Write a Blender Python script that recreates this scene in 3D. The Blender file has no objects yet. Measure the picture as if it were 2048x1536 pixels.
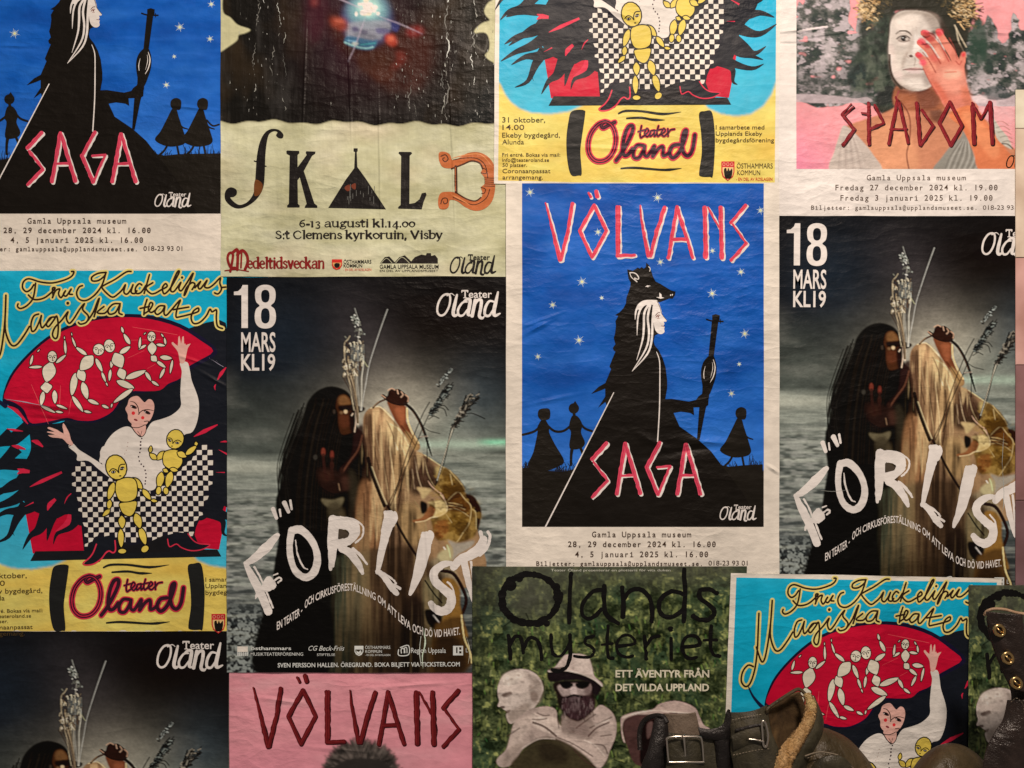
# A wall pasted over with theatre posters, leather boots on display in front of it.
# Units: the wall is laid out in millimetres, u to the right, v downwards; 1 unit = 1 mm.
import bpy, math, random
import numpy as np
from mathutils import Vector
from mathutils.geometry import tessellate_polygon, delaunay_2d_cdt
random.seed(7); RNG = np.random.RandomState(11)
S = bpy.context.scene
COL = S.collection
# ---------------------------------------------------------------- camera, light, exposure
DIST = 1700.0
cam = bpy.data.cameras.new('camera'); camo = bpy.data.objects.new('camera', cam); COL.objects.link(camo)
cam.sensor_width = 36; cam.lens = 36*DIST/2048; cam.clip_end = 50; cam.clip_start = 0.05
ZC0 = 1.55                                   # height of the picture centre above the floor
camo.location = (0, -DIST/1000, ZC0); camo.rotation_euler = (math.radians(90), 0, 0)
S.camera = camo
w = bpy.data.worlds.new('World'); S.world = w; w.use_nodes = True
bg = w.node_tree.nodes['Background']; bg.inputs[0].default_value = (1.0, .84, .72, 1); bg.inputs[1].default_value = 0.17
def area(name, loc, target, size, power, colr):
    l = bpy.data.lights.new(name, 'AREA'); l.shape = 'DISK'; l.size = size; l.energy = power; l.color = colr
    o = bpy.data.objects.new(name, l); COL.objects.link(o); o.location = loc
    o.rotation_euler = (Vector(target)-Vector(loc)).to_track_quat('-Z', 'Y').to_euler()
area('ceiling_lamp', (0.5, -2.35, ZC0+2.2), (0.1, 0, ZC0-.45), .4, 104, (1.0, .81, .67))
S.view_settings.view_transform = 'Standard'; S.view_settings.look = 'None'; S.view_settings.exposure = 0; S.view_settings.gamma = 1
S.render.engine = 'CYCLES'; S.render.resolution_x = 1024; S.render.resolution_y = 768
try: S.cycles.max_bounces = 4
except Exception: pass
# ---------------------------------------------------------------- colour
LT = np.array([.76, .64, .545])               # what the light does to a white surface mid-wall
def lin(c):
    c = np.asarray(c, float)/255.; return np.where(c <= .04045, c/12.92, ((c+.055)/1.055)**2.4)
def K(r, g=None, b=None):
    c = (r, g, b) if g is not None else r
    return tuple(np.clip(lin(c)/LT, .0025, .88))
# ---------------------------------------------------------------- materials
def nd(nt, t, **k):
    n = nt.nodes.new(t)
    for a, v in k.items(): setattr(n, a, v)
    return n
def relief_group(box=None):
    """Glued-paper relief as a height in world space: fine cockle, long soft waves and single folds."""
    g = bpy.data.node_groups.new('paper_relief', 'ShaderNodeTree')
    g.interface.new_socket('Height', in_out='OUTPUT', socket_type='NodeSocketFloat')
    out = nd(g, 'NodeGroupOutput'); geo = nd(g, 'ShaderNodeNewGeometry')
    def noise(sc, det, rough, stretch, rot=0):
        m = nd(g, 'ShaderNodeMapping'); m.inputs['Scale'].default_value = stretch; m.inputs['Rotation'].default_value = (0, rot, 0)
        g.links.new(geo.outputs['Position'], m.inputs['Vector'])
        n = nd(g, 'ShaderNodeTexNoise'); n.inputs['Scale'].default_value = sc; n.inputs['Detail'].default_value = det; n.inputs['Roughness'].default_value = rough
        g.links.new(m.outputs[0], n.inputs['Vector']); return n.outputs['Fac']
    def math_(op, a, b=None, c=None):
        m = nd(g, 'ShaderNodeMath', operation=op)
        for i, x in enumerate((a, b, c)):
            if x is None: continue
            if isinstance(x, (int, float)): m.inputs[i].default_value = x
            else: g.links.new(x, m.inputs[i])
        return m.outputs[0]
    def ridge(x, p):                                        # thin creases along the mid level of a noise
        return math_('POWER', math_('SUBTRACT', 1.0, math_('MINIMUM', math_('MULTIPLY', math_('ABSOLUTE', math_('SUBTRACT', x, .5)), 9.0), 1.0)), p)
    h = math_('MULTIPLY', noise(60, 3, .6, (.75, 1, 1.1), .15), .0010)
    h = math_('MULTIPLY_ADD', ridge(noise(7, 2, .5, (.7, 1, 1.8), .2), 2.0), .00042, h)
    h = math_('MULTIPLY_ADD', ridge(noise(15, 2, .5, (.5, 1, 1.6), -.3), 2.0), .00026, h)
    pm = nd(g, 'ShaderNodeMapRange'); pm.inputs[1].default_value = .38; pm.inputs[2].default_value = .62; pm.inputs[3].default_value = .3; pm.inputs[4].default_value = 1.25   # smooth and cockled patches
    g.links.new(noise(3.4, 2, .5, (1, 1, 1)), pm.inputs[0]); h = math_('MULTIPLY', h, pm.outputs[0])
    h = math_('MULTIPLY_ADD', noise(9, 3, .5, (1, 1, 1.6)), .0024, h)
    h = math_('MULTIPLY_ADD', noise(420, 2, .5, (1, 1, 1)), .00005, h)
    for (u, v, ang, ln, wd, amp) in [q for q in FOLDS if box and box[0]-20 < q[0] < box[2]+20 and box[1]-20 < q[1] < box[3]+20][:7]:
        m = nd(g, 'ShaderNodeMapping', vector_type='TEXTURE')
        m.inputs['Location'].default_value = ((u-1024)/1000, 0, ZC0+(768-v)/1000)
        m.inputs['Rotation'].default_value = (0, math.radians(ang), 0)
        m.inputs['Scale'].default_value = (ln/1000, 1, wd/1000)
        g.links.new(geo.outputs['Position'], m.inputs['Vector'])
        ln_ = nd(g, 'ShaderNodeVectorMath', operation='LENGTH'); g.links.new(m.outputs[0], ln_.inputs[0])
        e = math_('POWER', math_('MAXIMUM', math_('SUBTRACT', 1.0, ln_.outputs['Value']), 0.0), 1.5)
        h = math_('MULTIPLY_ADD', e, amp*1.5/1000, h)
    h = math_('MULTIPLY', h, 2.0); g.links.new(h, out.inputs[0]); return g
# single folds seen in the paper: centre u, v, angle, half length, half width, height (mm)
FOLDS = [(95,812,4,130,12,1.6),(110,838,3,120,8,-.8),(1075,655,-28,50,9,1.4),(1085,640,-20,60,6,.8),(1420,884,6,110,16,1.6),(1380,900,-8,130,14,-1.0),
 (1300,880,30,60,14,.8),(1545,938,35,22,7,1.2),(1590,62,-4,60,6,1.0),(1578,88,0,50,5,-.6),(1100,800,-12,80,8,.7),(870,1220,88,150,7,1.6),(856,1180,86,170,6,-.9),
 (905,1250,86,110,8,.9),(1020,655,10,22,6,1.3),(1550,900,60,30,6,.8),(30,92,2,60,6,.8),(380,215,6,70,6,.8),(700,170,88,160,4,.8),(760,330,89,200,4,.6),
 (905,300,88,220,4,.6),(610,150,92,140,4,.6),(1990,66,3,70,7,1.0),(1900,84,-5,60,5,.8),(1650,70,-8,60,5,.8),(430,760,30,60,7,.9),(385,720,18,60,6,.8),
 (300,895,4,70,10,.9),(1130,1100,20,90,14,.7),(1420,1090,-15,90,14,.7),(1780,360,3,150,10,.5),(230,480,3,140,12,.6),(650,260,2,160,12,.5),(560,430,6,100,10,.5),
 (850,500,-5,120,10,.5),(700,1500,5,150,9,.8),(820,1370,-4,120,7,.7),(560,1400,8,80,8,.8),(1590,560,80,60,8,.8),(1985,1000,85,110,6,.9),(1250,300,3,160,8,.6),(1240,30,20,80,10,.7)]
def paper_mat(name, box=None, rough=.46, spec=.2, bump=1.0, wear=.10, coat=0.0, streak=0.0):
    m = bpy.data.materials.new(name); m.use_nodes = True; nt = m.node_tree; b = nt.nodes['Principled BSDF']
    at = nd(nt, 'ShaderNodeAttribute', attribute_name='Col'); geo = nd(nt, 'ShaderNodeNewGeometry')
    n = nd(nt, 'ShaderNodeTexNoise'); n.inputs['Scale'].default_value = 38; n.inputs['Detail'].default_value = 6; n.inputs['Roughness'].default_value = .65
    nt.links.new(geo.outputs['Position'], n.inputs['Vector'])
    r = nd(nt, 'ShaderNodeMapRange'); r.inputs[1].default_value = .3; r.inputs[2].default_value = .7; r.inputs[3].default_value = 1-wear; r.inputs[4].default_value = 1+wear*.6
    nt.links.new(n.outputs['Fac'], r.inputs[0])
    mul = nd(nt, 'ShaderNodeVectorMath', operation='SCALE'); nt.links.new(at.outputs['Color'], mul.inputs[0]); nt.links.new(r.outputs[0], mul.inputs['Scale'])
    n3 = nd(nt, 'ShaderNodeTexNoise'); n3.inputs['Scale'].default_value = 5.5; n3.inputs['Detail'].default_value = 5; nt.links.new(geo.outputs['Position'], n3.inputs['Vector'])
    r3 = nd(nt, 'ShaderNodeMapRange'); r3.inputs[1].default_value = .35; r3.inputs[2].default_value = .7; r3.inputs[3].default_value = 1.06; r3.inputs[4].default_value = .84; nt.links.new(n3.outputs['Fac'], r3.inputs[0])
    mu2 = nd(nt, 'ShaderNodeVectorMath', operation='SCALE'); nt.links.new(mul.outputs[0], mu2.inputs[0]); nt.links.new(r3.outputs[0], mu2.inputs['Scale']); mul = mu2
    nt.links.new(mul.outputs[0], b.inputs['Base Color'])
    rr = nd(nt, 'ShaderNodeMapRange'); rr.inputs[3].default_value = rough-.08; rr.inputs[4].default_value = rough+.12
    nt.links.new(n.outputs['Fac'], rr.inputs[0]); nt.links.new(rr.outputs[0], b.inputs['Roughness'])
    b.inputs['Specular IOR Level'].default_value = spec; b.inputs['Coat Weight'].default_value = coat; b.inputs['Coat Roughness'].default_value = .25
    g = nd(nt, 'ShaderNodeGroup'); g.node_tree = relief_group(box)
    bp = nd(nt, 'ShaderNodeBump'); bp.inputs['Strength'].default_value = 1.0; bp.inputs['Distance'].default_value = bump
    h = g.outputs[0]
    if streak:                                               # upright shrivelled creases
        mp = nd(nt, 'ShaderNodeMapping'); mp.inputs['Scale'].default_value = (6, 1, .7); nt.links.new(geo.outputs['Position'], mp.inputs['Vector'])
        s = nd(nt, 'ShaderNodeTexNoise'); s.inputs['Scale'].default_value = 14; s.inputs['Detail'].default_value = 4; nt.links.new(mp.outputs[0], s.inputs['Vector'])
        ma = nd(nt, 'ShaderNodeMath', operation='MULTIPLY_ADD'); ma.inputs[1].default_value = streak; nt.links.new(s.outputs['Fac'], ma.inputs[0]); nt.links.new(h, ma.inputs[2]); h = ma.outputs[0]
    nt.links.new(h, bp.inputs['Height']); nt.links.new(bp.outputs[0], b.inputs['Normal'])
    return m
MK = dict(plain=dict(), skald=dict(rough=.42, spec=.14, wear=.12, streak=.0011), dark=dict(rough=.40, spec=.14, bump=.9, wear=.10, coat=.0))
# ---------------------------------------------------------------- affine maps
class Zoom:
    """A tracing frame: reads off (x0 + x/s, y0 + y/s), then an optional affine into the poster's own layout."""
    def __init__(s, x0, y0, sc, A=None): s.o = np.array([x0, y0], float); s.s = sc; s.A = A
    def __call__(s, p):
        p = np.asarray(p, float).reshape(-1, 2)/s.s+s.o
        return p if s.A is None else ap(s.A, p)
def ap(A, p): return p@A[:, :2].T+A[:, 2]
def fit(src, dst):
    src = np.asarray(src, float); dst = np.asarray(dst, float)
    X = np.c_[src, np.ones(len(src))]; return np.linalg.lstsq(X, dst, rcond=None)[0].T
def inv(A):
    L = np.linalg.inv(A[:, :2]); return np.c_[L, -L@A[:, 2]]
I3 = np.array([[1., 0, 0], [0, 1., 0]])
PX = Zoom(0, 0, 1)
def smooth(p, closed=True, n=5):
    p = np.asarray(p, float); N = len(p)
    if N < 3: return p
    out = []
    t = (np.arange(n)/n)[:, None]
    for i in range(N if closed else N-1):
        if closed: a, b, c, d = p[(i-1) % N], p[i], p[(i+1) % N], p[(i+2) % N]
        else: a, b, c, d = p[max(i-1, 0)], p[i], p[i+1], p[min(i+2, N-1)]
        out.append(.5*((2*b)+(c-a)*t+(2*a-5*b+4*c-d)*t**2+(3*b-a-3*c+d)*t**3))
    if not closed: out.append(p[-1:])
    return np.concatenate(out)
# ---------------------------------------------------------------- meshes
def new_obj(name, v, f, mat, parent=None, colors=None, smooth_shade=False, stuff=False):
    me = bpy.data.meshes.new(name); me.from_pydata([tuple(x) for x in v], [], f)
    if colors is not None:
        a = me.color_attributes.new('Col', 'FLOAT_COLOR', 'POINT')
        c = np.ones((len(v), 4), np.float32); c[:, :3] = colors; a.data.foreach_set('color', c.ravel())
    me.materials.append(mat)
    if smooth_shade: me.polygons.foreach_set('use_smooth', [True]*len(me.polygons))
    me.update()
    o = bpy.data.objects.new(name, me); COL.objects.link(o)
    if parent is not None: o.parent = parent
    return o
def world(p, z):
    p = np.asarray(p, float); z = np.broadcast_to(np.asarray(z, float), (len(p),))
    return np.c_[(p[:, 0]-1024)/1000, -z/1000, ZC0+(768-p[:, 1])/1000]
class Part:
    def __init__(s): s.v = []; s.f = []; s.c = []; s.n = 0
    def add(s, v3, faces, col):
        s.v.append(v3); s.f += [tuple(i+s.n for i in f) for f in faces]
        s.c.append(np.broadcast_to(np.asarray(col, float), (len(v3), 3))); s.n += len(v3)
GLYPH = {}
def glyphs(txt, bold=0.0, shear=0.0):
    k = (txt, bold, shear)
    if k not in GLYPH:
        c = bpy.data.curves.new('lettering', 'FONT'); c.body = txt; c.offset = bold; c.resolution_u = 3; c.shear = shear
        o = bpy.data.objects.new('lettering', c); COL.objects.link(o)
        dg = bpy.context.evaluated_depsgraph_get(); e = o.evaluated_get(dg); me = e.to_mesh()
        v = np.array([x.co[:2] for x in me.vertices]) if len(me.vertices) else np.zeros((0, 2))
        f = [tuple(p.vertices) for p in me.polygons]
        e.to_mesh_clear(); bpy.data.objects.remove(o); bpy.data.curves.remove(c); GLYPH[k] = (v, f)
    return GLYPH[k]
CAP = glyphs('H')[0][:, 1].max()
class Poster:
    def __init__(s, A, z, label, group, mat, box):
        s.A = A; s.z = z; s.n = 0; s.parts = {}; s.order = []; s.names = {}
        s.mat = paper_mat('poster_paper', box=box, **MK[mat])
        s.root = bpy.data.objects.new('poster', None); COL.objects.link(s.root)
        s.root['label'] = label; s.root['category'] = 'poster'
        if group: s.root['group'] = group
        s.cur = ('print', 0); s.Z = PX
    def part(s, name, new=False):
        if new: s.names[name] = s.names.get(name, 0)+1; k = (name, s.names[name])
        else: k = (name, s.names.get(name, 0))
        name = k; s.cur = name
        if name not in s.parts: s.parts[name] = Part(); s.order.append(name)
        return s.parts[name]
    def _z(s): s.n += 1; return s.z+.12+s.n*.0018
    def _add(s, p, faces, col, dz=0):
        s.parts.setdefault(s.cur, Part()).add(world(ap(s.A, p), s._z()+dz), faces, col)
        if s.cur not in s.order: s.order.append(s.cur)
    def fill(s, pts, col, sm=True, n=4, holes=(), jit=0):
        p = s.Z(pts); p = smooth(p, True, n) if sm else p
        if jit: p = p+RNG.normal(0, jit, p.shape)
        loops = [p]+[smooth(s.Z(h), True, n) if sm else s.Z(h) for h in holes]
        tris = tessellate_polygon([[Vector((x, y, 0)) for x, y in L] for L in loops])
        s._add(np.concatenate(loops), [tuple(t) for t in tris], col)
    def ell(s, cx, cy, rx, ry, col, rot=0, line=None, lw=6):
        t = np.linspace(0, 2*np.pi, 17)[:-1]; a = math.radians(rot)
        x = rx*np.cos(t); y = ry*np.sin(t)
        pts = np.c_[cx+x*math.cos(a)-y*math.sin(a), cy+x*math.sin(a)+y*math.cos(a)]
        s.fill(pts, col, sm=False)
        if line is not None: s.stroke(pts, lw, line, closed=True, sm=False)
    def stroke(s, pts, w, col, closed=False, sm=True, taper=None, n=4, jit=0, cap=True, z=None):
        zs = s.Z.s; p = s.Z(pts)
        if s.Z.A is not None: zs = zs/math.sqrt(abs(np.linalg.det(s.Z.A[:, :2])))
        if sm: p = smooth(p, closed, n)
        elif len(p) > 1 and jit:                             # cut long straight strokes so that their edges can be rough
            q = [p[:1]]
            for a, b in zip(p[:-1], p[1:]):
                k = max(1, int(np.linalg.norm(b-a)/7)); q.append(a+(b-a)*(np.arange(1, k+1)/k)[:, None])
            p = np.concatenate(q)
        N = len(p)
        if N < 2: return
        if closed: t = np.roll(p, -1, 0)-np.roll(p, 1, 0)
        else: t = np.gradient(p, axis=0)
        t /= np.maximum(np.linalg.norm(t, axis=1), 1e-6)[:, None]; nn = np.c_[-t[:, 1], t[:, 0]]
        w = w/zs/2
        if taper: ww = w*np.interp(np.linspace(0, 1, N), np.linspace(0, 1, len(taper)), taper)
        else: ww = np.full(N, w)
        wl = ww+(RNG.normal(0, jit/zs, N) if jit else 0); wr = ww+(RNG.normal(0, jit/zs, N) if jit else 0)
        L = p+nn*wl[:, None]; R = p-nn*wr[:, None]
        dL = np.diff(L, axis=0); dR = np.diff(R, axis=0); dp = np.diff(p, axis=0)
        bad = ((dL*dp).sum(1) < 0).any() or ((dR*dp).sum(1) < 0).any()
        if not bad and N > 6:                                # does the stroke cross or touch itself?
            D = np.linalg.norm(p[:, None]-p[None], axis=2); cum = np.r_[0, np.cumsum(np.linalg.norm(dp, axis=1))]
            arc = np.abs(cum[:, None]-cum[None]); lim = ww[:, None]+ww[None]
            if closed: arc = np.minimum(arc, cum[-1]+np.linalg.norm(p[0]-p[-1])-arc)
            bad = ((D < lim) & (arc > lim*1.7+1)).any()
        if bad: return s._union(p, ww if not jit else (wl+wr)/2, closed, cap, col)
        f = [(i, i+1, N+i+1, N+i) for i in range(N-1)]
        if closed: f.append((N-1, 0, N, 2*N-1))
        v = np.concatenate([L, R])
        if cap and not closed:
            for e, sg in ((0, -1), (N-1, 1)):
                r = ww[e]
                if r*zs < 1: continue
                k = len(v); a = np.linspace(-np.pi/2, np.pi/2, 5)[1:-1]
                v = np.concatenate([v, p[e]+sg*t[e]*r*np.cos(a)[:, None]*.8+nn[e]*r*np.sin(a)[:, None]])
                f.append((N+e, k, k+1, k+2, e))
        s._add(v, f, col)
    def _union(s, p, ww, closed, cap, col):
        """Outline of a stroke that folds over itself, as one clean sheet of triangles without overlaps."""
        V = []; F = []; k = 0; N = len(p); th = np.linspace(0, 2*np.pi, 11)[:-1]; c8 = np.c_[np.cos(th), np.sin(th)]
        for i in range(N if closed else N-1):
            j = (i+1) % N; d = p[j]-p[i]; l = np.linalg.norm(d)
            if l < 1e-4: continue
            n = np.array([-d[1], d[0]])/l
            V += [p[i]+n*ww[i], p[i]-n*ww[i], p[j]-n*ww[j], p[j]+n*ww[j]]; F.append([k, k+1, k+2, k+3]); k += 4
        for i in range(N if cap or closed else N):
            if ww[i] < .25: continue
            if not cap and not closed and i in (0, N-1): continue
            V += list(p[i]+c8*ww[i]); F.append(list(range(k, k+10))); k += 10
        r = delaunay_2d_cdt([Vector(q) for q in V], [], F, 0, 1e-4, True)
        rv = np.array([q[:] for q in r[0]]); q2 = np.roll(p, -1, 0) if closed else p[1:]; q1 = p if closed else p[:-1]; w1 = np.maximum(ww[:len(q1)], np.roll(ww, -1)[:len(q1)])
        tri = [tuple(t) for t, o in zip(r[2], r[5]) if o]
        cc = rv[np.array(tri)].mean(1); d = q2-q1; L = np.maximum((d*d).sum(1), 1e-9)
        u = np.clip(((cc[:, None]-q1[None])*d[None]).sum(2)/L, 0, 1); ok = (np.linalg.norm(q1[None]+d[None]*u[..., None]-cc[:, None], axis=2) < w1*1.12+.3).any(1)
        tri = [t for t, k in zip(tri, ok) if k]; used = sorted({i for t in tri for i in t}); m = {a: b for b, a in enumerate(used)}
        s._add(np.array([r[0][i][:] for i in used]), [tuple(m[i] for i in t) for t in tri], col)
    def text(s, txt, x0, x1, y, cap, col, bold=0.0, shear=0.0, base=None, slope=0):
        """One line: left and right ends, baseline and capital height in the current frame; base bends the baseline."""
        if s.cur[0] == 'info_lettering': s.part('info_lettering', True)
        v, f = glyphs(txt, bold, shear)
        if not len(v): return
        q = v.copy(); a, b = v[:, 0].min(), v[:, 0].max()
        q[:, 0] = x0+(v[:, 0]-a)/(b-a)*(x1-x0); h = v[:, 1]/CAP*cap
        if base is not None:
            bp = np.asarray(base, float); q[:, 1] = np.interp(q[:, 0], bp[:, 0], bp[:, 1])-h
        else: q[:, 1] = y+(q[:, 0]-x0)*slope-h
        s._add(s.Z(q), f, col)
    def mono(s, txt, x0, x1, y, cap, col, bold=.011, slope=0):
        """Typewriter line: every character in a cell of equal width, dotted noughts."""
        if s.cur[0] == 'info_lettering': s.part('info_lettering', True)
        n = len(txt); cw = (x1-x0)/n
        V = []; F = []; k = 0
        for i, ch in enumerate(txt):
            if ch == ' ': continue
            v, f = glyphs(ch, bold)
            sc = cap/CAP; q = v*sc; wd = q[:, 0].max()-q[:, 0].min(); m = min(1, cw*.86/wd) if wd > 0 else 1
            cx = (q[:, 0].max()+q[:, 0].min())/2
            X = x0+(i+.5)*cw+(q[:, 0]-cx)*m
            V.append(np.c_[X, y+(X-x0)*slope-q[:, 1]]); F += [tuple(j+k for j in ff) for ff in f]; k += len(v)
            cx = x0+(i+.5)*cw; r = cap*.09
            if ch == '0':
                yy = y-cap/2+(cx-x0)*slope; V.append(np.array([[cx-r, yy-r*1.4], [cx+r, yy-r*1.4], [cx+r, yy+r*1.4], [cx-r, yy+r*1.4]])); F.append((k, k+1, k+2, k+3)); k += 4
            if ch in 'il':
                yy = y+(cx-x0)*slope; hw = cw*.34
                V.append(np.array([[cx-hw, yy-r*1.1], [cx+hw, yy-r*1.1], [cx+hw, yy], [cx-hw, yy]])); F.append((k, k+1, k+2, k+3)); k += 4
                top = cap*(.75 if ch == 'i' else 1.0)
                V.append(np.array([[cx-hw, yy-top], [cx, yy-top], [cx, yy-top+r*1.1], [cx-hw, yy-top+r*1.1]])); F.append((k, k+1, k+2, k+3)); k += 4
        s._add(s.Z(np.concatenate(V)), F, col)
    def sheet(s, x0, y0, x1, y1, col=None, step=24, canvas=None, thick=.35, name='paper', z=0, wob=.5):
        """The paper itself: a thin slab with real edges; canvas gives the printed picture, else one colour."""
        if canvas is not None: step = canvas.g
        nx = max(2, int(round((x1-x0)/step))+1); ny = max(2, int(round((y1-y0)/step))+1)
        gx = np.linspace(x0, x1, nx); gy = np.linspace(y0, y1, ny)
        if not hasattr(s, 'rect'): s.rect = (x0, y0, x1, y1)
        if canvas is None:
            q = np.array([1.2, 2.6, 4.2, 6]); gx = np.unique(np.r_[gx, x0+q, x1-q]); gy = np.unique(np.r_[gy, y0+q, y1-q]); nx, ny = len(gx), len(gy)
        X, Y = np.meshgrid(gx, gy); p = np.c_[X.ravel(), Y.ravel()]
        wv = lambda a, q: wob*(np.sin(a/83.+q)+.6*np.sin(a/31.+2*q))*.7
        e = np.zeros_like(p); fx = (X.ravel()-x0)/(x1-x0); fy = (Y.ravel()-y0)/(y1-y0)
        e[:, 0] = np.where(fx < .001, wv(p[:, 1], x0), 0)+np.where(fx > .999, wv(p[:, 1], x1), 0)
        e[:, 1] = np.where(fy < .001, wv(p[:, 0], y0), 0)+np.where(fy > .999, wv(p[:, 0], y1), 0)
        a0, b0, a1, b1 = s.rect; dd = np.minimum(np.minimum(p[:, 0]-a0, a1-p[:, 0]), np.minimum(p[:, 1]-b0, b1-p[:, 1]))
        wvy = np.sin(p[:, 0]/37+s.z*3)*np.sin(p[:, 1]/53+s.z)+.5*np.sin(p[:, 0]/11+p[:, 1]/14.)
        z0 = s.z+z+np.clip(1-dd/5., 0, 1)**2*np.clip(wvy+.1, 0, 1.4)*.7; v = world(ap(s.A, p+e), z0)
        idx = np.arange(nx*ny).reshape(ny, nx)
        f = np.stack([idx[:-1, :-1], idx[1:, :-1], idx[1:, 1:], idx[:-1, 1:]], -1).reshape(-1, 4).tolist()
        ring = np.concatenate([idx[0, :], idx[1:, -1], idx[-1, -2::-1], idx[-2:0:-1, 0]]); k = len(v)
        v2 = v[ring].copy(); v2[:, 1] += thick/1000
        n = len(ring); f += [[int(ring[i]), int(ring[(i+1) % n]), k+(i+1) % n, k+i] for i in range(n)]
        if canvas is not None: c = canvas.sample(X, Y).reshape(-1, 3)
        elif callable(col): c = col(p)
        else: c = np.tile(np.array(col), (len(p), 1))
        edge = np.tile(np.array(K(200, 185, 165))*.8, (n, 1))
        new_obj(name, np.concatenate([v, v2]), f, s.mat, s.root, np.concatenate([c, edge]))
    def done(s):
        for nm in s.order:
            q = s.parts[nm]
            if q.n: new_obj(nm[0], np.concatenate(q.v), q.f, s.mat, s.root, np.concatenate(q.c))
# ---------------------------------------------------------------- a small painter for the printed photographs
def vnoise(h, w, sx, sy=None, seed=0, oct=3, pers=.5):
    sy = sy or sx; r = np.random.RandomState(seed); out = np.zeros((h, w)); a = 1; tot = 0
    for o in range(oct):
        gx = max(2, int(w/(sx/2**o))+2); gy = max(2, int(h/(sy/2**o))+2); g = r.rand(gy, gx)
        y = np.linspace(0, gy-1.001, h); x = np.linspace(0, gx-1.001, w); yi = y.astype(int); xi = x.astype(int)
        fy = (y-yi)[:, None]; fx = (x-xi)[None]; fy = fy*fy*(3-2*fy); fx = fx*fx*(3-2*fx)
        out += a*((g[yi][:, xi]*(1-fx)+g[yi][:, xi+1]*fx)*(1-fy)+(g[yi+1][:, xi]*(1-fx)+g[yi+1][:, xi+1]*fx)*fy); tot += a; a *= pers
    return out/tot
def blur1(m, r):
    if r < .3: return m
    k = int(math.ceil(r*2.5)); x = np.arange(-k, k+1); g = np.exp(-x*x/(2*r*r)); g /= g.sum()
    m = np.pad(m, k, mode='edge')
    o = sum(g[i]*m[i:m.shape[0]-2*k+i, :] for i in range(2*k+1)); return sum(g[i]*o[:, i:o.shape[1]-2*k+i] for i in range(2*k+1))
class Canvas:
    def __init__(s, x0, y0, x1, y1, g, col):
        s.x0, s.y0, s.g = x0, y0, g; s.W = int((x1-x0)/g)+1; s.H = int((y1-y0)/g)+1
        s.a = np.tile(lin(col), (s.H, s.W, 1)); s.Z = PX; s.X = x0+np.arange(s.W)*g; s.Y = y0+np.arange(s.H)*g
    def put(s, m, col, sl, alpha=1):
        c = lin(col) if not (isinstance(col, np.ndarray) and col.ndim == 3) else col
        s.a[sl] = s.a[sl]*(1-m[..., None]*alpha)+c*(m[..., None]*alpha)
    def mask(s, p, blur):
        pad = blur*2.6/s.g+2
        i0 = int(max(0, (p[:, 0].min()-s.x0)/s.g-pad)); i1 = int(min(s.W, (p[:, 0].max()-s.x0)/s.g+pad+1))
        j0 = int(max(0, (p[:, 1].min()-s.y0)/s.g-pad)); j1 = int(min(s.H, (p[:, 1].max()-s.y0)/s.g+pad+1))
        if i1 <= i0 or j1 <= j0: return None, None
        m = np.zeros((j1-j0, i1-i0)); q = np.roll(p, -1, 0); xs = np.arange(i0, i1)
        for j in range(j0, j1):
            for sub in (-.25, .25):
                y = s.y0+(j+sub)*s.g; cr = (p[:, 1] <= y) != (q[:, 1] <= y)
                if not cr.any(): continue
                a = p[cr]; b = q[cr]; xi = np.sort((a[:, 0]+(y-a[:, 1])/(b[:, 1]-a[:, 1])*(b[:, 0]-a[:, 0])-s.x0)/s.g)
                for k in range(0, len(xi)-1, 2):
                    m[j-j0] += .5*np.clip(np.minimum(xs+.5, xi[k+1])-np.maximum(xs-.5, xi[k]), 0, 1)
        return blur1(np.clip(m, 0, 1), blur/s.g), (slice(j0, j1), slice(i0, i1))
    def fill(s, pts, col, blur=1.0, alpha=1, sm=True, tex=None):
        p = s.Z(pts); p = smooth(p, True, 4) if sm else p
        m, sl = s.mask(p, blur*.55)
        if m is None: return
        if tex is not None: m = m*tex[sl]
        s.put(m, col, sl, alpha)
    def ell(s, cx, cy, rx, ry, col, blur=1.0, alpha=1, rot=0):
        t = np.linspace(0, 2*np.pi, 21)[:-1]; a = math.radians(rot); x = rx*np.cos(t); y = ry*np.sin(t)
        s.fill(np.c_[cx+x*math.cos(a)-y*math.sin(a), cy+x*math.sin(a)+y*math.cos(a)], col, blur, alpha, False)
    def line(s, pts, w, col, alpha=1, blur=.5, sm=True, taper=None):
        p = s.Z(pts); p = smooth(p, False, 4) if sm else p; w = w/s.Z.s; pad = w+blur*2+2*s.g
        i0 = int(max(0, (p[:, 0].min()-pad-s.x0)/s.g)); i1 = int(min(s.W, (p[:, 0].max()+pad-s.x0)/s.g+1))
        j0 = int(max(0, (p[:, 1].min()-pad-s.y0)/s.g)); j1 = int(min(s.H, (p[:, 1].max()+pad-s.y0)/s.g+1))
        if i1 <= i0 or j1 <= j0: return
        X, Y = np.meshgrid(s.X[i0:i1], s.Y[j0:j1]); m = np.zeros(X.shape); N = len(p)-1
        for k in range(N):
            a = p[k]; b = p[k+1]; d = b-a; L = max(d@d, 1e-9); t = np.clip(((X-a[0])*d[0]+(Y-a[1])*d[1])/L, 0, 1)
            ww = w if taper is None else w*np.interp((k+.5)/N, np.linspace(0, 1, len(taper)), taper)
            D = np.hypot(X-a[0]-t*d[0], Y-a[1]-t*d[1]); e = max(s.g*.6, blur*.6)
            if ww < 2*s.g: R = 1.05*s.g+ww*.22; m = np.maximum(m, np.clip(1-D/R, 0, 1)*min(1, 1.3*ww/R))
            else: m = np.maximum(m, np.clip((ww/2-D)/e+.5, 0, 1))
        s.put(m, col, (slice(j0, j1), slice(i0, i1)), alpha)
    def full(s, m, col, alpha=1): s.put(m, col, (slice(0, s.H), slice(0, s.W)), alpha)
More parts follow.
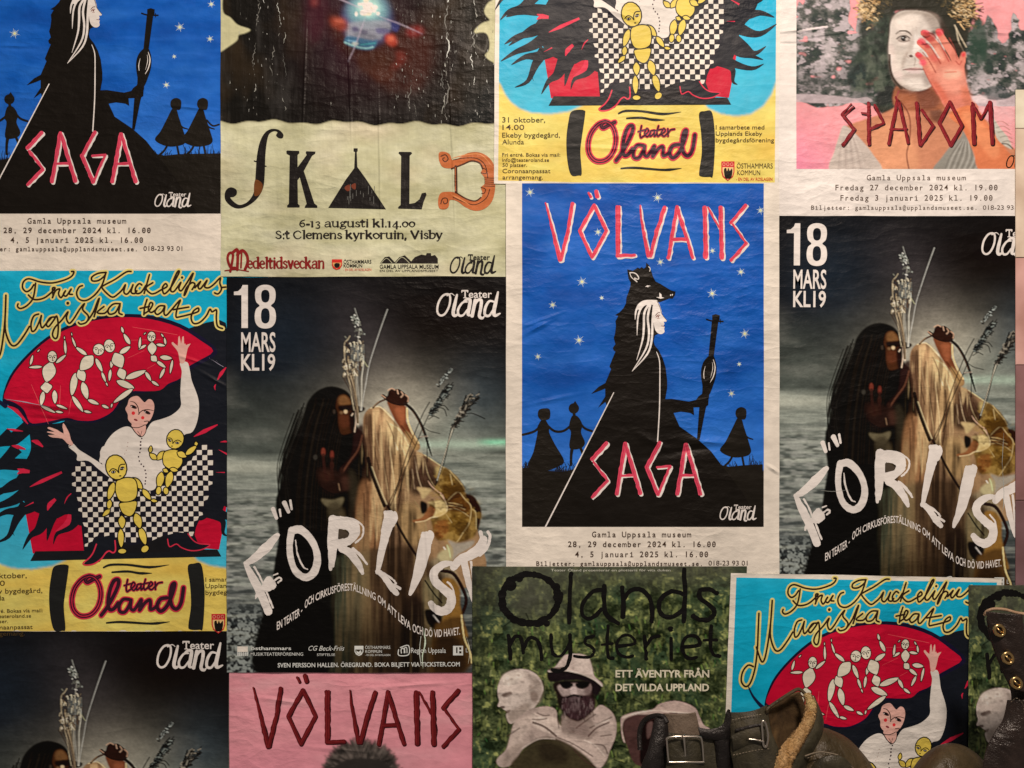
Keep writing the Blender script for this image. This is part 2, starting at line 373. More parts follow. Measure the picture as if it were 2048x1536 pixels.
    def sample(s, X, Y):
        fx = np.clip((X-s.x0)/s.g, 0, s.W-1.001); fy = np.clip((Y-s.y0)/s.g, 0, s.H-1.001); i = fx.astype(int); j = fy.astype(int)
        u = (fx-i)[..., None]; v = (fy-j)[..., None]; A = s.a
        c = (A[j, i]*(1-u)+A[j, i+1]*u)*(1-v)+(A[j+1, i]*(1-u)+A[j+1, i+1]*u)*v
        return np.clip(c/LT, .0025, .9)
    def grid(s): return np.meshgrid(s.X, s.Y)
    def poly(s, pts, blur=1.5, sm=True):
        o = np.zeros((s.H, s.W)); p = s.Z(pts); m, sl = s.mask(smooth(p, True, 4) if sm else p, blur)
        if m is not None: o[sl] = m
        return o
    def finish(s, sharp=.7, r=1.6, contrast=1.12, grain=.1, seed=77):
        """Screen-print grain, a little edge contrast."""
        a = np.sqrt(np.clip(s.a, 0, 1)); b = np.stack([blur1(a[..., i], r/s.g) for i in range(3)], -1)
        a = np.clip(a+(a-b)*sharp, .03, 1); mid = .36; a = np.clip(mid+(a-mid)*contrast, .02, 1)
        n = vnoise(s.H, s.W, 2.6/s.g+.5, None, seed, 1); n2 = vnoise(s.H, s.W, 9/s.g, None, seed+1, 2)
        s.a = a*a*(1-grain/2+grain*n)[..., None]*(1-grain*.4+grain*.8*n2)[..., None]; return s
# tracing frames
ZA = Zoom(0, 0, 2.8444); ZB = Zoom(440, 0, 2.742857); ZE = Zoom(1550, 0, 3.48996)
ZG1 = Zoom(0, 530, 4.152174); ZG2 = Zoom(0, 880, 3.93913); ZF1 = Zoom(450, 550, 3.592982); ZF2 = Zoom(450, 940, 3.592982)
ZD1 = Zoom(1030, 360, 3.840385); ZD2 = Zoom(1030, 750, 3.840385); ZJ = Zoom(940, 1120, 3.657143); ZH = Zoom(0, 1250, 2.13333)
ZFa = Zoom(600, 740, 5.906667); ZFb = Zoom(780, 740, 5.909); ZFc = Zoom(540, 940, 7.68077); ZFd = Zoom(780, 940, 7.681); ZFf = Zoom(660, 610, 8.0857)
INK = K(15, 10, 6); CREAM = K(225, 205, 178); WHITE = K(232, 212, 184)
# ---------------------------------------------------------------- the wall behind the posters
def plaster(name, c1, c2, sc=6):
    m = bpy.data.materials.new(name); m.use_nodes = True; nt = m.node_tree; b = nt.nodes['Principled BSDF']
    geo = nd(nt, 'ShaderNodeNewGeometry'); n = nd(nt, 'ShaderNodeTexNoise'); n.inputs['Scale'].default_value = sc; n.inputs['Detail'].default_value = 8
    nt.links.new(geo.outputs['Position'], n.inputs['Vector']); r = nd(nt, 'ShaderNodeValToRGB')
    r.color_ramp.elements[0].position = .35; r.color_ramp.elements[0].color = (*c1, 1); r.color_ramp.elements[1].position = .65; r.color_ramp.elements[1].color = (*c2, 1)
    nt.links.new(n.outputs['Fac'], r.inputs[0]); nt.links.new(r.outputs[0], b.inputs['Base Color']); b.inputs['Roughness'].default_value = .85
    bp = nd(nt, 'ShaderNodeBump'); bp.inputs['Distance'].default_value = .002; nt.links.new(n.outputs['Fac'], bp.inputs['Height']); nt.links.new(bp.outputs[0], b.inputs['Normal'])
    return m
def wall():
    p = np.array([[-1400, -1100], [3400, -1100], [3400, 2300], [-1400, 2300]]); v = world(p, -2.0); v2 = world(p, -80.)
    o = new_obj('wall', np.concatenate([v, v2]), [(0, 3, 2, 1), (4, 5, 6, 7), (0, 1, 5, 4), (1, 2, 6, 5), (2, 3, 7, 6), (3, 0, 4, 7)], plaster('wall_plaster', (.20, .18, .16), (.32, .29, .26)))
    o['kind'] = 'structure'
wall()
# ---------------------------------------------------------------- marks used on several posters
def logo(P, col, Z=ZF1, name='theatre_logo'):
    P.part(name); P.Z = Z
    P.text('Teater', 1703, 1918, 165, 52, col, bold=.012)
    for a, b in (((1703, 113), (1745, 113)), ((1716, 165), (1736, 165)), ((1703, 113), (1703, 126)), ((1745, 113), (1745, 126))): P.stroke([a, b], 7, col, sm=False)
    S_ = P.stroke
    S_([(1605, 140), (1568, 150), (1536, 200), (1527, 262), (1548, 292), (1582, 280), (1612, 225), (1620, 165)], 15, col, closed=True)
    S_([(1597, 150), (1628, 135), (1650, 150)], 10, col, taper=(1, .4))
    S_([(1668, 145), (1655, 200), (1641, 270), (1652, 294), (1676, 282)], 25, col, taper=(.6, 1, 1, .5))
    S_([(1742, 195), (1708, 200), (1676, 250), (1682, 290), (1712, 290), (1742, 250)], 17, col, taper=(.6, 1, 1, .6))
    S_([(1712, 200), (1735, 178), (1762, 180), (1756, 235), (1748, 285), (1772, 290)], 25, col, taper=(.5, .8, 1, 1, .4))
    S_([(1800, 180), (1788, 240), (1776, 298)], 25, col); S_([(1788, 235), (1815, 185), (1842, 185), (1838, 240), (1828, 295), (1848, 312), (1862, 300)], 23, col, taper=(.5, 1, 1, 1, .4))
    S_([(1936, 195), (1900, 190), (1872, 235), (1868, 285), (1898, 294), (1928, 250)], 20, col, taper=(.6, 1, 1, .6))
    S_([(1962, 125), (1948, 190), (1932, 265), (1942, 292), (1976, 278)], 27, col, taper=(.5, 1, 1, .4))
VOLVANS = [([(235, 180), (290, 400), (345, 620)], 32, (.4, .9, 1.2)), ([(440, 185), (405, 400), (350, 620)], 32, (1, 1, 1)),
 ([(605, 200), (495, 395), (590, 600), (700, 395), (605, 200)], 30, None), ([(563, 105), (580, 140)], 22, None), ([(620, 90), (632, 138)], 32, None),
 ([(782, 210), (785, 590)], 32, None), ([(800, 205), (800, 560)], 16, None), ([(780, 588), (915, 582)], 30, None), ([(958, 200), (965, 300), (1020, 590)], 28, (.4, 1, 1.2)),
 ([(1145, 215), (1085, 400), (1035, 590)], 34, None), ([(1240, 210), (1172, 605)], 32, None), ([(1238, 215), (1360, 602)], 32, None), ([(1200, 462), (1305, 460)], 30, None),
 ([(1450, 215), (1458, 600)], 38, None), ([(1475, 215), (1560, 370)], 20, (.8, 1)), ([(1572, 215), (1582, 605)], 38, None),
 ([(1765, 200), (1650, 335)], 32, None), ([(1665, 345), (1770, 490)], 22, None), ([(1770, 490), (1652, 622)], 30, None)]
SAGA = [([(700, 520), (588, 645)], 36, None), ([(600, 665), (708, 805)], 24, None), ([(708, 808), (590, 935)], 28, None), ([(842, 522), (778, 912)], 34, None), ([(842, 522), (958, 908)], 34, None),
 ([(800, 768), (905, 765)], 26, None), ([(1108, 515), (1005, 710)], 32, None), ([(1005, 700), (1095, 915)], 34, None), ([(1095, 915), (1185, 700)], 26, None), ([(1190, 698), (1085, 705)], 22, None),
 ([(1305, 530), (1240, 912)], 34, None), ([(1308, 530), (1420, 912)], 34, None), ([(1265, 768), (1370, 765)], 26, None)]
def runes(P, strokes, col, edge, off=(9, 8), core=None, grow=1.0, name='title_lettering'):
    P.part(name, True)
    for pts, w, tp in strokes: P.stroke(np.asarray(pts)+off, w*grow, edge, sm=False, taper=tp, jit=2.2)
    for pts, w, tp in strokes: P.stroke(pts, w*.86*grow, col, sm=False, taper=tp, jit=2.0)
    if core is not None:
        for pts, w, tp in strokes: P.stroke(np.asarray(pts)-(w*.12, 0), w*.16*grow, core, sm=False, jit=1.2, cap=False)
# ================================================================ SAGA posters (blue night, cloaked figure)
def saga_canvas(right):
    c = Canvas(1040, 340, right, 1056, 2.4, (6, 76, 154)); X, Y = c.grid()
    n = vnoise(c.H, c.W, 34, 16, 3, 4)
    c.full(np.clip((n-.45)*3.2, 0, 1), (34, 96, 172), .7); c.full(np.clip((.48-n)*4, 0, 1), (2, 60, 132), .6)
    n2 = vnoise(c.H, c.W, 60, 7, 5, 3); c.full(np.clip((n2-.55)*4, 0, 1), (40, 100, 182), .4)
    c.full(np.clip((Y-760)/190, 0, 1)**1.6, (58, 120, 200), .75)
    c.full(np.clip((Y-936)/6, 0, 1), (24, 17, 12), 1)
    return c
CREASEDGLOW = K(70, 60, 45)
def saga(A, z, right, sheet, label, box, kids2=False):
    P = Poster(A, z, label, 'blue saga posters', 'plain', box)
    P.sheet(*sheet, col=K(214, 196, 176))
    c = saga_canvas(right)
    P.sheet(1044, sheet[1]+2 if sheet[1] > 0 else 368, right-1, 1052.5, canvas=c, name='printed_night_sky', z=.06, thick=.05, wob=.25)
    P.Z = ZD1
    st = [(115, 100, 38), (1090, 142, 42), (635, 405, 32), (1878, 240, 34), (1510, 548, 26), (1112, 634, 32), (512, 785, 42), (663, 908, 20), (288, 962, 32), (1728, 710, 34), (1508, 875, 42), (1758, 1182, 40), (490, 1232, 42), (175, 1358, 28), (1715, 1415, 20), (1655, 1640, 30)]
    if kids2: st += [(2000, 1000, 30), (1990, 1275, 30)]
    for x, y, r in st:
        P.part('star', True)
        for k in range(6):
            a = k*math.pi/6+.3; q = r*(1 if k % 2 == 0 else .62)
            P.stroke([(x-q*math.cos(a), y-q*math.sin(a)), (x, y), (x+q*math.cos(a), y+q*math.sin(a))], 6.5, K(190, 205, 205), sm=False, taper=(.2, 1, .2), cap=False)
        P.ell(x, y, r*.17, r*.2, K(225, 215, 120))
    B = INK
    P.part('ground_silhouette'); P.Z = ZD2; g = K(22, 17, 11)
    R = 1895 if not kids2 else (right-1030)*3.84-4
    P.fill([(54, 712), (120, 703), (200, 722), (285, 738), (370, 742), (470, 715), (800, 700), (1500, 660), (1575, 688), (1640, 702), (1750, 690), (R, 684), (R, 1161), (54, 1161)], g, sm=False)
    for k in range(80):
        x = random.choice([random.uniform(60, 110), random.uniform(300, 470), random.uniform(1560, 1700), random.uniform(1790, R-6), random.uniform(1790, R-6)]); h = random.uniform(15, 60)*(1.9 if x > 1780 and x < R-40 else 1)
        P.stroke([(x, 735), (x+random.uniform(-8, 8), 725-h*.5), (x+random.uniform(-22, 22), 715-h)], random.uniform(4, 8), g, taper=(1, .8, .3), cap=False)
    def girl(dx, flip=1, cx=1710):
        P.part('child_silhouette', True)
        f = lambda pts: [(cx+flip*(x-1710)+dx, y) for x, y in pts]
        P.fill(f([(1695, 262), (1730, 245), (1765, 262), (1770, 300), (1762, 335), (1740, 340), (1702, 330), (1686, 298)]), g)
        P.fill(f([(1704, 325), (1732, 335), (1752, 400), (1790, 520), (1805, 590), (1760, 622), (1660, 628), (1568, 578), (1610, 510), (1660, 410)]), g)
        P.stroke(f([(1665, 615), (1640, 660), (1605, 695)]), 16, g); P.stroke(f([(1735, 610), (1750, 690)]), 16, g)
        P.stroke(f([(1740, 400), (1770, 470), (1820, 492)]), 13, g, taper=(1, 1, .6))
    girl(0)
    if kids2:
        girl(205, 1); P.stroke([(1965, 420), (2010, 465), (2060, 455)], 13, g)
    P.part('child_silhouette', True)
    P.fill([(182, 268), (225, 255), (265, 264), (268, 325), (240, 345), (205, 348), (176, 315)], g)
    P.fill([(205, 340), (232, 342), (262, 400), (262, 440), (305, 530), (375, 655), (330, 700), (220, 735), (100, 700), (140, 590), (172, 440), (170, 400)], g)
    P.stroke([(212, 370), (150, 430), (58, 457)], 18, g); P.stroke([(238, 375), (300, 428), (370, 428), (430, 385)], 18, g)
    P.part('child_silhouette', True); P.ell(450, 255, 40, 40, g); P.fill([(440, 225), (460, 198), (480, 230)], g, sm=False); P.stroke([(450, 280), (455, 325)], 22, g)
    P.fill([(435, 315), (480, 318), (515, 380), (505, 440), (535, 520), (498, 562), (418, 558), (428, 440), (412, 400)], g)
    P.stroke([(482, 345), (530, 405), (590, 430)], 17, g); P.stroke([(440, 545), (430, 610), (428, 690)], 24, g, taper=(1.2, .9, .8)); P.stroke([(495, 545), (515, 590), (530, 640)], 20, g)
    # cloaked figure
    P.part('cloaked_figure_print'); P.Z = ZD1
    P.fill([(858, 690), (900, 700), (922, 688), (938, 676), (955, 684), (968, 672), (985, 684), (1000, 672), (1004, 638), (1026, 660), (1042, 700), (1055, 745), (1075, 782), (1110, 800), (1150, 825), (1192, 850), (1228, 860), (1224, 888), (1205, 914), (1180, 912), (1150, 925), (1110, 940), (1085, 940), (1100, 1000), (1100, 1180), (1070, 1195),
            (1060, 1240), (1068, 1270), (1100, 1310), (1130, 1370), (1152, 1440), (1164, 1540), (1164, 1600), (1150, 1680), (1150, 1720), (1200, 1760), (1260, 1895), (760, 1895), (690, 1700), (690, 1560), (715, 1500), (735, 1452), (722, 1432), (742, 1380), (768, 1318), (755, 1310), (748, 1290), (768, 1262), (755, 1215), (765, 1180), (772, 1120), (768, 1085), (790, 1045), (765, 1040), (800, 1018), (830, 985), (848, 950), (852, 905), (868, 862), (882, 820), (884, 790), (868, 760), (862, 722)], B, sm=False)
    P.Z = ZD2
    P.fill([(720, 40), (735, 90), (760, 135), (235, 1161), (1890 if not kids2 else 1890, 1161), (1740, 900), (1580, 690), (1500, 585), (1400, 493), (1260, 395), (1175, 325), (1140, 290), (1120, 60)], B, sm=False)
    P.fill([(735, 25), (690, 62), (640, 90), (582, 145), (655, 118), (715, 92), (712, 130), (680, 180), (635, 250), (700, 200), (745, 130), (790, 40)], B, sm=False)
    P.fill([(1130, 185), (1200, 183), (1330, 203), (1385, 190), (1402, 165), (1428, 145), (1462, 148), (1482, 165), (1480, 195), (1478, 230), (1448, 250), (1402, 246), (1365, 248), (1370, 308), (1340, 290), (1270, 280), (1190, 294), (1130, 300)], B, sm=False)
    P.stroke([(756, 133), (232, 1163)], 9, K(215, 205, 190), sm=False, cap=False, taper=(.8, 1.2)); P.stroke([(1108, 0), (1105, 250), (1090, 512)], 9, K(215, 205, 190), cap=False)
    P.Z = ZD1; W_ = K(226, 212, 192)
    P.stroke([(1082, 1320), (1105, 1390), (1108, 1500)], 8, W_, cap=False, taper=(.5, 1, 1))
    P.fill([(1060, 960), (1078, 935), (1100, 950), (1118, 1000), (1126, 1035), (1148, 1062), (1160, 1078), (1155, 1090), (1138, 1092), (1143, 1108), (1136, 1120), (1144, 1130), (1140, 1145), (1143, 1168), (1125, 1183), (1100, 1182), (1075, 1158), (1062, 1110), (1056, 1030)], W_)
    P.fill([(930, 975), (960, 940), (1000, 925), (1060, 924), (1090, 930), (1085, 965), (1040, 960), (990, 968), (950, 1000)], W_)
    for q, wd in (([(1000, 935), (950, 965), (925, 1010), (918, 1075)], 16), ([(1010, 945), (965, 985), (940, 1060), (933, 1195)], 15), ([(1030, 950), (990, 1020), (985, 1130), (975, 1230), (930, 1385)], 17), ([(1035, 960), (1015, 1060), (1025, 1180), (1000, 1300), (895, 1470)], 17), ([(1062, 965), (1052, 1080), (1045, 1230), (1010, 1340), (895, 1470)], 17)):
        P.stroke(q, wd, W_, taper=(1, 1, 1, .8, .2), cap=False)
    P.stroke([(1075, 1042), (1092, 1024), (1108, 1022)], 6, K(90, 50, 42)); P.stroke([(1078, 1056), (1094, 1040), (1108, 1042)], 6, K(120, 60, 50)); P.ell(1096, 1052, 6, 7, K(110, 60, 50)); P.stroke([(1086, 1064), (1104, 1066)], 4, K(140, 80, 66)); P.stroke([(1120, 1122), (1142, 1126)], 5, K(120, 60, 50)); P.stroke([(1085, 930), (1110, 985), (1122, 1030), (1160, 1080)], 4, K(60, 50, 40), cap=False)
    P.stroke([(878, 716), (905, 716), (930, 728), (946, 755), (938, 766), (915, 757), (920, 772), (932, 785)], 8, W_); P.stroke([(878, 716), (890, 750), (932, 785)], 6, W_)
    P.fill([(995, 823), (1012, 812), (1040, 817), (1022, 820), (1018, 828), (1010, 824)], W_, sm=False); P.fill([(1104, 868), (1120, 882), (1122, 902), (1142, 908), (1112, 915), (1078, 902), (1104, 902)], W_, sm=False)
    P.stroke([(1022, 670), (1034, 685), (1030, 705)], 6, W_); P.ell(1190, 887, 4, 6, W_); P.ell(1203, 884, 4, 6, W_)
    P.part('fiddle_staff_print')
    P.fill([(1508, 1040), (1535, 1032), (1566, 1042), (1564, 1085), (1508, 1082)], B, sm=False); P.stroke([(1465, 1072), (1510, 1085), (1592, 1088)], 11, B); P.stroke([(1572, 1072), (1572, 1102)], 6, B)
    P.fill([(1506, 1080), (1556, 1085), (1518, 1372), (1478, 1368)], B, sm=False)
    P.fill([(1490, 1345), (1518, 1350), (1540, 1420), (1538, 1500), (1515, 1580), (1485, 1650), (1452, 1660), (1432, 1570), (1422, 1480), (1440, 1400)], B)
    P.stroke([(1516, 1380), (1530, 1440), (1516, 1510), (1485, 1565)], 8, W_, taper=(.4, 1, .9, .3)); P.stroke([(1508, 1400), (1512, 1450), (1495, 1520)], 5, W_, taper=(.3, 1, .3)); P.stroke([(1455, 1430), (1443, 1490), (1452, 1560)], 6, W_, taper=(.3, 1, .3))
    P.Z = ZD2
    P.fill([(1436, 30), (1500, 30), (1482, 90), (1485, 170), (1458, 260), (1412, 498), (1392, 488), (1408, 260), (1432, 130)], B, sm=False)
    P.Z = ZD1; runes(P, VOLVANS, K(214, 66, 84), K(232, 208, 186), core=K(196, 48, 60))
    P.Z = ZD2; runes(P, SAGA, K(202, 64, 84), K(232, 208, 186), core=K(180, 44, 62))
    P.A = A@np.array([[.575, 0, 0], [0, .575, 0], [0, 0, 1]]); t = P.A[:, 2].copy(); P.A = A.copy()
    L = np.array([[.575, 0, 1437-.575*872.5], [0, .575, 1007-.575*578.5]]); P.A = np.c_[A[:, :2]@L[:, :2], A[:, :2]@L[:, 2]+A[:, 2]]
    logo(P, K(222, 206, 186)); P.A = A
    P.Z = ZD2; P.part('info_lettering'); t = K(66, 46, 34)
    P.mono('Gamla Uppsala museum', 586, 1350, 1240, 42, t); P.mono('28, 29 december 2024 kl. 16.00', 400, 1540, 1315, 42, t)
    P.mono('4, 5 januari 2025 kl. 16.00', 455, 1482, 1392, 42, t); P.mono('Biljetter: gamlauppsala@upplandsmuseet.se.', 160, 1440, 1459, 34, t)
    P.text('018-23 93 01', 1480, 1778, 1456, 36, t)
    P.done(); return P
saga(I3, 7.0, 1526.5, (1012, 366.5, 1556.5, 1160), 'blue poster with a red title both above and below its cloaked figure', (1012, 366, 1556, 1140))
AA = np.array([[1., 0, -1128], [0, .969, -592.6]])
saga(AA, .2, 1570.5, (1080, 366, 1572, 1172), 'blue cloaked-figure poster cut off by the top left corner of the picture', (0, 0, 442, 538), True)
# ================================================================ puppet theatre posters (turquoise and yellow)
A_C = fit([(63, 1122), (442, 1111), (119, 1259.5), (232, 935), (410, 1111)], [(1098.5, 213), (1460, 209), (1151, 351), (1261, 32), (1429, 209)])
A_K = fit([(105, 713), (305, 670), (281, 819)], [(1621, 1321), (1807, 1282), (1779, 1429)])
ZC = Zoom(990, 0, 3.592982, inv(A_C)); ZK = Zoom(1460, 1130, 3.482993, inv(A_K))
PLT = Zoom(0, 0, 1, inv(A_C))
def lens(P, a, b, w, col, line=INK, lw=7, plump=1.0):
    a = np.array(a, float); b = np.array(b, float); d = b-a; L = np.linalg.norm(d); t = d/L; n = np.array([-t[1], t[0]])
    e = w*.18; w = w/2
    pts = [a-t*e, a+n*w*.62+t*L*.06, a+t*L*.3+n*w, a+t*L*.6+n*w*.98*plump, b+n*w*.55-t*L*.06, b+t*e, b-n*w*.55-t*L*.06, a+t*L*.6-n*w*.98*plump, a+t*L*.3-n*w, a-n*w*.62+t*L*.06]
    P.fill(pts, col, n=3); P.stroke(pts, lw, line, closed=True, n=3)
def puppet_face(P, cx, cy, rx, ry, rot=0, lw=7):
    a = math.radians(rot); f = lambda q: [(cx+x*rx*math.cos(a)-y*ry*math.sin(a), cy+x*rx*math.sin(a)+y*ry*math.cos(a)) for x, y in q]
    P.stroke(f([(-.9, -.05), (-.5, -.2), (-.15, 0), (0, .35)]), lw, INK); P.stroke(f([(.95, -.15), (.5, -.25), (.15, 0), (0, .35)]), lw, INK)
    for s in (-1, 1):
        x, y = f([(s*.5, .1)])[0]; P.ell(x, y, rx*.26, ry*.15, INK, rot=rot-s*10); P.ell(x-rx*.12, y, rx*.05, ry*.05, K(230, 225, 200)); P.ell(x+rx*.12, y, rx*.05, ry*.05, K(230, 225, 200))
    x, y = f([(0, .65)])[0]; P.ell(x, y, rx*.14, ry*.06, INK)
def fru(A, z, sheet, pr, label, box, wob=.5):
    """pr is the printed rectangle, sheet the paper, both in the poster's own layout."""
    P = Poster(A, z, label, 'puppet theatre posters', 'plain', box)
    P.sheet(*sheet, col=K(222, 200, 178), wob=wob)
    x0, y0, x1, y1 = pr
    c = Canvas(x0-4, y0-4, x1+4, y1+4, 3.2, (10, 152, 178)); X, Y = c.grid()
    n = vnoise(c.H, c.W, 26, 12, 8, 4); c.full(np.clip((n-.5)*3, 0, 1), (42, 172, 196), .5); c.full(np.clip((Y-900)/200, 0, 1), (70, 170, 196), .7)
    yel = (222, 184, 86)
    # yellow ground with two turquoise bulges
    t = np.linspace(0, np.pi, 30)
    pl = PLT([(1000-20, 150), (1001, 170), (1010, 190), (1022, 206), (1040, 219), (1062, 227), (1100, 230), (1140, 224), (1165, 212), (1166, 205), (1405, 205), (1415, 218), (1440, 229), (1470, 234), (1500, 230), (1525, 214), (1542, 190), (1551, 165), (1580, 140), (1600, 520), (960, 520)])
    c.fill(pl, yel, .6, 1, False)
    n = vnoise(c.H, c.W, 30, 10, 18, 4); m = (Y > 1090) & (c.a[..., 0] > c.a[..., 2]*1.6)
    c.full(np.clip((n-.5)*3, 0, 1)*m, (238, 204, 112), .6); c.full(np.clip((.45-n)*3, 0, 1)*m, (205, 165, 62), .6)
    P.sheet(x0, y0, x1, y1, canvas=c, name='printed_background', z=.06, thick=.05, wob=.25)
    BK = K(17, 20, 27); RED = K(184, 8, 42); PK = K(226, 204, 182); PV = K(224, 210, 172); YL = K(218, 182, 76)
    P.part('feather_dress_print'); P.Z = PX
    P.fill([(6, 800), (30, 812), (70, 815), (60, 860), (62, 900), (45, 935), (40, 970), (60, 1000), (75, 1040), (120, 1060), (160, 1100), (380, 1100), (395, 1030), (430, 1000), (445, 970), (480, 940), (500, 900), (505, 850), (520, 810), (508, 760), (515, 720), (500, 680), (480, 662), (466, 650), (452, 660), (436, 695), (415, 715), (380, 745), (340, 785), (300, 778), (262, 782), (235, 820), (215, 842), (150, 830), (120, 846), (60, 842)], BK)
    P.fill([(190, 815), (260, 770), (330, 765), (400, 725), (445, 690), (440, 640), (300, 690), (230, 750)], BK)
    P.Z = ZG1; P.stroke([(240, 1340), (120, 1440), (20, 1470), (-90, 1520)], 110, BK, taper=(1, 1, .7, .1)); P.Z = ZG2; P.stroke([(270, 200), (120, 192), (0, 198), (-110, 250)], 95, BK, taper=(1, 1, .8, .1)); P.stroke([(260, 330), (130, 330), (20, 400), (-90, 480)], 60, BK, taper=(1, 1, .8, .1)); P.Z = PX
    P.fill([(215, 822), (240, 765), (330, 740), (400, 695), (462, 660), (470, 760), (300, 800)], BK)
    P.fill([(130, 850), (235, 805), (300, 780), (440, 720), (490, 740), (500, 880), (430, 1000), (300, 1050), (160, 1040), (100, 930)], BK)
    P.Z = ZG1
    P.part('red_arch_print')
    P.fill([(22, 1120), (50, 1000), (110, 880), (230, 740), (390, 600), (560, 505), (760, 440), (1000, 408), (1260, 420), (1500, 490), (1700, 610), (1800, 700), (1780, 760), (1600, 860), (1500, 950), (1390, 1010), (1200, 1060), (1060, 1080), (950, 1220), (780, 1310), (560, 1290), (420, 1320), (220, 1330), (150, 1200), (50, 1150)], K(18, 14, 38), n=3)
    rd = [(36, 1105), (66, 1005), (132, 885), (255, 745), (405, 618), (565, 530), (765, 466), (1000, 434), (1250, 450), (1490, 520), (1670, 630), (1772, 715), (1660, 790), (1560, 850), (1500, 940), (1400, 985), (1330, 1040), (1200, 1048), (1090, 1050), (1010, 1110), (940, 1210), (860, 1262), (770, 1292), (650, 1290), (560, 1268), (450, 1290), (330, 1312), (250, 1305), (200, 1200), (120, 1140)]
    P.fill(rd, RED, n=3)
    for q in ([(1100, 515), (1280, 545), (1475, 580)], [(1060, 775), (1200, 710)], [(262, 990), (330, 1150), (405, 1320)], [(505, 1000), (500, 1100), (495, 1200)], [(640, 985), (600, 1090), (575, 1240)], [(1080, 625), (1340, 618)], [(1225, 860), (1290, 825)]):
        P.stroke(q, 5, K(226, 84, 84), cap=False, taper=(.4, 1, .5))
    # puppets on the arch
    def L(a, b, w, **k): lens(P, a, b, w, PV, **k)
    for grp in ((((470, 812), (548, 748), 32), ((548, 735), (540, 625), 26), ((538, 618), (537, 590), 14), ((350, 845), (245, 850), 28), ((255, 828), (275, 750), 26), ((312, 722), (334, 700), 16), ((362, 1055), (345, 1160), 44), ((455, 1045), (460, 1145), 46), ((345, 1170), (460, 1225), 30), ((472, 1162), (560, 1195), 26), ((465, 1215), (525, 1225), 24), ((385, 985), (392, 1050), 96), ((425, 822), (392, 955), 112)),
                    (((720, 745), (635, 685), 36), ((632, 682), (600, 600), 22), ((600, 588), (596, 560), 14), ((800, 780), (850, 882), 40), ((848, 892), (880, 970), 28), ((882, 975), (897, 1006), 18), ((628, 905), (600, 1075), 60), ((605, 1092), (690, 1215), 40), ((700, 1212), (760, 1226), 26), ((690, 980), (725, 1105), 60), ((735, 1120), (820, 1155), 36), ((850, 1165), (905, 1188), 28), ((660, 880), (698, 955), 78), ((765, 765), (680, 862), 100)),
                    (((1000, 732), (1080, 680), 44), ((1080, 655), (1032, 575), 38), ((1026, 562), (1012, 515), 26), ((935, 790), (925, 852), 32), ((920, 870), (910, 960), 30), ((1052, 940), (1208, 880), 52), ((1212, 890), (1255, 960), 34), ((1262, 965), (1320, 1002), 28), ((978, 965), (1110, 1020), 56), ((1100, 1032), (950, 1140), 44), ((934, 1150), (925, 1185), 20), ((1000, 868), (1028, 940), 78), ((962, 745), (1008, 838), 106)),
                    (((1215, 665), (1155, 700), 26), ((1160, 690), (1168, 600), 26), ((1195, 578), (1216, 560), 14), ((1302, 660), (1372, 670), 28), ((1378, 660), (1368, 604), 24), ((1360, 598), (1340, 570), 18), ((1335, 765), (1425, 775), 42), ((1435, 790), (1415, 900), 26), ((1305, 800), (1375, 850), 34), ((1368, 860), (1330, 940), 30), ((1262, 760), (1300, 795), 56), ((1265, 652), (1266, 735), 76))):
        P.part('small_puppet_print', True)
        for a, b, w in grp: L(a, b, w)
    for cx, cy, rx, ry, ro in ((437, 762, 40, 50, 0), (822, 703, 48, 50, 15), (912, 672, 46, 56, -15), (1260, 595, 36, 44, 5)):
        P.part('puppet_head_print', True); P.ell(cx, cy, rx, ry, PV, ro, INK, 7)
        a = math.radians(ro); f = lambda x, y: (cx+x*rx*math.cos(a)-y*ry*math.sin(a), cy+x*rx*math.sin(a)+y*ry*math.cos(a))
        P.stroke([f(-.9, .0), f(-.4, -.25), f(0, .1), f(.1, .5)], 5, INK); P.stroke([f(.9, -.1), f(.4, -.25), f(.1, .1)], 5, INK)
        for sx in (-.45, .45): q = f(sx, .1); P.ell(q[0], q[1], 6, 6, INK)
        q = f(.1, .62); P.ell(q[0], q[1], 7, 4, INK)
    # throne, checked skirt, plank
    P.part('throne_print'); P.Z = ZC
    P.fill([(350, 395), (455, 380), (640, 430), (735, 510), (752, 705), (402, 712)], RED, sm=False); P.part('throne_print', True); P.fill([(1530, 500), (1560, 475), (1600, 462), (1690, 505), (1705, 560), (1676, 708), (1545, 695), (1510, 600)], RED, sm=False); P.part('throne_print', True); P.fill([(1650, 380), (1732, 388), (1722, 455), (1690, 440)], RED, sm=False)
    P.part('feather_dress_print')
    for q, w in (([(300, -40), (200, 60), (100, 90), (38, 152)], 70), ([(380, 130), (290, 230), (150, 275), (68, 325)], 80), ([(420, 230), (280, 330), (150, 380), (42, 447)], 80), ([(480, 330), (330, 405), (220, 415), (118, 472)], 84), ([(360, 360), (290, 470), (235, 590), (142, 634)], 66), ([(262, 500), (262, 550), (278, 588)], 13),
                 ([(500, 430), (450, 540), (385, 590), (333, 682)], 80), ([(560, 380), (525, 500), (500, 625)], 80), ([(730, 440), (660, 530), (570, 575), (543, 650)], 60), ([(260, -150), (150, -60), (60, -10), (0, 80)], 60),
                 ([(1600, 20), (1780, 110), (1900, 100), (2003, 132)], 90), ([(1600, 120), (1780, 225), (1900, 250), (2018, 180)], 90), ([(1600, 200), (1780, 340), (1860, 390), (1942, 340)], 80), ([(1600, 260), (1740, 380), (1840, 410), (1922, 436)], 70), ([(1580, 380), (1700, 460), (1840, 498), (1926, 466)], 66), ([(1600, 450), (1700, 500), (1705, 590), (1738, 614)], 50), ([(1650, -60), (1850, 0), (1930, -30), (2000, -90)], 90)):
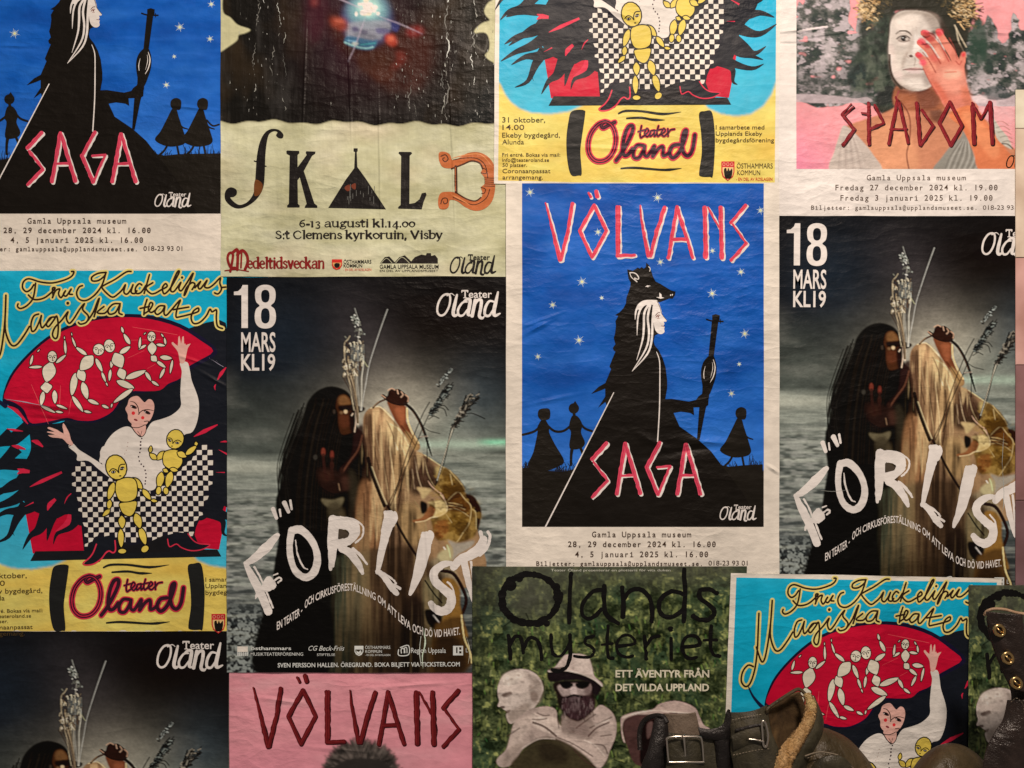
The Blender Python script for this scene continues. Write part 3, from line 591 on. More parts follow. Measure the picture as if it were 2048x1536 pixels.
        P.stroke(q, w, BK, taper=(1.3, 1, .62, .34, .05), cap=False)
    P.fill([(420, 60), (600, 20), (730, 60), (690, 250), (722, 420), (745, 520), (690, 500), (640, 440), (560, 470), (470, 440), (380, 390), (330, 300), (330, 180)], BK); P.fill([(1640, 20), (1760, 40), (1760, 200), (1720, 380), (1680, 470), (1620, 470), (1560, 500), (1540, 480), (1600, 340), (1640, 200)], BK)
    for q, w in (([(385, 240), (470, 200), (605, 140)], 26), ([(350, 380), (410, 350)], 16), ([(505, 410), (520, 370), (560, 330)], 34), ([(620, 365), (640, 320), (668, 292)], 10), ([(300, 110), (340, 125), (385, 132)], 34), ([(300, 150), (320, 135), (385, 128)], 20), ([(1660, 160), (1720, 162)], 12), ([(1680, 0), (1750, 40)], 24), ([(560, 560), (640, 500), (655, 440)], 40)):
        P.stroke(q, w, K(202, 34, 62), taper=(.1, 1, .6), cap=False)
    P.Z = ZG1
    for q, w in (([(60, 1170), (140, 1210), (235, 1320)], 34), ([(60, 1360), (120, 1370), (195, 1380)], 20), ([(265, 1460), (310, 1470), (360, 1510)], 40), ([(100, 1500), (150, 1510), (215, 1530)], 34), ([(1612, 1425), (1700, 1380), (1810, 1325)], 34), ([(1808, 955), (1840, 900), (1880, 850)], 30), ([(1830, 1470), (1870, 1465), (1900, 1470)], 16), ([(1790, 1040), (1785, 1010), (1795, 990)], 14)):
        P.stroke(q, w, K(196, 30, 58), taper=(.15, 1, .25), cap=False)
    P.part('checked_skirt_print'); P.Z = ZC
    reg = [(672, 105), (720, 62), (800, 75), (860, 120), (930, 190), (1000, 210), (1090, 200), (1200, 275), (1250, 270), (1290, 180), (1400, 140), (1440, 100), (1500, 50), (1540, -25), (1590, -50), (1640, -20), (1655, 80), (1640, 200), (1612, 330), (1560, 460), (1515, 560), (1500, 640), (1300, 640), (1200, 650), (1080, 668), (940, 640), (860, 600), (770, 690), (755, 660), (745, 520), (715, 380), (685, 250)]
    P.fill(reg, K(20, 18, 28), sm=False)
    rg = np.array(reg, float)
    def inside(x, y):
        c = False; q = np.roll(rg, -1, 0)
        for (ax, ay), (bx, by) in zip(rg, q):
            if (ay > y) != (by > y) and x < (bx-ax)*(y-ay)/(by-ay)+ax: c = not c
        return c
    V = []; F = []; s_ = 36.2; k = 0
    for i in range(-1, 30):
        for j in range(-4, 20):
            if (i+j) % 2: continue
            cx = 680+i*s_+j*.9; cy = 82+j*s_+i*.35
            if not inside(cx, cy): continue
            h = s_/2-.8; q = [(cx-h, cy-h), (cx+h, cy-h), (cx+h, cy+h), (cx-h, cy+h)]
            if not all(inside(*a) for a in q): q = [((x+cx)/2, (y+cy)/2) if not inside(x, y) else (x, y) for x, y in q]
            V += [(x+RNG.normal(0, .8), y+RNG.normal(0, .8)) for x, y in q]; F.append((k, k+1, k+2, k+3)); k += 4
    P._add(P.Z(V), F, K(222, 208, 178))
    P.part('stage_plank_print')
    P.fill([(420, 698), (960, 700), (1665, 708), (1692, 758), (384, 766)], K(20, 21, 24), sm=False)
    P.fill([(940, 650), (1000, 648), (1080, 668), (1200, 645), (1300, 600), (1340, 610), (1340, 720), (940, 720)], K(20, 18, 20), sm=False)
    P.part('pointed_shoe_print')
    P.fill([(775, 695), (820, 640), (870, 605), (960, 588), (972, 660), (960, 690), (935, 705), (900, 725), (860, 780), (800, 802), (748, 795), (790, 750), (830, 670)], BK, sm=False)
    P.stroke([(838, 655), (815, 715), (785, 755), (745, 788), (765, 803), (820, 795), (870, 760), (900, 720), (925, 705), (950, 718), (968, 700), (965, 632)], 10, K(205, 44, 66))
    P.part('pointed_shoe_print', True)
    P.fill([(1318, 600), (1400, 580), (1460, 590), (1500, 640), (1560, 668), (1618, 672), (1570, 705), (1490, 712), (1430, 700), (1385, 665), (1340, 685)], BK, sm=False)
    P.stroke([(1325, 628), (1338, 682), (1385, 664), (1420, 690), (1485, 713), (1560, 706), (1616, 674), (1545, 665), (1500, 640), (1465, 592)], 8, K(205, 44, 66))
    # the puppeteer
    P.part('puppeteer_print'); P.Z = ZG1
    P.fill([(860, 1530), (890, 1460), (950, 1390), (1030, 1345), (1090, 1350), (1150, 1420), (1185, 1425), (1220, 1370), (1265, 1305), (1340, 1280), (1420, 1250), (1480, 1205), (1506, 1160), (1500, 1080), (1505, 960), (1512, 880), (1497, 812), (1558, 808), (1580, 880), (1595, 960), (1640, 1080), (1655, 1170), (1642, 1290), (1600, 1385), (1530, 1412), (1470, 1500), (1390, 1620), (1350, 1750), (1300, 1790), (1270, 1850), (1220, 1860), (1180, 1850), (1120, 1790), (1050, 1740), (960, 1640), (830, 1640)], PK)
    P.Z = ZG2
    P.fill([(542, 52), (578, 28), (625, 75), (700, 122), (790, 180), (860, 240), (900, 300), (860, 290), (780, 230), (700, 165), (612, 162), (608, 110)], PK)
    P.fill([(800, 170), (850, 30), (1300, 30), (1320, 90), (1290, 200), (1250, 280), (1238, 340), (1222, 385), (1175, 398), (1140, 380), (1080, 330), (1040, 300), (900, 280)], PK)
    P.stroke([(545, 50), (575, 32)], 6, INK)
    for i, (x, y) in enumerate([(1110, 15), (1108, 40), (1108, 70), (1104, 98), (1094, 132), (1100, 165), (1115, 190), (1134, 208), (1146, 238), (1152, 265), (1152, 295), (1148, 322), (1146, 345)]): P.ell(x, y, 6, 7, K(60, 40, 45))
    for i, (x, y) in enumerate([(1010, 20), (1005, 50), (998, 80), (985, 110)]): P.ell(x, y, 3, 4, K(150, 110, 95))
    P.Z = ZG1
    for y in (1440, 1468, 1495, 1523): P.ell(1172 if y > 1450 else 1180, y, 6, 7, K(60, 40, 45))
    FL = K(218, 160, 142)
    P.fill([(1498, 812), (1486, 745), (1470, 705), (1428, 655), (1440, 640), (1478, 672), (1482, 610), (1494, 590), (1506, 655), (1516, 600), (1528, 594), (1532, 655), (1540, 650), (1548, 665), (1586, 652), (1562, 690), (1552, 735), (1532, 812)], FL, n=2)
    P.fill([(600, 1500), (560, 1480), (520, 1440), (440, 1432), (402, 1412), (460, 1408), (398, 1390), (402, 1382), (458, 1385), (400, 1358), (412, 1345), (478, 1368), (532, 1400), (522, 1345), (530, 1312), (555, 1350), (580, 1400), (592, 1450), (610, 1480)], FL, n=2)
    P.fill([(1100, 1320), (1200, 1320), (1215, 1370), (1185, 1425), (1150, 1410), (1110, 1360)], FL); P.stroke([(1095, 1345), (1130, 1395), (1180, 1425), (1212, 1390), (1218, 1345)], 6, INK); P.stroke([(1145, 1380), (1160, 1400), (1168, 1420), (1180, 1380)], 4, INK)
    P.fill([(1075, 1115), (1110, 1092), (1150, 1090), (1185, 1125), (1205, 1140), (1235, 1115), (1265, 1122), (1284, 1165), (1276, 1230), (1248, 1290), (1200, 1335), (1150, 1345), (1105, 1325), (1068, 1285), (1064, 1240), (1044, 1195), (1062, 1160)], FL); 
    P.stroke([(1085, 1132), (1120, 1142), (1148, 1180), (1158, 1240)], 8, INK, taper=(.5, 1, .8)); P.stroke([(1278, 1210), (1230, 1200), (1180, 1212), (1152, 1240)], 8, INK, taper=(.5, 1, .8))
    for x, y, r in ((1112, 1178, 24), (1225, 1224, 25)): P.ell(x, y, 30, 13, K(60, 30, 34), r); P.ell(x+2, y, 11, 11, INK); P.ell(x-18, y-4, 5, 4, K(230, 220, 205))
    P.ell(1110, 1230, 15, 15, K(206, 44, 48)); P.ell(1188, 1268, 14, 14, K(206, 44, 48)); P.ell(1130, 1286, 17, 8, K(120, 40, 44), 20); P.stroke([(1062, 1265), (1070, 1310)], 4, INK); P.stroke([(1090, 1345), (1150, 1350), (1210, 1325)], 6, INK)
    for q in ([(1200, 1300), (1232, 1296), (1240, 1310)], [(1225, 1322), (1238, 1300)]): P.stroke(q, 6, INK)
    # yellow puppets
    P.part('yellow_puppet_print'); P.Z = ZG2
    Y_ = lambda a, b, w, lw=8: lens(P, a, b, w, YL, INK, lw)
    Y_((1300, 95), (1242, 150), 52); Y_((1232, 148), (1186, 110), 44); Y_((1185, 95), (1192, 50), 32); Y_((1300, 235), (1345, 235), 40) if 0 else None
    P.fill([(1310, 85), (1400, 78), (1440, 150), (1430, 200), (1390, 232), (1330, 225), (1290, 190), (1285, 130)], YL); P.stroke([(1310, 85), (1400, 78), (1440, 150), (1430, 200), (1390, 232), (1330, 225), (1290, 190), (1285, 130)], 8, INK, closed=True)
    Y_((1275, 260), (1255, 370), 60); Y_((1350, 255), (1320, 365), 60); Y_((1290, 232), (1325, 250), 34); Y_((1345, 228), (1400, 240), 36); P.ell(1252, 398, 22, 34, YL, 10, INK, 8); P.ell(1310, 400, 22, 30, YL, -10, INK, 8)
    Y_((1405, 100), (1465, 130), 50); Y_((1470, 112), (1545, 50), 44); Y_((1550, 42), (1545, 15), 32)
    P.Z = ZG1; P.ell(1458, 1446, 72, 82, YL, 18, INK, 9); puppet_face(P, 1445, 1460, 66, 70, 18)
    P.Z = ZC; P.part('yellow_puppet_print', True)
    Y_((958, 225), (925, 335), 48); Y_((932, 345), (925, 405), 38); Y_((930, 412), (885, 455), 34); Y_((1090, 195), (1150, 262), 52); Y_((1160, 275), (1208, 342), 40); Y_((1215, 350), (1256, 358), 26)
    Y_((1005, 555), (1008, 675), 44); Y_((1140, 548), (1172, 658), 50); P.ell(1014, 708, 30, 19, YL, 0, INK, 7); P.ell(1170, 695, 30, 24, YL, -40, INK, 7); Y_((1012, 462), (1016, 540), 50); Y_((1110, 448), (1136, 540), 56)
    pel = [(998, 368), (1055, 358), (1115, 355), (1112, 405), (1090, 450), (1058, 462), (1020, 440), (1002, 405)]; P.fill(pel, YL); P.stroke(pel, 8, INK, closed=True)
    to = [(985, 205), (1050, 185), (1105, 200), (1122, 260), (1112, 330), (1060, 358), (1000, 350), (972, 290), (972, 235)]; P.fill(to, YL); P.stroke(to, 8, INK, closed=True)
    P.ell(978, 112, 72, 90, YL, -14, INK, 9); puppet_face(P, 985, 125, 64, 80, -22, 8)
    # bottom panel
    P.part('black_bar_print')
    for q in ([(545, 812), (590, 795), (640, 800), (646, 830), (622, 1000), (612, 1100), (622, 1250), (600, 1265), (545, 1260), (518, 1150), (512, 1000), (528, 870)], [(1468, 812), (1500, 805), (1550, 806), (1570, 900), (1576, 1050), (1562, 1262), (1540, 1275), (1475, 1272), (1463, 1240), (1482, 1100), (1476, 950), (1462, 850)]): P.part('black_bar_print', True); P.fill(q, K(26, 26, 24))
    for q in ([(885, 822), (935, 803), (1050, 805), (1200, 825), (1335, 810)], [(943, 856), (1050, 852), (1130, 866), (1218, 868)], [(903, 1215), (1000, 1210), (1180, 1224), (1250, 1224), (1338, 1214)]): P.part('drawn_line_print', True); P.stroke(q, 18, K(26, 26, 24), taper=(.6, .9, .8, 1, .1))
    P.part('script_lettering')
    OL = [([(858, 885), (815, 905), (775, 925), (762, 905), (790, 882), (830, 900), (858, 950), (866, 1020), (845, 1100), (795, 1155), (725, 1162), (678, 1115), (668, 1040), (690, 960), (740, 900), (790, 880)], 1), ([(868, 1160), (905, 1110), (950, 1030), (985, 950), (985, 910), (955, 920), (928, 985), (915, 1070), (925, 1120), (955, 1115), (985, 1075)], 1),
          ([(1062, 1052), (1020, 1050), (992, 1090), (995, 1135), (1030, 1140), (1062, 1090), (1072, 1055), (1068, 1110), (1090, 1128), (1120, 1090)], .9), ([(1120, 1090), (1142, 1055), (1138, 1090), (1130, 1130), (1165, 1080), (1200, 1058), (1205, 1090), (1205, 1125), (1240, 1110), (1262, 1075)], .9),
          ([(1318, 1045), (1272, 1055), (1250, 1105), (1275, 1140), (1320, 1100), (1358, 1010), (1372, 945), (1352, 960), (1340, 1040), (1352, 1105), (1385, 1125), (1415, 1080), (1432, 975)], 1)]
    TE = [([(1050, 910), (1040, 965), (1045, 995), (1062, 985)], .45), ([(1025, 952), (1080, 938)], .4), ([(1065, 985), (1100, 950), (1088, 930), (1072, 965), (1092, 988), (1115, 960)], .45), ([(1140, 942), (1115, 950), (1112, 985), (1138, 965), (1142, 942), (1142, 985), (1160, 965)], .45), ([(1172, 910), (1160, 960), (1168, 985), (1190, 965)], .45), ([(1150, 945), (1195, 935)], .4), ([(1185, 975), (1220, 948), (1208, 930), (1192, 965), (1212, 985), (1240, 960)], .45), ([(1238, 930), (1240, 985)], .45), ([(1240, 965), (1258, 940), (1288, 934)], .45)]
    for q, w in OL+TE: P.stroke(q, 44*w, K(200, 44, 66))
    for q, w in OL+TE: P.stroke(q, 26*w, K(48, 20, 32))
    for q, w in OL[:1]: P.stroke(q, 8, K(190, 36, 58), cap=False, taper=(.1, .1, 1, 1, 1, .2))
    P.part('info_lettering'); t = K(72, 54, 28)
    for s_, a, b, y, cp in (('31 oktober,', 52, 360, 885, 37), ('14.00', 54, 210, 938, 36), ('Ekeby bygdegård,', 52, 466, 993, 34), ('Alunda', 52, 208, 1042, 34), ('Fri entré. Bokas via mail:', 52, 468, 1130, 25), ('info@teateroland.se', 52, 388, 1167, 25), ('50 platser.', 54, 230, 1203, 25), ('Coronaanpassat', 54, 398, 1248, 30), ('arrangemang.', 54, 344, 1293, 30), ('I samarbete med', 1582, 1930, 935, 30), ('Upplands Ekeby', 1582, 1915, 980, 30), ('bygdegårdsförening', 1582, 2000, 1027, 30)):
        P.text(s_, a, b, y, cp, t, bold=.004)
    P.text('ÖSTHAMMARS', 1732, 1990, 1215, 36, t); P.text('KOMMUN', 1735, 1900, 1262, 34, t); P.text('- EN DEL AV ROSLAGEN', 1728, 1988, 1303, 22, K(190, 66, 40), bold=.01)
    P.part('municipal_crest')
    P.fill([(1622, 1165), (1716, 1165), (1716, 1240), (1706, 1275), (1668, 1305), (1632, 1275), (1622, 1240)], K(186, 32, 40), sm=False); P.fill([(1630, 1206), (1708, 1206), (1708, 1240), (1700, 1270), (1668, 1296), (1638, 1270), (1630, 1240)], K(222, 170, 110), sm=False)
    P.fill([(1640, 1225), (1655, 1212), (1662, 1235), (1672, 1212), (1682, 1232), (1698, 1215), (1700, 1250), (1690, 1285), (1668, 1290), (1648, 1282)], INK); 
    for x in (1640, 1668, 1696): P.ell(x, 1185, 9, 11, K(186, 32, 40), 0, K(225, 160, 120), 3)
    if box[0] == 0: 
        P.part('scratch', True); P.Z = ZG1
        for q in ([(1740, 770), (1830, 830), (1870, 850)], [(1790, 790), (1810, 800)], [(30, 1110), (220, 1140), (420, 1180)]): P.stroke(q, 5, K(150, 140, 150), taper=(.1, 1, .2), jit=.8)
    # hand-drawn title
    P.part('script_title'); P.Z = ZG1
    T = [[(598, 55), (618, 58), (598, 95), (540, 125), (440, 150), (340, 142), (245, 115), (200, 140), (192, 190), (222, 222), (258, 205), (285, 165)], [(300, 150), (290, 230), (272, 290), (225, 340), (175, 362), (150, 345), (155, 322)], [(240, 250), (290, 288), (370, 275), (435, 225), (462, 192), (440, 195), (445, 255), (440, 270), (465, 215), (500, 200), (490, 240), (512, 272), (548, 215), (530, 245), (555, 258), (595, 200), (578, 240), (605, 245)],
         [(885, 62), (820, 70), (768, 100), (770, 132), (820, 130), (868, 95), (885, 62)], [(882, 70), (850, 170), (790, 250), (720, 295), (662, 285), (640, 235), (660, 185), (690, 172)], [(1092, 55), (1050, 60), (960, 120), (870, 168), (850, 188), (895, 240), (940, 268), (985, 240), (1020, 205), (1045, 165), (1032, 225), (1058, 243), (1090, 205), (1108, 165), (1092, 225), (1120, 238), (1140, 215)], [(1182, 168), (1158, 156), (1128, 195), (1136, 236), (1175, 228), (1215, 170)],
         [(1245, 80), (1225, 150), (1200, 238)], [(1272, 148), (1215, 190), (1252, 236), (1290, 236), (1340, 208), (1390, 180), (1378, 155), (1352, 190), (1365, 240), (1405, 210), (1450, 140), (1492, 60), (1475, 60), (1435, 150), (1420, 210), (1445, 222), (1480, 180), (1505, 145), (1488, 195), (1508, 215), (1545, 165), (1605, 70), (1590, 120), (1545, 235), (1532, 250), (1552, 190), (1595, 148), (1622, 162), (1598, 205)],
         [(1622, 190), (1668, 138), (1648, 180), (1668, 198), (1722, 128), (1702, 180), (1735, 190), (1780, 160), (1832, 108), (1828, 150), (1842, 200), (1815, 240), (1785, 232)], [(1842, 188), (1878, 184)],
         [(325, 408), (285, 425), (262, 490), (270, 550), (300, 535), (335, 460), (348, 420), (340, 480), (355, 522), (395, 478), (430, 440)], [(462, 432), (420, 440), (390, 490), (408, 512), (450, 460), (475, 425), (488, 500), (482, 590), (462, 612), (440, 580), (460, 520), (520, 455), (568, 390), (555, 440), (578, 485), (615, 450), (665, 370), (705, 322), (690, 370), (738, 425), (722, 475), (675, 492), (655, 478)], [(735, 460), (780, 390), (815, 300), (828, 282), (805, 360), (785, 430)],
         [(868, 345), (810, 395), (870, 402), (905, 370)], [(1002, 322), (945, 325), (902, 370), (912, 408), (962, 395), (1000, 330), (990, 395), (1018, 412)], [(1225, 285), (1205, 350), (1198, 415)], [(1165, 362), (1245, 345)], [(1200, 405), (1245, 375), (1272, 325), (1250, 315), (1235, 370), (1260, 395), (1300, 370)], [(1370, 340), (1325, 342), (1290, 385), (1310, 412), (1350, 385), (1372, 345), (1365, 400), (1385, 418), (1430, 370), (1500, 292), (1475, 360), (1465, 430), (1500, 430), (1600, 405), (1650, 385), (1648, 358), (1608, 385), (1590, 440), (1610, 485), (1660, 478), (1715, 425), (1746, 368), (1764, 390), (1800, 374), (1799, 440), (1809, 508), (1850, 528)], [(1440, 372), (1572, 350)]]
    TM = [[(190, 325), (185, 440), (178, 590), (160, 720), (128, 812), (95, 832), (68, 795), (78, 730), (115, 685), (152, 695)], [(172, 560), (205, 655), (228, 645), (250, 545), (270, 400), (282, 238)], [(270, 400), (270, 490), (298, 575), (335, 582), (385, 520), (425, 455)]]
    hy = K(222, 190, 110)
    for q in T: P.stroke(q, 43, hy, n=4)
    P.ell(567, 318, 24, 24, hy); P.ell(1515, 105, 22, 22, hy)
    P.Z = ZK
    for q in TM: P.stroke(q, 38, hy, n=4)
    for q in TM: P.stroke(q, 13, K(40, 22, 12), n=4)
    P.stroke([(118, 835), (150, 900), (200, 960), (250, 1000)], 26, K(18, 22, 50), taper=(.3, .7, 1.2))
    P.Z = ZG1
    for q in T: P.stroke(q, 15.5, K(40, 22, 12), n=4)
    P.ell(567, 318, 13, 13, K(40, 22, 12)); P.ell(1515, 105, 11, 11, K(40, 22, 12))
    P.done(); return P
fru(I3, 1.0, (-75, 538.5, 545, 1262.3), (-66, 541.5, 536, 1262), 'puppet theatre poster with a raised white arm, along the left edge of the picture', (0, 538, 455, 1262))
fru(A_C, 4.8, (-52, 505, 544, 1281), (-43, 515, 536, 1274.5), 'puppet theatre poster at the top of the picture, only its yellow lower half showing', (995, 0, 1558, 366))
fru(A_K, 10.6, (-78, 537, 506, 1330), (-66, 546, 496, 1310), 'puppet theatre poster with its full title, standing behind the boots at lower right', (1470, 1143, 1930, 1536))
# ================================================================ dark sea posters (two figures with reeds)
def forlist_canvas():
    c = Canvas(452, 552, 1016, 1348, 1.5, (26, 26, 28)); X, Y = c.grid(); H, W = c.H, c.W
    # storm sky
    n = vnoise(H, W, 90, 70, 1, 4)
    c.full(np.ones((H, W)), (27, 26, 27))
    c.full(np.exp(-((X-560)/110)**2-((Y-690)/120)**2), (34, 42, 50), .8)
    c.full(np.exp(-((X-900)/130)**2-((Y-640)/90)**2), (24, 17, 14), .9)
    d = (X-500)*.72-(Y-560); c.full(np.exp(-((X-690-(Y-560)*.35)/70)**2)*np.clip((Y-540)/120, 0, 1), (72, 66, 66), .5)
    c.full(np.clip((Y-740)/130, 0, 1)*np.exp(-((X-480)/190)**2)*(.6+.5*n), (88, 92, 84), .9)
    c.full(np.exp(-((X-790)/130)**2-((Y-850)/90)**2)*(.7+.4*n), (176, 166, 146), .95)
    c.full(np.exp(-((X-920)/110)**2-((Y-880)/70)**2), (140, 144, 130), .7); c.full(np.exp(-((X-960)/70)**2-((Y-800)/80)**2), (52, 62, 68), .7)
    n2 = vnoise(H, W, 60, 22, 9, 4); c.full(np.clip((n2-.5)*2.4, 0, 1)*np.clip((Y-720)/120, 0, 1), (150, 146, 134), .32); c.full(np.clip((.5-n2)*2.4, 0, 1), (18, 20, 22), .35)
    # sea: pale horizon, banded water, shingle in the corner
    sea = np.clip((Y-905)/18, 0, 1); s = vnoise(H, W, 70, 6, 4, 4)
    base = np.clip((Y-905)/330, 0, 1)[..., None]; colr = lin((128, 130, 118))*(1-base)+lin((78, 80, 78))*base; c.full(sea, colr)
    c.full(sea*np.clip((s-.5)*3.5, 0, 1), (176, 176, 160), .55); c.full(sea*np.clip((.48-s)*3.5, 0, 1), (44, 52, 50), .6)
    c.full(np.exp(-((Y-888)/9)**2)*np.clip((X-760)/60, 0, 1), (158, 170, 150), .8); c.full(np.exp(-((Y-884)/6)**2)*np.clip((X-950)/30, 0, 1), (130, 185, 150), .9)
    c.full(np.exp(-((Y-935)/14)**2)*np.clip((640-X)/120, 0, 1), (178, 176, 158), .8)
    g = vnoise(H, W, 5, 4, 6, 2, .7); m = np.clip((Y-1190)/60, 0, 1)*np.clip((640-X)/40, 0, 1)
    c.full(m*np.clip((g-.5)*6+.3, 0, 1), (134, 136, 128), .8); c.full(m*np.clip((.5-g)*6, 0, 1), (30, 30, 30), .8)
    g = vnoise(H, W, 16, 5, 16, 2, .7); m = np.clip((Y-960)/60, 0, 1)*np.clip((1215-Y)/40, 0, 1)*((X < 620) | (X > 900)); c.full(m*np.clip((g-.5)*5, 0, 1), (150, 148, 138), .5); c.full(m*np.clip((.5-g)*5, 0, 1), (52, 52, 50), .5)
    c.full(np.exp(-((X-540)/120)**2-((Y-950)/30)**2), (60, 66, 62), .3)
    # the two figures
    c.Z = Zoom(540, 600, 2.07); DK = (15, 12, 10)
    c.fill([(148, 450), (165, 410), (200, 375), (245, 358), (290, 363), (325, 382), (345, 415), (352, 440), (360, 520), (395, 560), (420, 660), (430, 760), (440, 952), (480, 1100), (520, 1250), (600, 1538), (-15, 1538), (0, 1300), (20, 1100), (38, 980), (30, 900), (28, 820), (55, 745), (48, 690), (75, 640), (100, 580), (130, 520)], DK, 2.2)
    for k in range(44):
        t0 = random.uniform(0, 1); x = 60+t0*60; y = 560-t0*60+random.uniform(-30, 60); c.line([(x+40, y-60), (x-10, y+80), (x-30+random.uniform(-14, 10), y+170), (x-20, y+290)], random.uniform(1.6, 3.4), random.choice([(24, 21, 18), (34, 31, 28), (14, 12, 10)]), .7, .4)
    for k in range(60):
        x = random.uniform(140, 300); c.line([(x+40, 400+random.uniform(0, 60)), (x, 560), (x-30, 760), (x-40, 952)], random.uniform(2, 5), random.choice([(30, 24, 20), (40, 34, 28), (8, 7, 6)]), .45, 1)
    c.fill([(285, 400), (310, 392), (332, 408), (346, 440), (350, 470), (352, 505), (356, 530), (340, 548), (300, 556), (286, 520), (283, 470), (274, 440)], (66, 40, 25), 2.2)
    for q, k, bl in (([(290, 402), (315, 396), (338, 428), (312, 440), (288, 430)], (116, 82, 52), 4), ([(290, 480), (330, 478), (340, 510), (300, 530)], (86, 50, 34), 4), ([(288, 438), (346, 434), (350, 455), (295, 458)], (28, 17, 13), 2.4), ([(330, 470), (352, 470), (352, 545), (336, 546)], (34, 20, 17), 3), ([(338, 438), (392, 444), (386, 462), (345, 466)], (38, 23, 19), 1.6), ([(350, 545), (384, 515), (396, 560), (380, 620), (335, 680), (310, 722), (288, 702), (338, 640)], (44, 27, 25), 4)): c.fill(q, k, bl, .92)
    c.ell(315, 462, 8, 8, (196, 168, 132), 1.6, .9); c.ell(298, 466, 8, 6, (120, 92, 66), 2, .8); c.ell(268, 462, 6, 10, (66, 56, 48), 2, .8)
    for q in ([(356, 456), (358, 500), (352, 545)], [(368, 470), (366, 515)], [(345, 470), (340, 478)]): c.line(q, 3.4, (196, 170, 146), .85, .5)
    c.line([(384, 560), (366, 620), (330, 670), (300, 716)], 8, (92, 60, 46), .7, 1.5)
    for x, y, rx, ry, k in ((223, 628, 9, 17, (112, 56, 44)), (259, 640, 8, 18, (104, 50, 40)), (190, 650, 9, 11, (58, 54, 48)), (258, 684, 8, 16, (66, 38, 30)), (300, 712, 8, 20, (52, 33, 27))): c.ell(x, y, rx, ry, k, 2, .9)
    c.fill([(195, 704), (240, 690), (290, 712), (330, 720), (346, 762), (320, 792), (262, 802), (214, 776)], (40, 26, 22), 6); c.fill([(300, 730), (336, 736), (336, 774), (306, 782)], (72, 48, 39), 6, .7); c.fill([(210, 715), (250, 705), (262, 740), (225, 750)], (60, 38, 30), 6, .7); c.line([(223, 640), (228, 700), (240, 740)], 12, (52, 31, 26), .8, 3); c.line([(259, 655), (258, 700), (262, 740)], 12, (50, 30, 25), .8, 3); c.line([(286, 760), (291, 786)], 4, (126, 100, 78), .7, 1); c.line([(215, 776), (262, 802), (318, 792)], 6, (20, 14, 12), .8, 2)
    c.fill([(215, 822), (262, 826), (306, 815), (300, 846), (274, 866), (232, 850)], (104, 94, 72), 3, .85); c.fill([(240, 850), (298, 850), (322, 960), (262, 968)], (66, 58, 44), 5, .85); c.fill([(328, 700), (372, 762), (376, 1000), (322, 1000), (332, 850)], (52, 46, 36), 7, .85); c.line([(270, 905), (310, 925)], 5, (110, 102, 82), .6, 1.5)
    # pale draped cloth
    SH = (142, 112, 82)
    c.fill([(392, 475), (418, 446), (456, 440), (490, 468), (520, 508), (560, 560), (592, 612), (640, 640), (700, 680), (765, 722), (802, 790), (830, 830), (860, 952), (860, 1180), (330, 1180), (362, 1000), (376, 860), (400, 760), (424, 740), (404, 610), (388, 530)], SH, 1.6)
    for q, k, bl, al in (([(388, 500), (412, 480), (424, 600), (452, 760), (446, 820), (402, 660)], (84, 60, 46), 6, .85), ([(470, 500), (530, 520), (575, 590), (574, 650), (520, 640), (490, 590)], (204, 174, 128), 6, .9), ([(420, 462), (455, 455), (485, 490), (480, 540), (440, 540)], (178, 142, 104), 5, .75), ([(510, 640), (580, 640), (560, 760), (520, 800)], (170, 138, 98), 6, .75), ([(372, 770), (440, 790), (470, 1000), (440, 1180), (340, 1180)], (134, 96, 66), 6, .85), ([(470, 850), (560, 860), (600, 960), (640, 1180), (470, 1180)], (96, 74, 56), 7, .8), ([(556, 720), (600, 690), (700, 700), (730, 770), (650, 800), (590, 800)], (46, 32, 26), 7, .85), ([(596, 650), (650, 650), (680, 700), (640, 750), (600, 720)], (78, 56, 44), 5, .8), ([(690, 686), (762, 724), (802, 792), (745, 800), (700, 750)], (176, 154, 104), 4, .85), ([(530, 860), (600, 840), (640, 900), (640, 1000), (560, 1000)], (160, 130, 90), 7, .75), ([(640, 1100), (740, 1060), (780, 1180), (700, 1180)], (130, 122, 98), 6, .6)): c.fill(q, k, bl, al)
    for q, w, k in (([(418, 448), (456, 442), (500, 482), (545, 532), (580, 592)], 7, (214, 196, 156)), ([(498, 512), (540, 540), (576, 604)], 9, (212, 190, 144)), ([(432, 460), (440, 560), (462, 650)], 5, (164, 138, 104)), ([(497, 606), (506, 680), (516, 760), (520, 860)], 6, (208, 182, 138)), ([(470, 620), (478, 720), (500, 840), (506, 940)], 5, (172, 146, 108)), ([(545, 600), (560, 640)], 5, (216, 196, 150)), ([(520, 590), (530, 620)], 4, (222, 202, 160)), ([(600, 650), (614, 730), (632, 785)], 5, (176, 152, 120)), ([(640, 655), (655, 720), (680, 770)], 4, (160, 138, 104)), ([(640, 640), (700, 680), (762, 724), (802, 790)], 6, (196, 182, 138)), ([(590, 700), (600, 780)], 4, (140, 116, 92)), ([(725, 700), (735, 760), (760, 790)], 4, (206, 190, 146)), ([(450, 860), (470, 950), (480, 1080)], 6, (140, 112, 80)), ([(600, 830), (640, 900), (650, 990)], 5, (150, 128, 90))): c.line(q, w, k, .8, 1.3, taper=(.3, 1, .3))
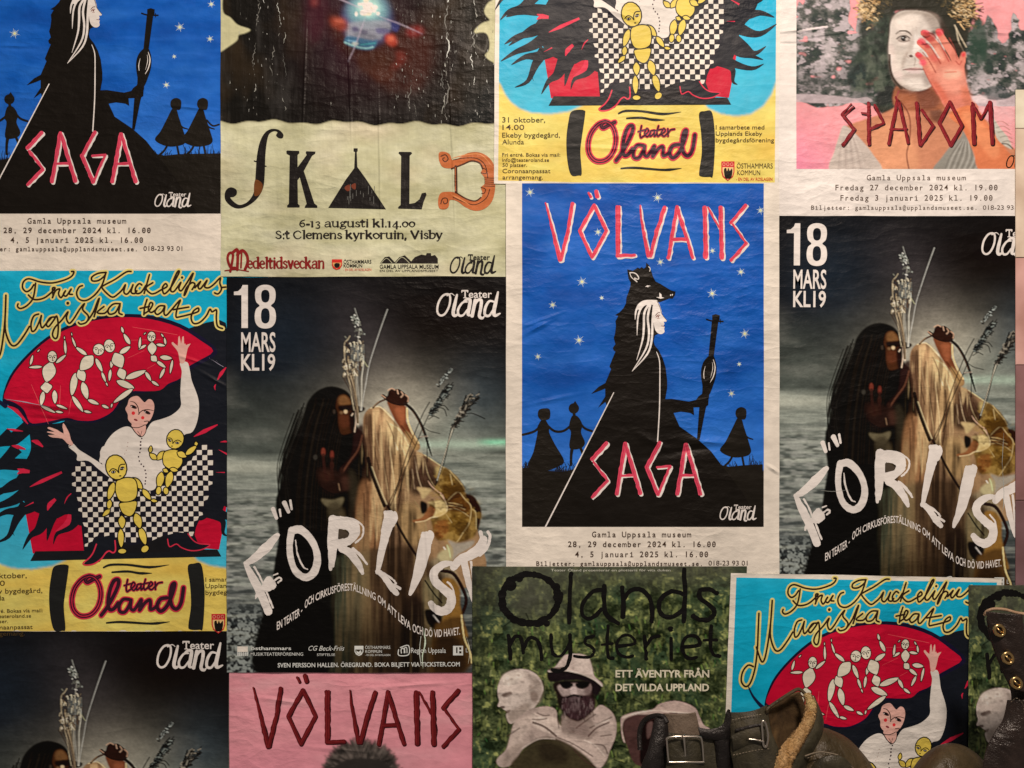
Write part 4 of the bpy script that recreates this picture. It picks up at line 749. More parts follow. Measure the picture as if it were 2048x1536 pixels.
    for q, w in (([(416, 474), (426, 580), (452, 700)], 5), ([(456, 520), (470, 640), (490, 760), (500, 880)], 5), ([(540, 640), (545, 760), (530, 870)], 7), ([(485, 500), (510, 560), (520, 640)], 4), ([(620, 660), (640, 760)], 7), ([(580, 620), (575, 700), (600, 760)], 6), ([(430, 820), (440, 952), (420, 1150)], 9), ([(520, 880), (540, 1000), (540, 1150)], 9), ([(660, 690), (690, 740), (720, 780)], 6), ([(390, 800), (392, 952), (376, 1150)], 6)): c.line(q, w, (64, 44, 32), .65, 1.6)
    c.Z = PX; hm = c.poly([(728, 850), (745, 822), (770, 818), (800, 850), (830, 900), (860, 915), (820, 1000), (800, 1040), (740, 1080), (725, 960)], 5)
    st = vnoise(H, W, 5, 60, 51, 3); c.full(hm*np.clip((st-.53)*6, 0, 1), (214, 184, 136), .45); c.full(hm*np.clip((.47-st)*7, 0, 1), (66, 46, 34), .55)
    c.Z = Zoom(540, 600, 2.07)
    # lower robes
    c.fill([(330, 1060), (560, 1020), (680, 1100), (760, 1250), (800, 1540), (250, 1540), (262, 1250)], (78, 60, 44), 8)
    for q, k, bl, al in (([(262, 1080), (340, 1060), (330, 1200), (330, 1540), (236, 1540), (250, 1240)], (64, 66, 52), 6, .9), ([(345, 1080), (400, 1070), (390, 1300), (350, 1540), (330, 1300)], (96, 88, 66), 7, .7), ([(640, 1160), (720, 1180), (770, 1400), (720, 1540), (650, 1400)], (116, 106, 78), 7, .8), ([(560, 1240), (640, 1260), (640, 1540), (540, 1540)], (30, 22, 20), 8, .8)): c.fill(q, k, bl, al)
    c.Z = PX; hm = c.poly([(700, 1020), (830, 1020), (880, 1120), (930, 1345), (655, 1345), (660, 1130)], 9)
    st = vnoise(H, W, 10, 170, 61, 3, .6); c.full(hm*np.clip((st-.53)*5, 0, 1), (134, 112, 80), .5); c.full(hm*np.clip((.49-st)*6, 0, 1), (34, 25, 20), .75)
    c.full(np.clip((Y-1200)/70, 0, 1)*c.poly([(640, 1150), (900, 1150), (930, 1345), (560, 1345), (600, 1250)], 12), (20, 18, 15), .62); c.Z = Zoom(540, 600, 2.07)
    c.fill([(-10, 1180), (230, 1100), (256, 1250), (240, 1540), (-60, 1540), (-30, 1300)], (18, 17, 15), 4)
    # raised arm, hand and bent branch
    c.fill([(486, 412), (560, 436), (572, 470), (566, 502), (590, 540), (622, 602), (602, 622), (562, 562), (520, 500)], (112, 66, 44), 2); c.fill([(520, 450), (560, 450), (560, 500), (545, 520)], (148, 88, 60), 4, .8); c.line([(568, 450), (572, 500), (592, 552), (616, 592)], 8, (206, 178, 132), .9, 1.2); c.fill([(560, 540), (600, 570), (622, 610), (600, 622), (575, 590)], (158, 128, 86), 3, .8); c.line([(545, 520), (575, 560), (600, 600)], 5, (70, 44, 30), .7, 1)
    c.line([(428, 446), (450, 425), (482, 410)], 8, (84, 62, 46), 1, .8); c.line([(430, 440), (452, 420)], 3, (150, 126, 98), .7, .6)
    c.fill([(462, 396), (472, 390), (486, 398), (494, 374), (508, 366), (520, 370), (534, 368), (552, 380), (572, 398), (576, 420), (556, 438), (512, 432), (482, 416)], (48, 29, 23), 1)
    for q, w in (([(490, 374), (505, 366), (518, 372)], 4.5), ([(545, 380), (552, 392), (544, 402)], 4), ([(562, 392), (574, 404), (572, 420)], 5), ([(464, 394), (478, 404)], 3.5), ([(528, 372), (532, 388)], 3)): c.line(q, w, (186, 150, 124), .8, .6)
    c.line([(560, 428), (592, 456), (620, 500), (642, 552), (656, 600), (670, 644)], 12, (44, 30, 26), 1, .8, taper=(1, 1, 1, 1, .8, .4)); c.line([(590, 460), (618, 505), (636, 550)], 3, (106, 84, 68), .6, .8)
    c.line([(408, 655), (430, 735), (475, 850)], 15, (30, 21, 18), .95, 1); c.line([(424, 690), (452, 765), (488, 850)], 4, (176, 160, 124), .75, .8); c.line([(488, 850), (530, 930), (570, 1000), (610, 1060)], 11, (36, 24, 20), .95, 1)
    for q in ([(500, 850), (545, 740), (560, 690)], [(480, 870), (540, 740)]): c.line(q, 5, (54, 32, 26), .85, .8)
    # gourd bag
    c.Z = ZFd
    c.fill([(860, -40), (960, 40), (1060, 130), (1130, 240), (1170, 370), (1280, 400), (1340, 480), (1400, 620), (1390, 760), (1350, 900), (1300, 1010), (1160, 1080), (1040, 1110), (900, 1060), (760, 1080), (680, 980), (640, 800), (600, 640), (640, 400), (740, 200), (800, 0)], (104, 80, 44), 2.5)
    c.fill([(1160, 370), (1280, 400), (1350, 490), (1405, 640), (1385, 780), (1355, 900), (1320, 860), (1320, 640), (1240, 540)], (46, 26, 18), 2); c.fill([(900, 620), (1100, 610), (1230, 700), (1220, 840), (1120, 980), (1020, 1080), (900, 1050), (820, 900), (840, 740)], (112, 84, 38), 10, .75); c.ell(1040, 740, 90, 60, (96, 70, 26), 8, .7)
    c.fill([(700, 800), (880, 760), (900, 900), (860, 1020), (720, 1040), (680, 920)], (132, 84, 44), 5, .8); c.fill([(820, 160), (900, 60), (1000, 200), (1100, 240), (1140, 340), (1040, 330), (940, 400), (860, 440), (800, 300)], (104, 76, 34), 5)
    c.fill([(860, 500), (1000, 340), (1100, 360), (1240, 540), (1230, 700), (1100, 640), (900, 600)], (92, 60, 28), 4)
    for q, w in (([(900, 450), (960, 390), (1020, 345)], 16), ([(900, 500), (1000, 510), (1110, 540)], 12), ([(900, 540), (1040, 555), (1150, 600)], 12), ([(900, 600), (1000, 590), (1120, 640), (1210, 705)], 10), ([(1080, 350), (1160, 450), (1245, 550), (1240, 700), (1210, 830), (1130, 950), (1060, 1060), (1030, 1095)], 14), ([(1270, 600), (1320, 660), (1325, 900)], 16), ([(920, 0), (980, 80), (1100, 210), (1150, 300)], 16), ([(930, 60), (960, 220)], 20), ([(880, 480), (1010, 345), (1075, 345)], 8), ([(870, 680), (950, 800)], 10)):
        c.line(q, w*.75, (196, 172, 122), .6, 1)
    for q in ([(900, 520), (1130, 575)], [(905, 570), (1180, 650)], [(940, 440), (1060, 400)]): c.line(q, 12, (48, 28, 16), .8, 1)
    for k in range(7): c.line([(720+k*22, 840+k*4), (700+k*26, 1000)], 7, (88, 54, 30), .6, 1)
    c.fill([(410, 262), (500, 265), (640, 290), (740, 380), (790, 440), (700, 470), (590, 490), (490, 450), (470, 360)], (148, 118, 88), 2); c.fill([(420, 268), (600, 280), (640, 300), (580, 380), (500, 440), (470, 340)], (190, 166, 118), 3, .8)
    c.fill([(580, 490), (700, 470), (800, 460), (860, 520), (880, 600), (840, 670), (700, 720), (660, 715), (700, 620), (690, 560), (640, 520)], (192, 168, 118), 2.5); c.fill([(350, 770), (500, 720), (600, 560), (690, 580), (690, 640), (650, 715), (540, 780), (400, 800)], (134, 88, 56), 2); c.fill([(470, 480), (560, 500), (580, 560), (560, 640), (490, 660)], (28, 16, 14), 2)
    c.line([(400, 795), (540, 775), (640, 725), (760, 700), (860, 640), (880, 560), (840, 450), (780, 380)], 13, (216, 192, 146), .7, .8); c.line([(590, 165), (640, 240), (720, 310), (800, 370), (840, 460)], 18, (182, 148, 122), 1, .6, taper=(.3, 1, 1.2, 1, .6)); c.ell(755, 325, 9, 9, INKC, .6); c.ell(800, 365, 7, 9, INKC, .6)
    c.fill([(880, 1060), (1040, 1115), (1200, 1090), (1300, 1080), (1240, 1180), (1050, 1290), (960, 1380), (960, 1200)], (150, 142, 128), 3, .8); c.fill([(740, 1290), (880, 1180), (890, 1130), (960, 1200), (960, 1340), (900, 1400), (760, 1380)], (168, 154, 116), 4); c.line([(830, 1180), (850, 1210)], 12, (232, 226, 196)); c.line([(880, 1150), (910, 1230), (930, 1330)], 20, (190, 196, 146), .8, 1.5)
    # second hand loop at the foot
    c.Z = ZF2
    c.line([(1560, 720), (1640, 740), (1700, 830), (1735, 930), (1710, 1020)], 26, (44, 28, 20), 1, 1); c.line([(1440, 790), (1500, 880), (1560, 950)], 12, (40, 26, 20), 1, 1)
    c.fill([(1560, 790), (1640, 780), (1690, 860), (1690, 960), (1720, 1100), (1740, 1200), (1560, 1120), (1600, 960)], (128, 94, 48), 3); c.fill([(1440, 1000), (1540, 1020), (1560, 1100), (1520, 1140), (1460, 1100)], (26, 20, 18), 2); c.line([(1500, 1040), (1540, 1090)], 8, (170, 160, 150)); c.fill([(1560, 1080), (1700, 1060), (1730, 1260), (1780, 1380), (1620, 1480), (1480, 1460), (1500, 1150)], (86, 62, 34), 5); c.line([(1700, 1040), (1720, 1200), (1760, 1300), (1775, 1380)], 12, (196, 172, 120), .9, 1)
    c.fill([(1520, 1180), (1680, 1200), (1740, 1440), (1500, 1480)], (32, 24, 20), 10, .8)
    c.Z = PX; hm = c.poly([(862, 950), (925, 960), (962, 1020), (950, 1070), (915, 1085), (870, 1075), (862, 1010)], 5); st = vnoise(H, W, 12, 9, 71, 3, .6); c.full(hm*np.clip((st-.54)*6, 0, 1), (170, 138, 78), .45); c.full(hm*np.clip((.47-st)*6, 0, 1), (52, 32, 14), .6)
    # reeds
    c.Z = ZFf
    for q, w, k in (([(410, 60), (440, 160), (480, 260), (500, 330)], 9, (150, 148, 138)), ([(490, 380), (470, 500), (455, 700), (460, 950), (450, 1200), (470, 1450), (500, 1700)], 8, (170, 164, 150)), ([(935, 75), (840, 340), (740, 640), (640, 970), (590, 1250), (545, 1500), (520, 1700)], 6, (206, 202, 190)), ([(545, 820), (550, 950), (520, 1180), (520, 1400), (510, 1700)], 9, (214, 206, 186)), ([(330, 505), (295, 560), (240, 640), (250, 900), (300, 1150), (350, 1400), (380, 1600)], 10, (176, 160, 132)), ([(270, 950), (320, 1200), (360, 1500), (400, 1700)], 8, (196, 180, 150)), ([(430, 920), (430, 1200), (440, 1500)], 7, (196, 184, 160)), ([(350, 1000), (400, 1250), (430, 1500)], 8, (150, 130, 100)), ([(550, 900), (600, 980), (620, 1000)], 9, (180, 176, 140))):
        c.line(q, w*.8, k, .9, .5)
    for k in range(46):
        y = random.uniform(160, 520); x = 370+(y-160)*.45+random.uniform(-50, 60) if y < 480 else random.uniform(230, 560); a = random.uniform(-25, 35); c.line([(x, y), (x+a, y+random.uniform(-12, 34))], random.uniform(9, 17), random.choice([(150, 152, 142), (190, 188, 176), (96, 94, 86), (120, 118, 104)]), .85, .5)
    for k in range(120):
        y = random.uniform(580, 1150); x = random.uniform(235, 560-max(0, y-900)*.6); a = random.uniform(-40, 40); c.line([(x, y), (x+a*.6, y+random.uniform(-20, 40)), (x+a, y+random.uniform(10, 70))], random.uniform(6, 13), random.choice([(176, 160, 132), (206, 194, 166), (84, 62, 46), (60, 44, 34), (134, 116, 90)]), .8, .5)
    for k in range(14): y = 650+k*19; c.line([(350, y), (440, y+8), (560, y-2)], 7, (128, 132, 124), .6, .5)
    for k in range(16): x = random.uniform(-30, 60); c.line([(250+x*2, 1150), (360+x, 1400), (420+x*.6, 1650), (450+x*.3, 1900)], 7, random.choice([(160, 140, 112), (60, 44, 34), (96, 78, 58)]), .75, .5)
    # reeds on the right, dark against the sea
    c.Z = ZFb; DR = (30, 28, 26)
    for q, w in (([(50, 1500), (170, 1100), (250, 860), (330, 660), (400, 500), (470, 380)], 14), ([(100, 1500), (200, 1130), (300, 900), (400, 660), (480, 500), (600, 320), (700, 180)], 12), ([(540, 1360), (600, 1150), (680, 900), (720, 720), (780, 600), (860, 420), (900, 300)], 18), ([(545, 1350), (640, 1100), (700, 850), (760, 690)], 8), ([(410, 680), (470, 720), (590, 750)], 7), ([(460, 580), (520, 545), (580, 570)], 8), ([(560, 440), (640, 420), (690, 470)], 9), ([(560, 440), (640, 460), (670, 540)], 9), ([(860, 530), (960, 510), (1060, 545), (1120, 575)], 12), ([(340, 810), (400, 780), (450, 800)], 8), ([(440, 830), (445, 1080)], 8)):
        c.line(q, w, DR, .9, .5)
    c.line([(560, 1300), (650, 990), (740, 700)], 6, (190, 180, 158), .9, .4); c.line([(355, 790), (445, 780)], 5, (190, 170, 150), .8, .4)
    for k in range(190):
        t = random.random(); x = 470+t*230+random.uniform(-18, 18)*(1+t); y = 520-t*330+random.uniform(-26, 26); L = random.uniform(20, 60); a = random.uniform(-1.2, .5); c.line([(x, y), (x+L*math.cos(a)*.8, y+L*math.sin(a)*.8)], random.uniform(6, 15), random.choice([DR, DR, (44, 48, 48), (20, 22, 22), (120, 124, 116)]), .9, .5)
    for k in range(50):
        t = random.random(); x = 560+t*160+random.uniform(-12, 12); y = 190-t*200+random.uniform(-14, 14); c.line([(x, y), (x+random.uniform(-10, 34), y+random.uniform(-30, 8))], 9, random.choice([(40, 42, 42), (140, 142, 134), (24, 26, 26)]), .9, .5)
    for k in range(210):
        t = random.random(); x = 740+t*230+random.uniform(-24, 24)*(1+t*1.6); y = 680-t*360+random.uniform(-30, 30); L = random.uniform(20, 70); a = random.uniform(-1.3, .4); c.line([(x, y), (x+L*math.cos(a)*.8, y+L*math.sin(a)*.8)], random.uniform(6, 16), random.choice([DR, DR, (34, 30, 28), (62, 56, 50), (20, 18, 18), (130, 122, 108)]), .9, .5)
    return c.finish(.9, 1.8, 1.16, .2)
INKC = (30, 22, 18)
CF = forlist_canvas()
def brush(P, pts, w, col, **k):
    """A dry brush stroke: one broad body and a few bristle tails."""
    P.stroke(pts, w, col, jit=1.3, n=5, **k)
def forlist(A, z, label, box, extra=False):
    P = Poster(A, z, label, 'dark sea posters', 'dark', box)
    P.sheet(455.5, 555, 1012, 1343.5 if box[3] < 1500 else 900, canvas=CF, name='printed_photograph', wob=.7)
    W_ = K(232, 214, 188); P.Z = ZF1; P.part('date_lettering')
    P.fill([(70, 122), (100, 118), (122, 98), (132, 74), (170, 74), (170, 382), (124, 382), (124, 146), (70, 146)], W_, sm=False)
    P.fill([(295, 72), (335, 80), (362, 105), (369, 150), (360, 195), (335, 222), (360, 245), (371, 290), (366, 340), (340, 375), (295, 386), (250, 375), (224, 340), (219, 290), (230, 245), (254, 222), (230, 195), (221, 150), (228, 105), (255, 80)], W_, holes=([(295, 108), (318, 118), (325, 150), (318, 188), (295, 200), (272, 188), (265, 150), (272, 118)], [(295, 240), (318, 252), (326, 290), (320, 335), (295, 350), (270, 335), (264, 290), (272, 252)]))
    P.text('MARS', 122, 368, 550, 134, W_, bold=.016); P.text('KL19', 122, 366, 684, 112, W_, bold=.02)
    logo(P, W_)
    if box[3] > 1500: P.done(); return P
    P.part('title_lettering'); P.Z = ZF2; B = brush
    # F
    B(P, [(385, 462), (300, 555), (205, 640), (150, 670)], 66, W_, taper=(.5, 1.1, .8, .45)); B(P, [(150, 662), (205, 770), (270, 900), (318, 1018)], 58, W_, taper=(.45, 1.0, 1.05, 1)); B(P, [(215, 690), (265, 780), (315, 900), (350, 985)], 14, W_)
    P.fill([(245, 905), (225, 925), (222, 895), (265, 840), (290, 780), (325, 757), (345, 775), (368, 800), (372, 830), (350, 855), (320, 868), (285, 870)], W_, jit=.5)
    B(P, [(352, 752), (385, 740)], 9, W_); B(P, [(360, 790), (395, 768), (410, 785), (385, 805)], 13, W_); B(P, [(345, 500), (362, 470), (385, 462)], 10, K(60, 54, 48)) if 0 else None
    # O with its dots
    B(P, [(350, 275), (375, 345)], 42, W_, taper=(.8, 1, .6)); B(P, [(398, 280), (404, 330)], 14, W_); B(P, [(430, 232), (462, 300)], 42, W_, taper=(.9, 1, .6)); B(P, [(474, 215), (484, 280)], 16, W_)
    B(P, [(485, 430), (470, 520), (475, 620), (510, 720), (580, 768), (640, 735), (668, 650), (655, 560), (610, 480), (545, 425), (490, 432)], 52, W_, taper=(1, .9, .85, .9, 1, 1.1, 1, .9, 1, 1.1, 1)); B(P, [(512, 500), (525, 600), (565, 690), (600, 710)], 13, W_, taper=(.6, 1, 1, .5)); B(P, [(540, 412), (600, 440), (655, 520), (682, 620)], 12, W_)
    # R
    B(P, [(780, 345), (772, 480), (770, 600), (762, 712)], 64, W_, taper=(1, 1, .8, .35)); B(P, [(812, 400), (800, 560), (780, 690)], 18, W_); P.fill([(755, 335), (830, 332), (900, 345), (960, 375), (975, 430), (960, 480), (920, 520), (860, 560), (812, 560), (800, 500), (880, 480), (895, 440), (840, 420), (790, 420)], W_, jit=.5, holes=())
    B(P, [(830, 335), (920, 350), (985, 390), (998, 430), (985, 480), (940, 520)], 13, W_); B(P, [(840, 560), (900, 590), (960, 670), (992, 740)], 60, W_, taper=(.9, 1, .9, .4)); B(P, [(920, 560), (975, 610), (1025, 675)], 24, W_, taper=(.8, 1, .5))
    P.fill([(825, 418), (892, 452), (888, 478), (820, 496)], K(70, 58, 46), sm=False)
    # L
    B(P, [(1190, 320), (1165, 420), (1140, 530), (1098, 735)], 86, W_, taper=(1, .85, .65, .35)); B(P, [(1155, 300), (1165, 340)], 30, W_); B(P, [(1222, 302), (1232, 345), (1205, 400)], 24, W_); B(P, [(1090, 722), (1150, 770), (1200, 840), (1240, 885)], 48, W_, taper=(.4, .9, 1, .7)); B(P, [(1120, 722), (1200, 775), (1232, 812)], 14, W_); B(P, [(1215, 820), (1262, 850)], 18, W_)
    # I
    B(P, [(1450, 470), (1430, 580), (1390, 740), (1332, 890)], 92, W_, taper=(.9, 1, .8, .25)); B(P, [(1425, 450), (1430, 500)], 26, W_); B(P, [(1470, 440), (1492, 460), (1478, 520)], 24, W_)
    # S
    B(P, [(1630, 665), (1560, 680), (1505, 730), (1510, 790), (1570, 850), (1625, 900), (1620, 970), (1570, 1010), (1510, 990), (1478, 950)], 60, W_, taper=(.5, .9, 1, 1, 1, 1.1, 1.1, 1.1, .9, .7)); B(P, [(1600, 800), (1640, 850), (1648, 930)], 14, W_)
    # T
    B(P, [(1640, 700), (1690, 640), (1760, 610), (1830, 560), (1860, 490)], 70, W_, taper=(.7, .9, 1, 1.1, .8)); B(P, [(1835, 440), (1850, 500)], 26, W_); B(P, [(1888, 440), (1905, 480), (1880, 560), (1830, 610)], 22, W_); B(P, [(1720, 660), (1750, 800), (1775, 900), (1790, 960)], 50, W_, taper=(1, .9, .6, .3)); B(P, [(1770, 655), (1782, 780), (1790, 880)], 16, W_)
    # arched line
    P.part('arched_lettering')
    arc = np.array([(375, 1146), (420, 1122), (470, 1088), (540, 1042), (600, 970), (650, 940), (720, 905), (800, 876), (880, 862), (950, 870), (1000, 892), (1090, 935), (1160, 990), (1240, 1068), (1340, 1148), (1420, 1180), (1500, 1194), (1600, 1188), (1690, 1176)], float)
    def seg(txt, x0, x1, cap):
        v, f = glyphs(txt, .012); q = v.copy(); a, b = v[:, 0].min(), v[:, 0].max(); X = x0+(v[:, 0]-a)/(b-a)*(x1-x0)
        xs = smooth(arc, False, 6); q[:, 0] = X; q[:, 1] = np.interp(X, xs[:, 0], xs[:, 1])-v[:, 1]/CAP*cap; P._add(P.Z(q), f, W_)
    for t, a, b, cp in (('EN TEATER -', 378, 560, 56), ('OCH', 578, 642, 54), ('CIRKUSFÖRESTÄLLNING', 655, 1085, 50), ('OM', 1100, 1156, 52), ('ATT', 1170, 1236, 54), ('LEVA', 1248, 1336, 56), ('OCH', 1350, 1422, 56), ('DÖ VID HAVET.', 1440, 1690, 52)): seg(t, a, b, cp)
    P.part('sponsor_lettering'); w2 = K(200, 194, 182)
    for j in range(5): P.fill([(94, 1262), (170, 1262), (170, 1302), (94, 1302)], K(222, 204, 180), sm=False) if j == 0 else P.stroke([(94, 1304+j*6), (170, 1304+j*6)], 3, w2, sm=False, cap=False)
    for i in range(6): P.stroke([(98+i*14, 1304), (98+i*14, 1330)], 6, w2, sm=False, cap=False)
    P.text('östhammars', 190, 480, 1287, 24, w2, bold=.014); P.text('MUSIKTEATERFÖRENING', 190, 566, 1328, 22, w2); P.text('CG Beck-Friis', 604, 862, 1292, 34, w2, shear=.35); P.text('STIFTELSE', 665, 795, 1330, 17, w2)
    P.fill([(934, 1258), (998, 1258), (998, 1300), (985, 1322), (966, 1330), (945, 1320), (934, 1300)], w2, sm=False, holes=([(940, 1284), (992, 1284), (990, 1302), (966, 1322), (942, 1302)],)); P.fill([(946, 1290), (962, 1302), (980, 1288), (984, 1306), (966, 1318), (950, 1308)], w2, sm=False); P.text('ÖSTHAMMARS', 1010, 1190, 1280, 22, w2); P.text('KOMMUN', 1012, 1130, 1308, 20, w2); P.text('- EN DEL AV ROSLAGEN', 1010, 1190, 1330, 13, w2)
    for q, w in (([(1262, 1270), (1320, 1255), (1322, 1320), (1252, 1326), (1250, 1285)], 7), ([(1270, 1310), (1268, 1285), (1280, 1274), (1290, 1285), (1290, 1308)], 7), ([(1296, 1308), (1294, 1272), (1308, 1272), (1310, 1308)], 6)): P.stroke(q, w, w2)
    P.text('Region Uppsala', 1340, 1588, 1308, 36, w2); P.fill([(1640, 1258), (1712, 1258), (1712, 1326), (1640, 1326)], w2, sm=False, holes=([(1662, 1268), (1672, 1268), (1672, 1310), (1662, 1310)], [(1684, 1268), (1700, 1268), (1700, 1286), (1684, 1286)], [(1684, 1296), (1700, 1296), (1700, 1312), (1684, 1312)])); P.text('L', 1732, 1746, 1304, 30, w2)
    P.text('SVEN PERSSON HALLEN. ÖREGRUND. BOKA BILJETT VIA TICKSTER.COM', 384, 1688, 1412, 30, w2, bold=.014, slope=-.006)
    if not extra:
        P.part('cracked_ink', True); P.stroke([(1700, 200), (1690, 420), (1704, 640), (1696, 800)], 4, K(150, 150, 140), taper=(.1, 1, .5, 1, .1), jit=.7); P.part('cracked_ink', True); P.stroke([(300, 620), (420, 634), (560, 622)], 3.5, K(140, 136, 124), taper=(.1, 1, .1), jit=.5)
    if extra:                                              # cracks where the paper has torn
        P.part('cracked_ink'); P.stroke([(1428, 1130), (1440, 1240), (1420, 1330), (1425, 1420)], 10, K(190, 200, 170), taper=(.3, 1, .6, .2), jit=1); P.stroke([(1410, 1190), (1400, 1300), (1412, 1400)], 4, K(200, 200, 180), jit=.5); P.stroke([(1735, 1190), (1760, 1290), (1748, 1390)], 5, K(200, 190, 160), taper=(.2, 1, .2), jit=.6)
    P.done(); return P
A_M = fit([(469, 571), (873, 585), (775, 620), (668, 1035), (918, 1270), (790, 783), (490, 1125)], [(1574, 448), (1961, 463), (1867, 498), (1760, 903), (2000, 1135), (1877, 655), (1586, 990)])
forlist(I3, 4.9, 'dark sea poster near the middle, sponsor names along its lower edge', (455, 555, 1012, 1343), True)
forlist(A_M, 3.2, 'dark sea poster at the right, cut off by the boarded pillar', (1556, 432, 2031, 1143))
forlist(np.array([[1.04, 0, -595], [0, 1.04, 678]]), .1, 'dark sea poster in the bottom left corner, only its upper part in view', (0, 1262, 459, 1536))
# ================================================================ SKALD poster
def skald_canvas():
    c = Canvas(440, -260, 1014, 556, 1.8, (20, 18, 15)); X, Y = c.grid(); H, W = c.H, c.W
    n = vnoise(H, W, 9, 40, 2, 4); c.full(np.clip((n-.52)*3, 0, 1), (58, 54, 50), .55); n = vnoise(H, W, 40, 60, 12, 3); c.full(np.clip((n-.5)*3, 0, 1), (58, 44, 28), .6)
    c.full(np.clip((X-900)/40, 0, 1)*.8, (24, 30, 30), .5); c.Z = ZB
    c.full(np.exp(-((X-720)/100)**2-((Y-60)/120)**2), (52, 24, 34), .9); c.full(np.exp(-((X-800)/70)**2-((Y-110)/60)**2), (54, 26, 18), .9)
    c.fill([(480, -60), (560, -60), (600, 60), (560, 200), (500, 240), (470, 120)], (60, 26, 34), 14, .8); c.fill([(600, 70), (680, 110), (700, 200), (780, 270), (860, 250), (950, 190), (1100, 160), (1160, 240), (1150, 380), (1080, 500), (900, 480), (820, 360), (700, 300), (620, 200)], (58, 27, 20), 16, .85)
    c.fill([(770, 300), (900, 290), (960, 380), (860, 420), (780, 380)], (64, 34, 22), 12, .8); c.ell(880, 400, 60, 40, (66, 32, 22), 9, .7); c.ell(520, 15, 18, 26, (120, 50, 46), 8, .7)
    c.ell(810, 110, 140, 150, (70, 72, 104), 9, .85); c.ell(812, 60, 110, 90, (112, 150, 150), 12, .9); c.ell(815, 45, 62, 52, (170, 200, 182), 9, .9); c.Z = Zoom(590, 40, 4.5357)
    c.fill([(470, 60), (560, 20), (800, 10), (880, 60), (800, 150), (740, 190), (500, 190)], (132, 130, 134), 4, .8)
    for q, k in (([(520, 70), (570, 70), (580, 110), (530, 110)], (74, 66, 92)), ([(590, 100), (660, 100), (650, 135), (600, 130)], (90, 84, 100)), ([(740, 80), (860, 90), (820, 130), (750, 125)], (84, 78, 110)), ([(880, 20), (950, 40), (930, 110), (880, 90)], (50, 56, 104))): c.fill(q, k, 3, .8)
    c.fill([(450, 205), (480, 150), (560, 160), (700, 190), (750, 185), (720, 260), (640, 275), (520, 250)], (60, 98, 122), 2.5, .95); c.line([(455, 208), (540, 240), (640, 262), (710, 250)], 16, (150, 190, 180), .8, 1.6); c.ell(548, 220, 30, 16, (190, 196, 182), 2, .9); c.line([(480, 190), (560, 200)], 8, (120, 170, 190), .7, 1.5); c.line([(600, 230), (730, 215)], 10, (70, 150, 150), .8, 2)
    for q, k, bl in (([(330, -20), (460, 0), (480, 90), (420, 100), (340, 60)], (128, 54, 38), 7), ([(820, 140), (900, 140), (930, 210), (890, 245), (830, 210)], (156, 60, 44), 5), ([(1020, 80), (1130, 60), (1170, 120), (1080, 160), (1020, 140)], (112, 34, 32), 7), ([(910, 300), (980, 290), (1010, 360), (960, 420), (880, 470), (860, 440), (930, 370)], (94, 36, 28), 7), ([(740, 480), (900, 440), (880, 540), (760, 560)], (70, 36, 26), 8), ([(600, 330), (740, 330), (720, 430), (600, 450)], (62, 34, 26), 8)): c.fill(q, k, bl, .9)
    c.ell(870, 175, 26, 24, (196, 100, 72), 4, .8); c.ell(400, 20, 40, 24, (176, 88, 66), 5, .7); c.Z = ZB
    for k in range(26):
        c.ell(812+random.gauss(0, 24), 45+random.gauss(0, 22), random.uniform(7, 20), random.uniform(6, 14), random.choice([(250, 240, 214), (236, 206, 170), (206, 160, 130), (250, 244, 230)]), 1.2, .9)
    for q in ([(650, -5), (800, 60)], [(800, 95), (745, 250), (705, 340)], [(850, 85), (1000, 140), (1110, 190)]): c.line(q, 5, (190, 170, 180), .6, 1.2, taper=(.3, 1, .2))
    n = vnoise(H, W, 30, 30, 91, 4); c.full(np.clip((.5-n)*4, 0, 1)*np.exp(-((X-780)/130)**2-((Y-130)/110)**2), (24, 14, 14), .6)
    # cream cut-outs at the sides
    PP = (178, 168, 128)
    c.fill([(-40, -600), (110, -600), (60, -100), (20, -20), (20, 70), (60, 100), (100, 140), (168, 165), (140, 185), (105, 195), (95, 225), (40, 265), (0, 290), (-40, 290)], PP, 1); c.fill([(1560, -600), (1560, 350), (1500, 345), (1455, 310), (1475, 280), (1480, 240), (1465, 190), (1430, 180), (1400, 185), (1400, 165), (1440, 130), (1480, 115), (1460, 90), (1450, 60), (1470, 20), (1500, -10), (1440, -100), (1400, -600)], PP, 1)
    c.line([(1400, 250), (1450, 285), (1470, 220)], 8, (90, 84, 74), .8)
    # pale lower half
    e = 243+3*np.sin(X/23.)+2*np.sin(X/9.)+(X-440)*.012; m = np.clip((Y-e)/1.6, 0, 1); c.full(m, (178, 170, 134))
    n = vnoise(H, W, 40, 16, 21, 4); c.full(m*np.clip((n-.5)*3, 0, 1), (192, 184, 152), .8); c.full(m*np.clip((.47-n)*4, 0, 1), (156, 148, 108), .6); n = vnoise(H, W, 90, 60, 31, 3); c.full(m*np.clip((n-.5)*3, 0, 1), (198, 176, 150), .45)
    c.full(np.exp(-((Y-e)/4)**2)*(Y > e), (120, 110, 80), .5); return c.finish(.4, 1.8, 1.06, .08)
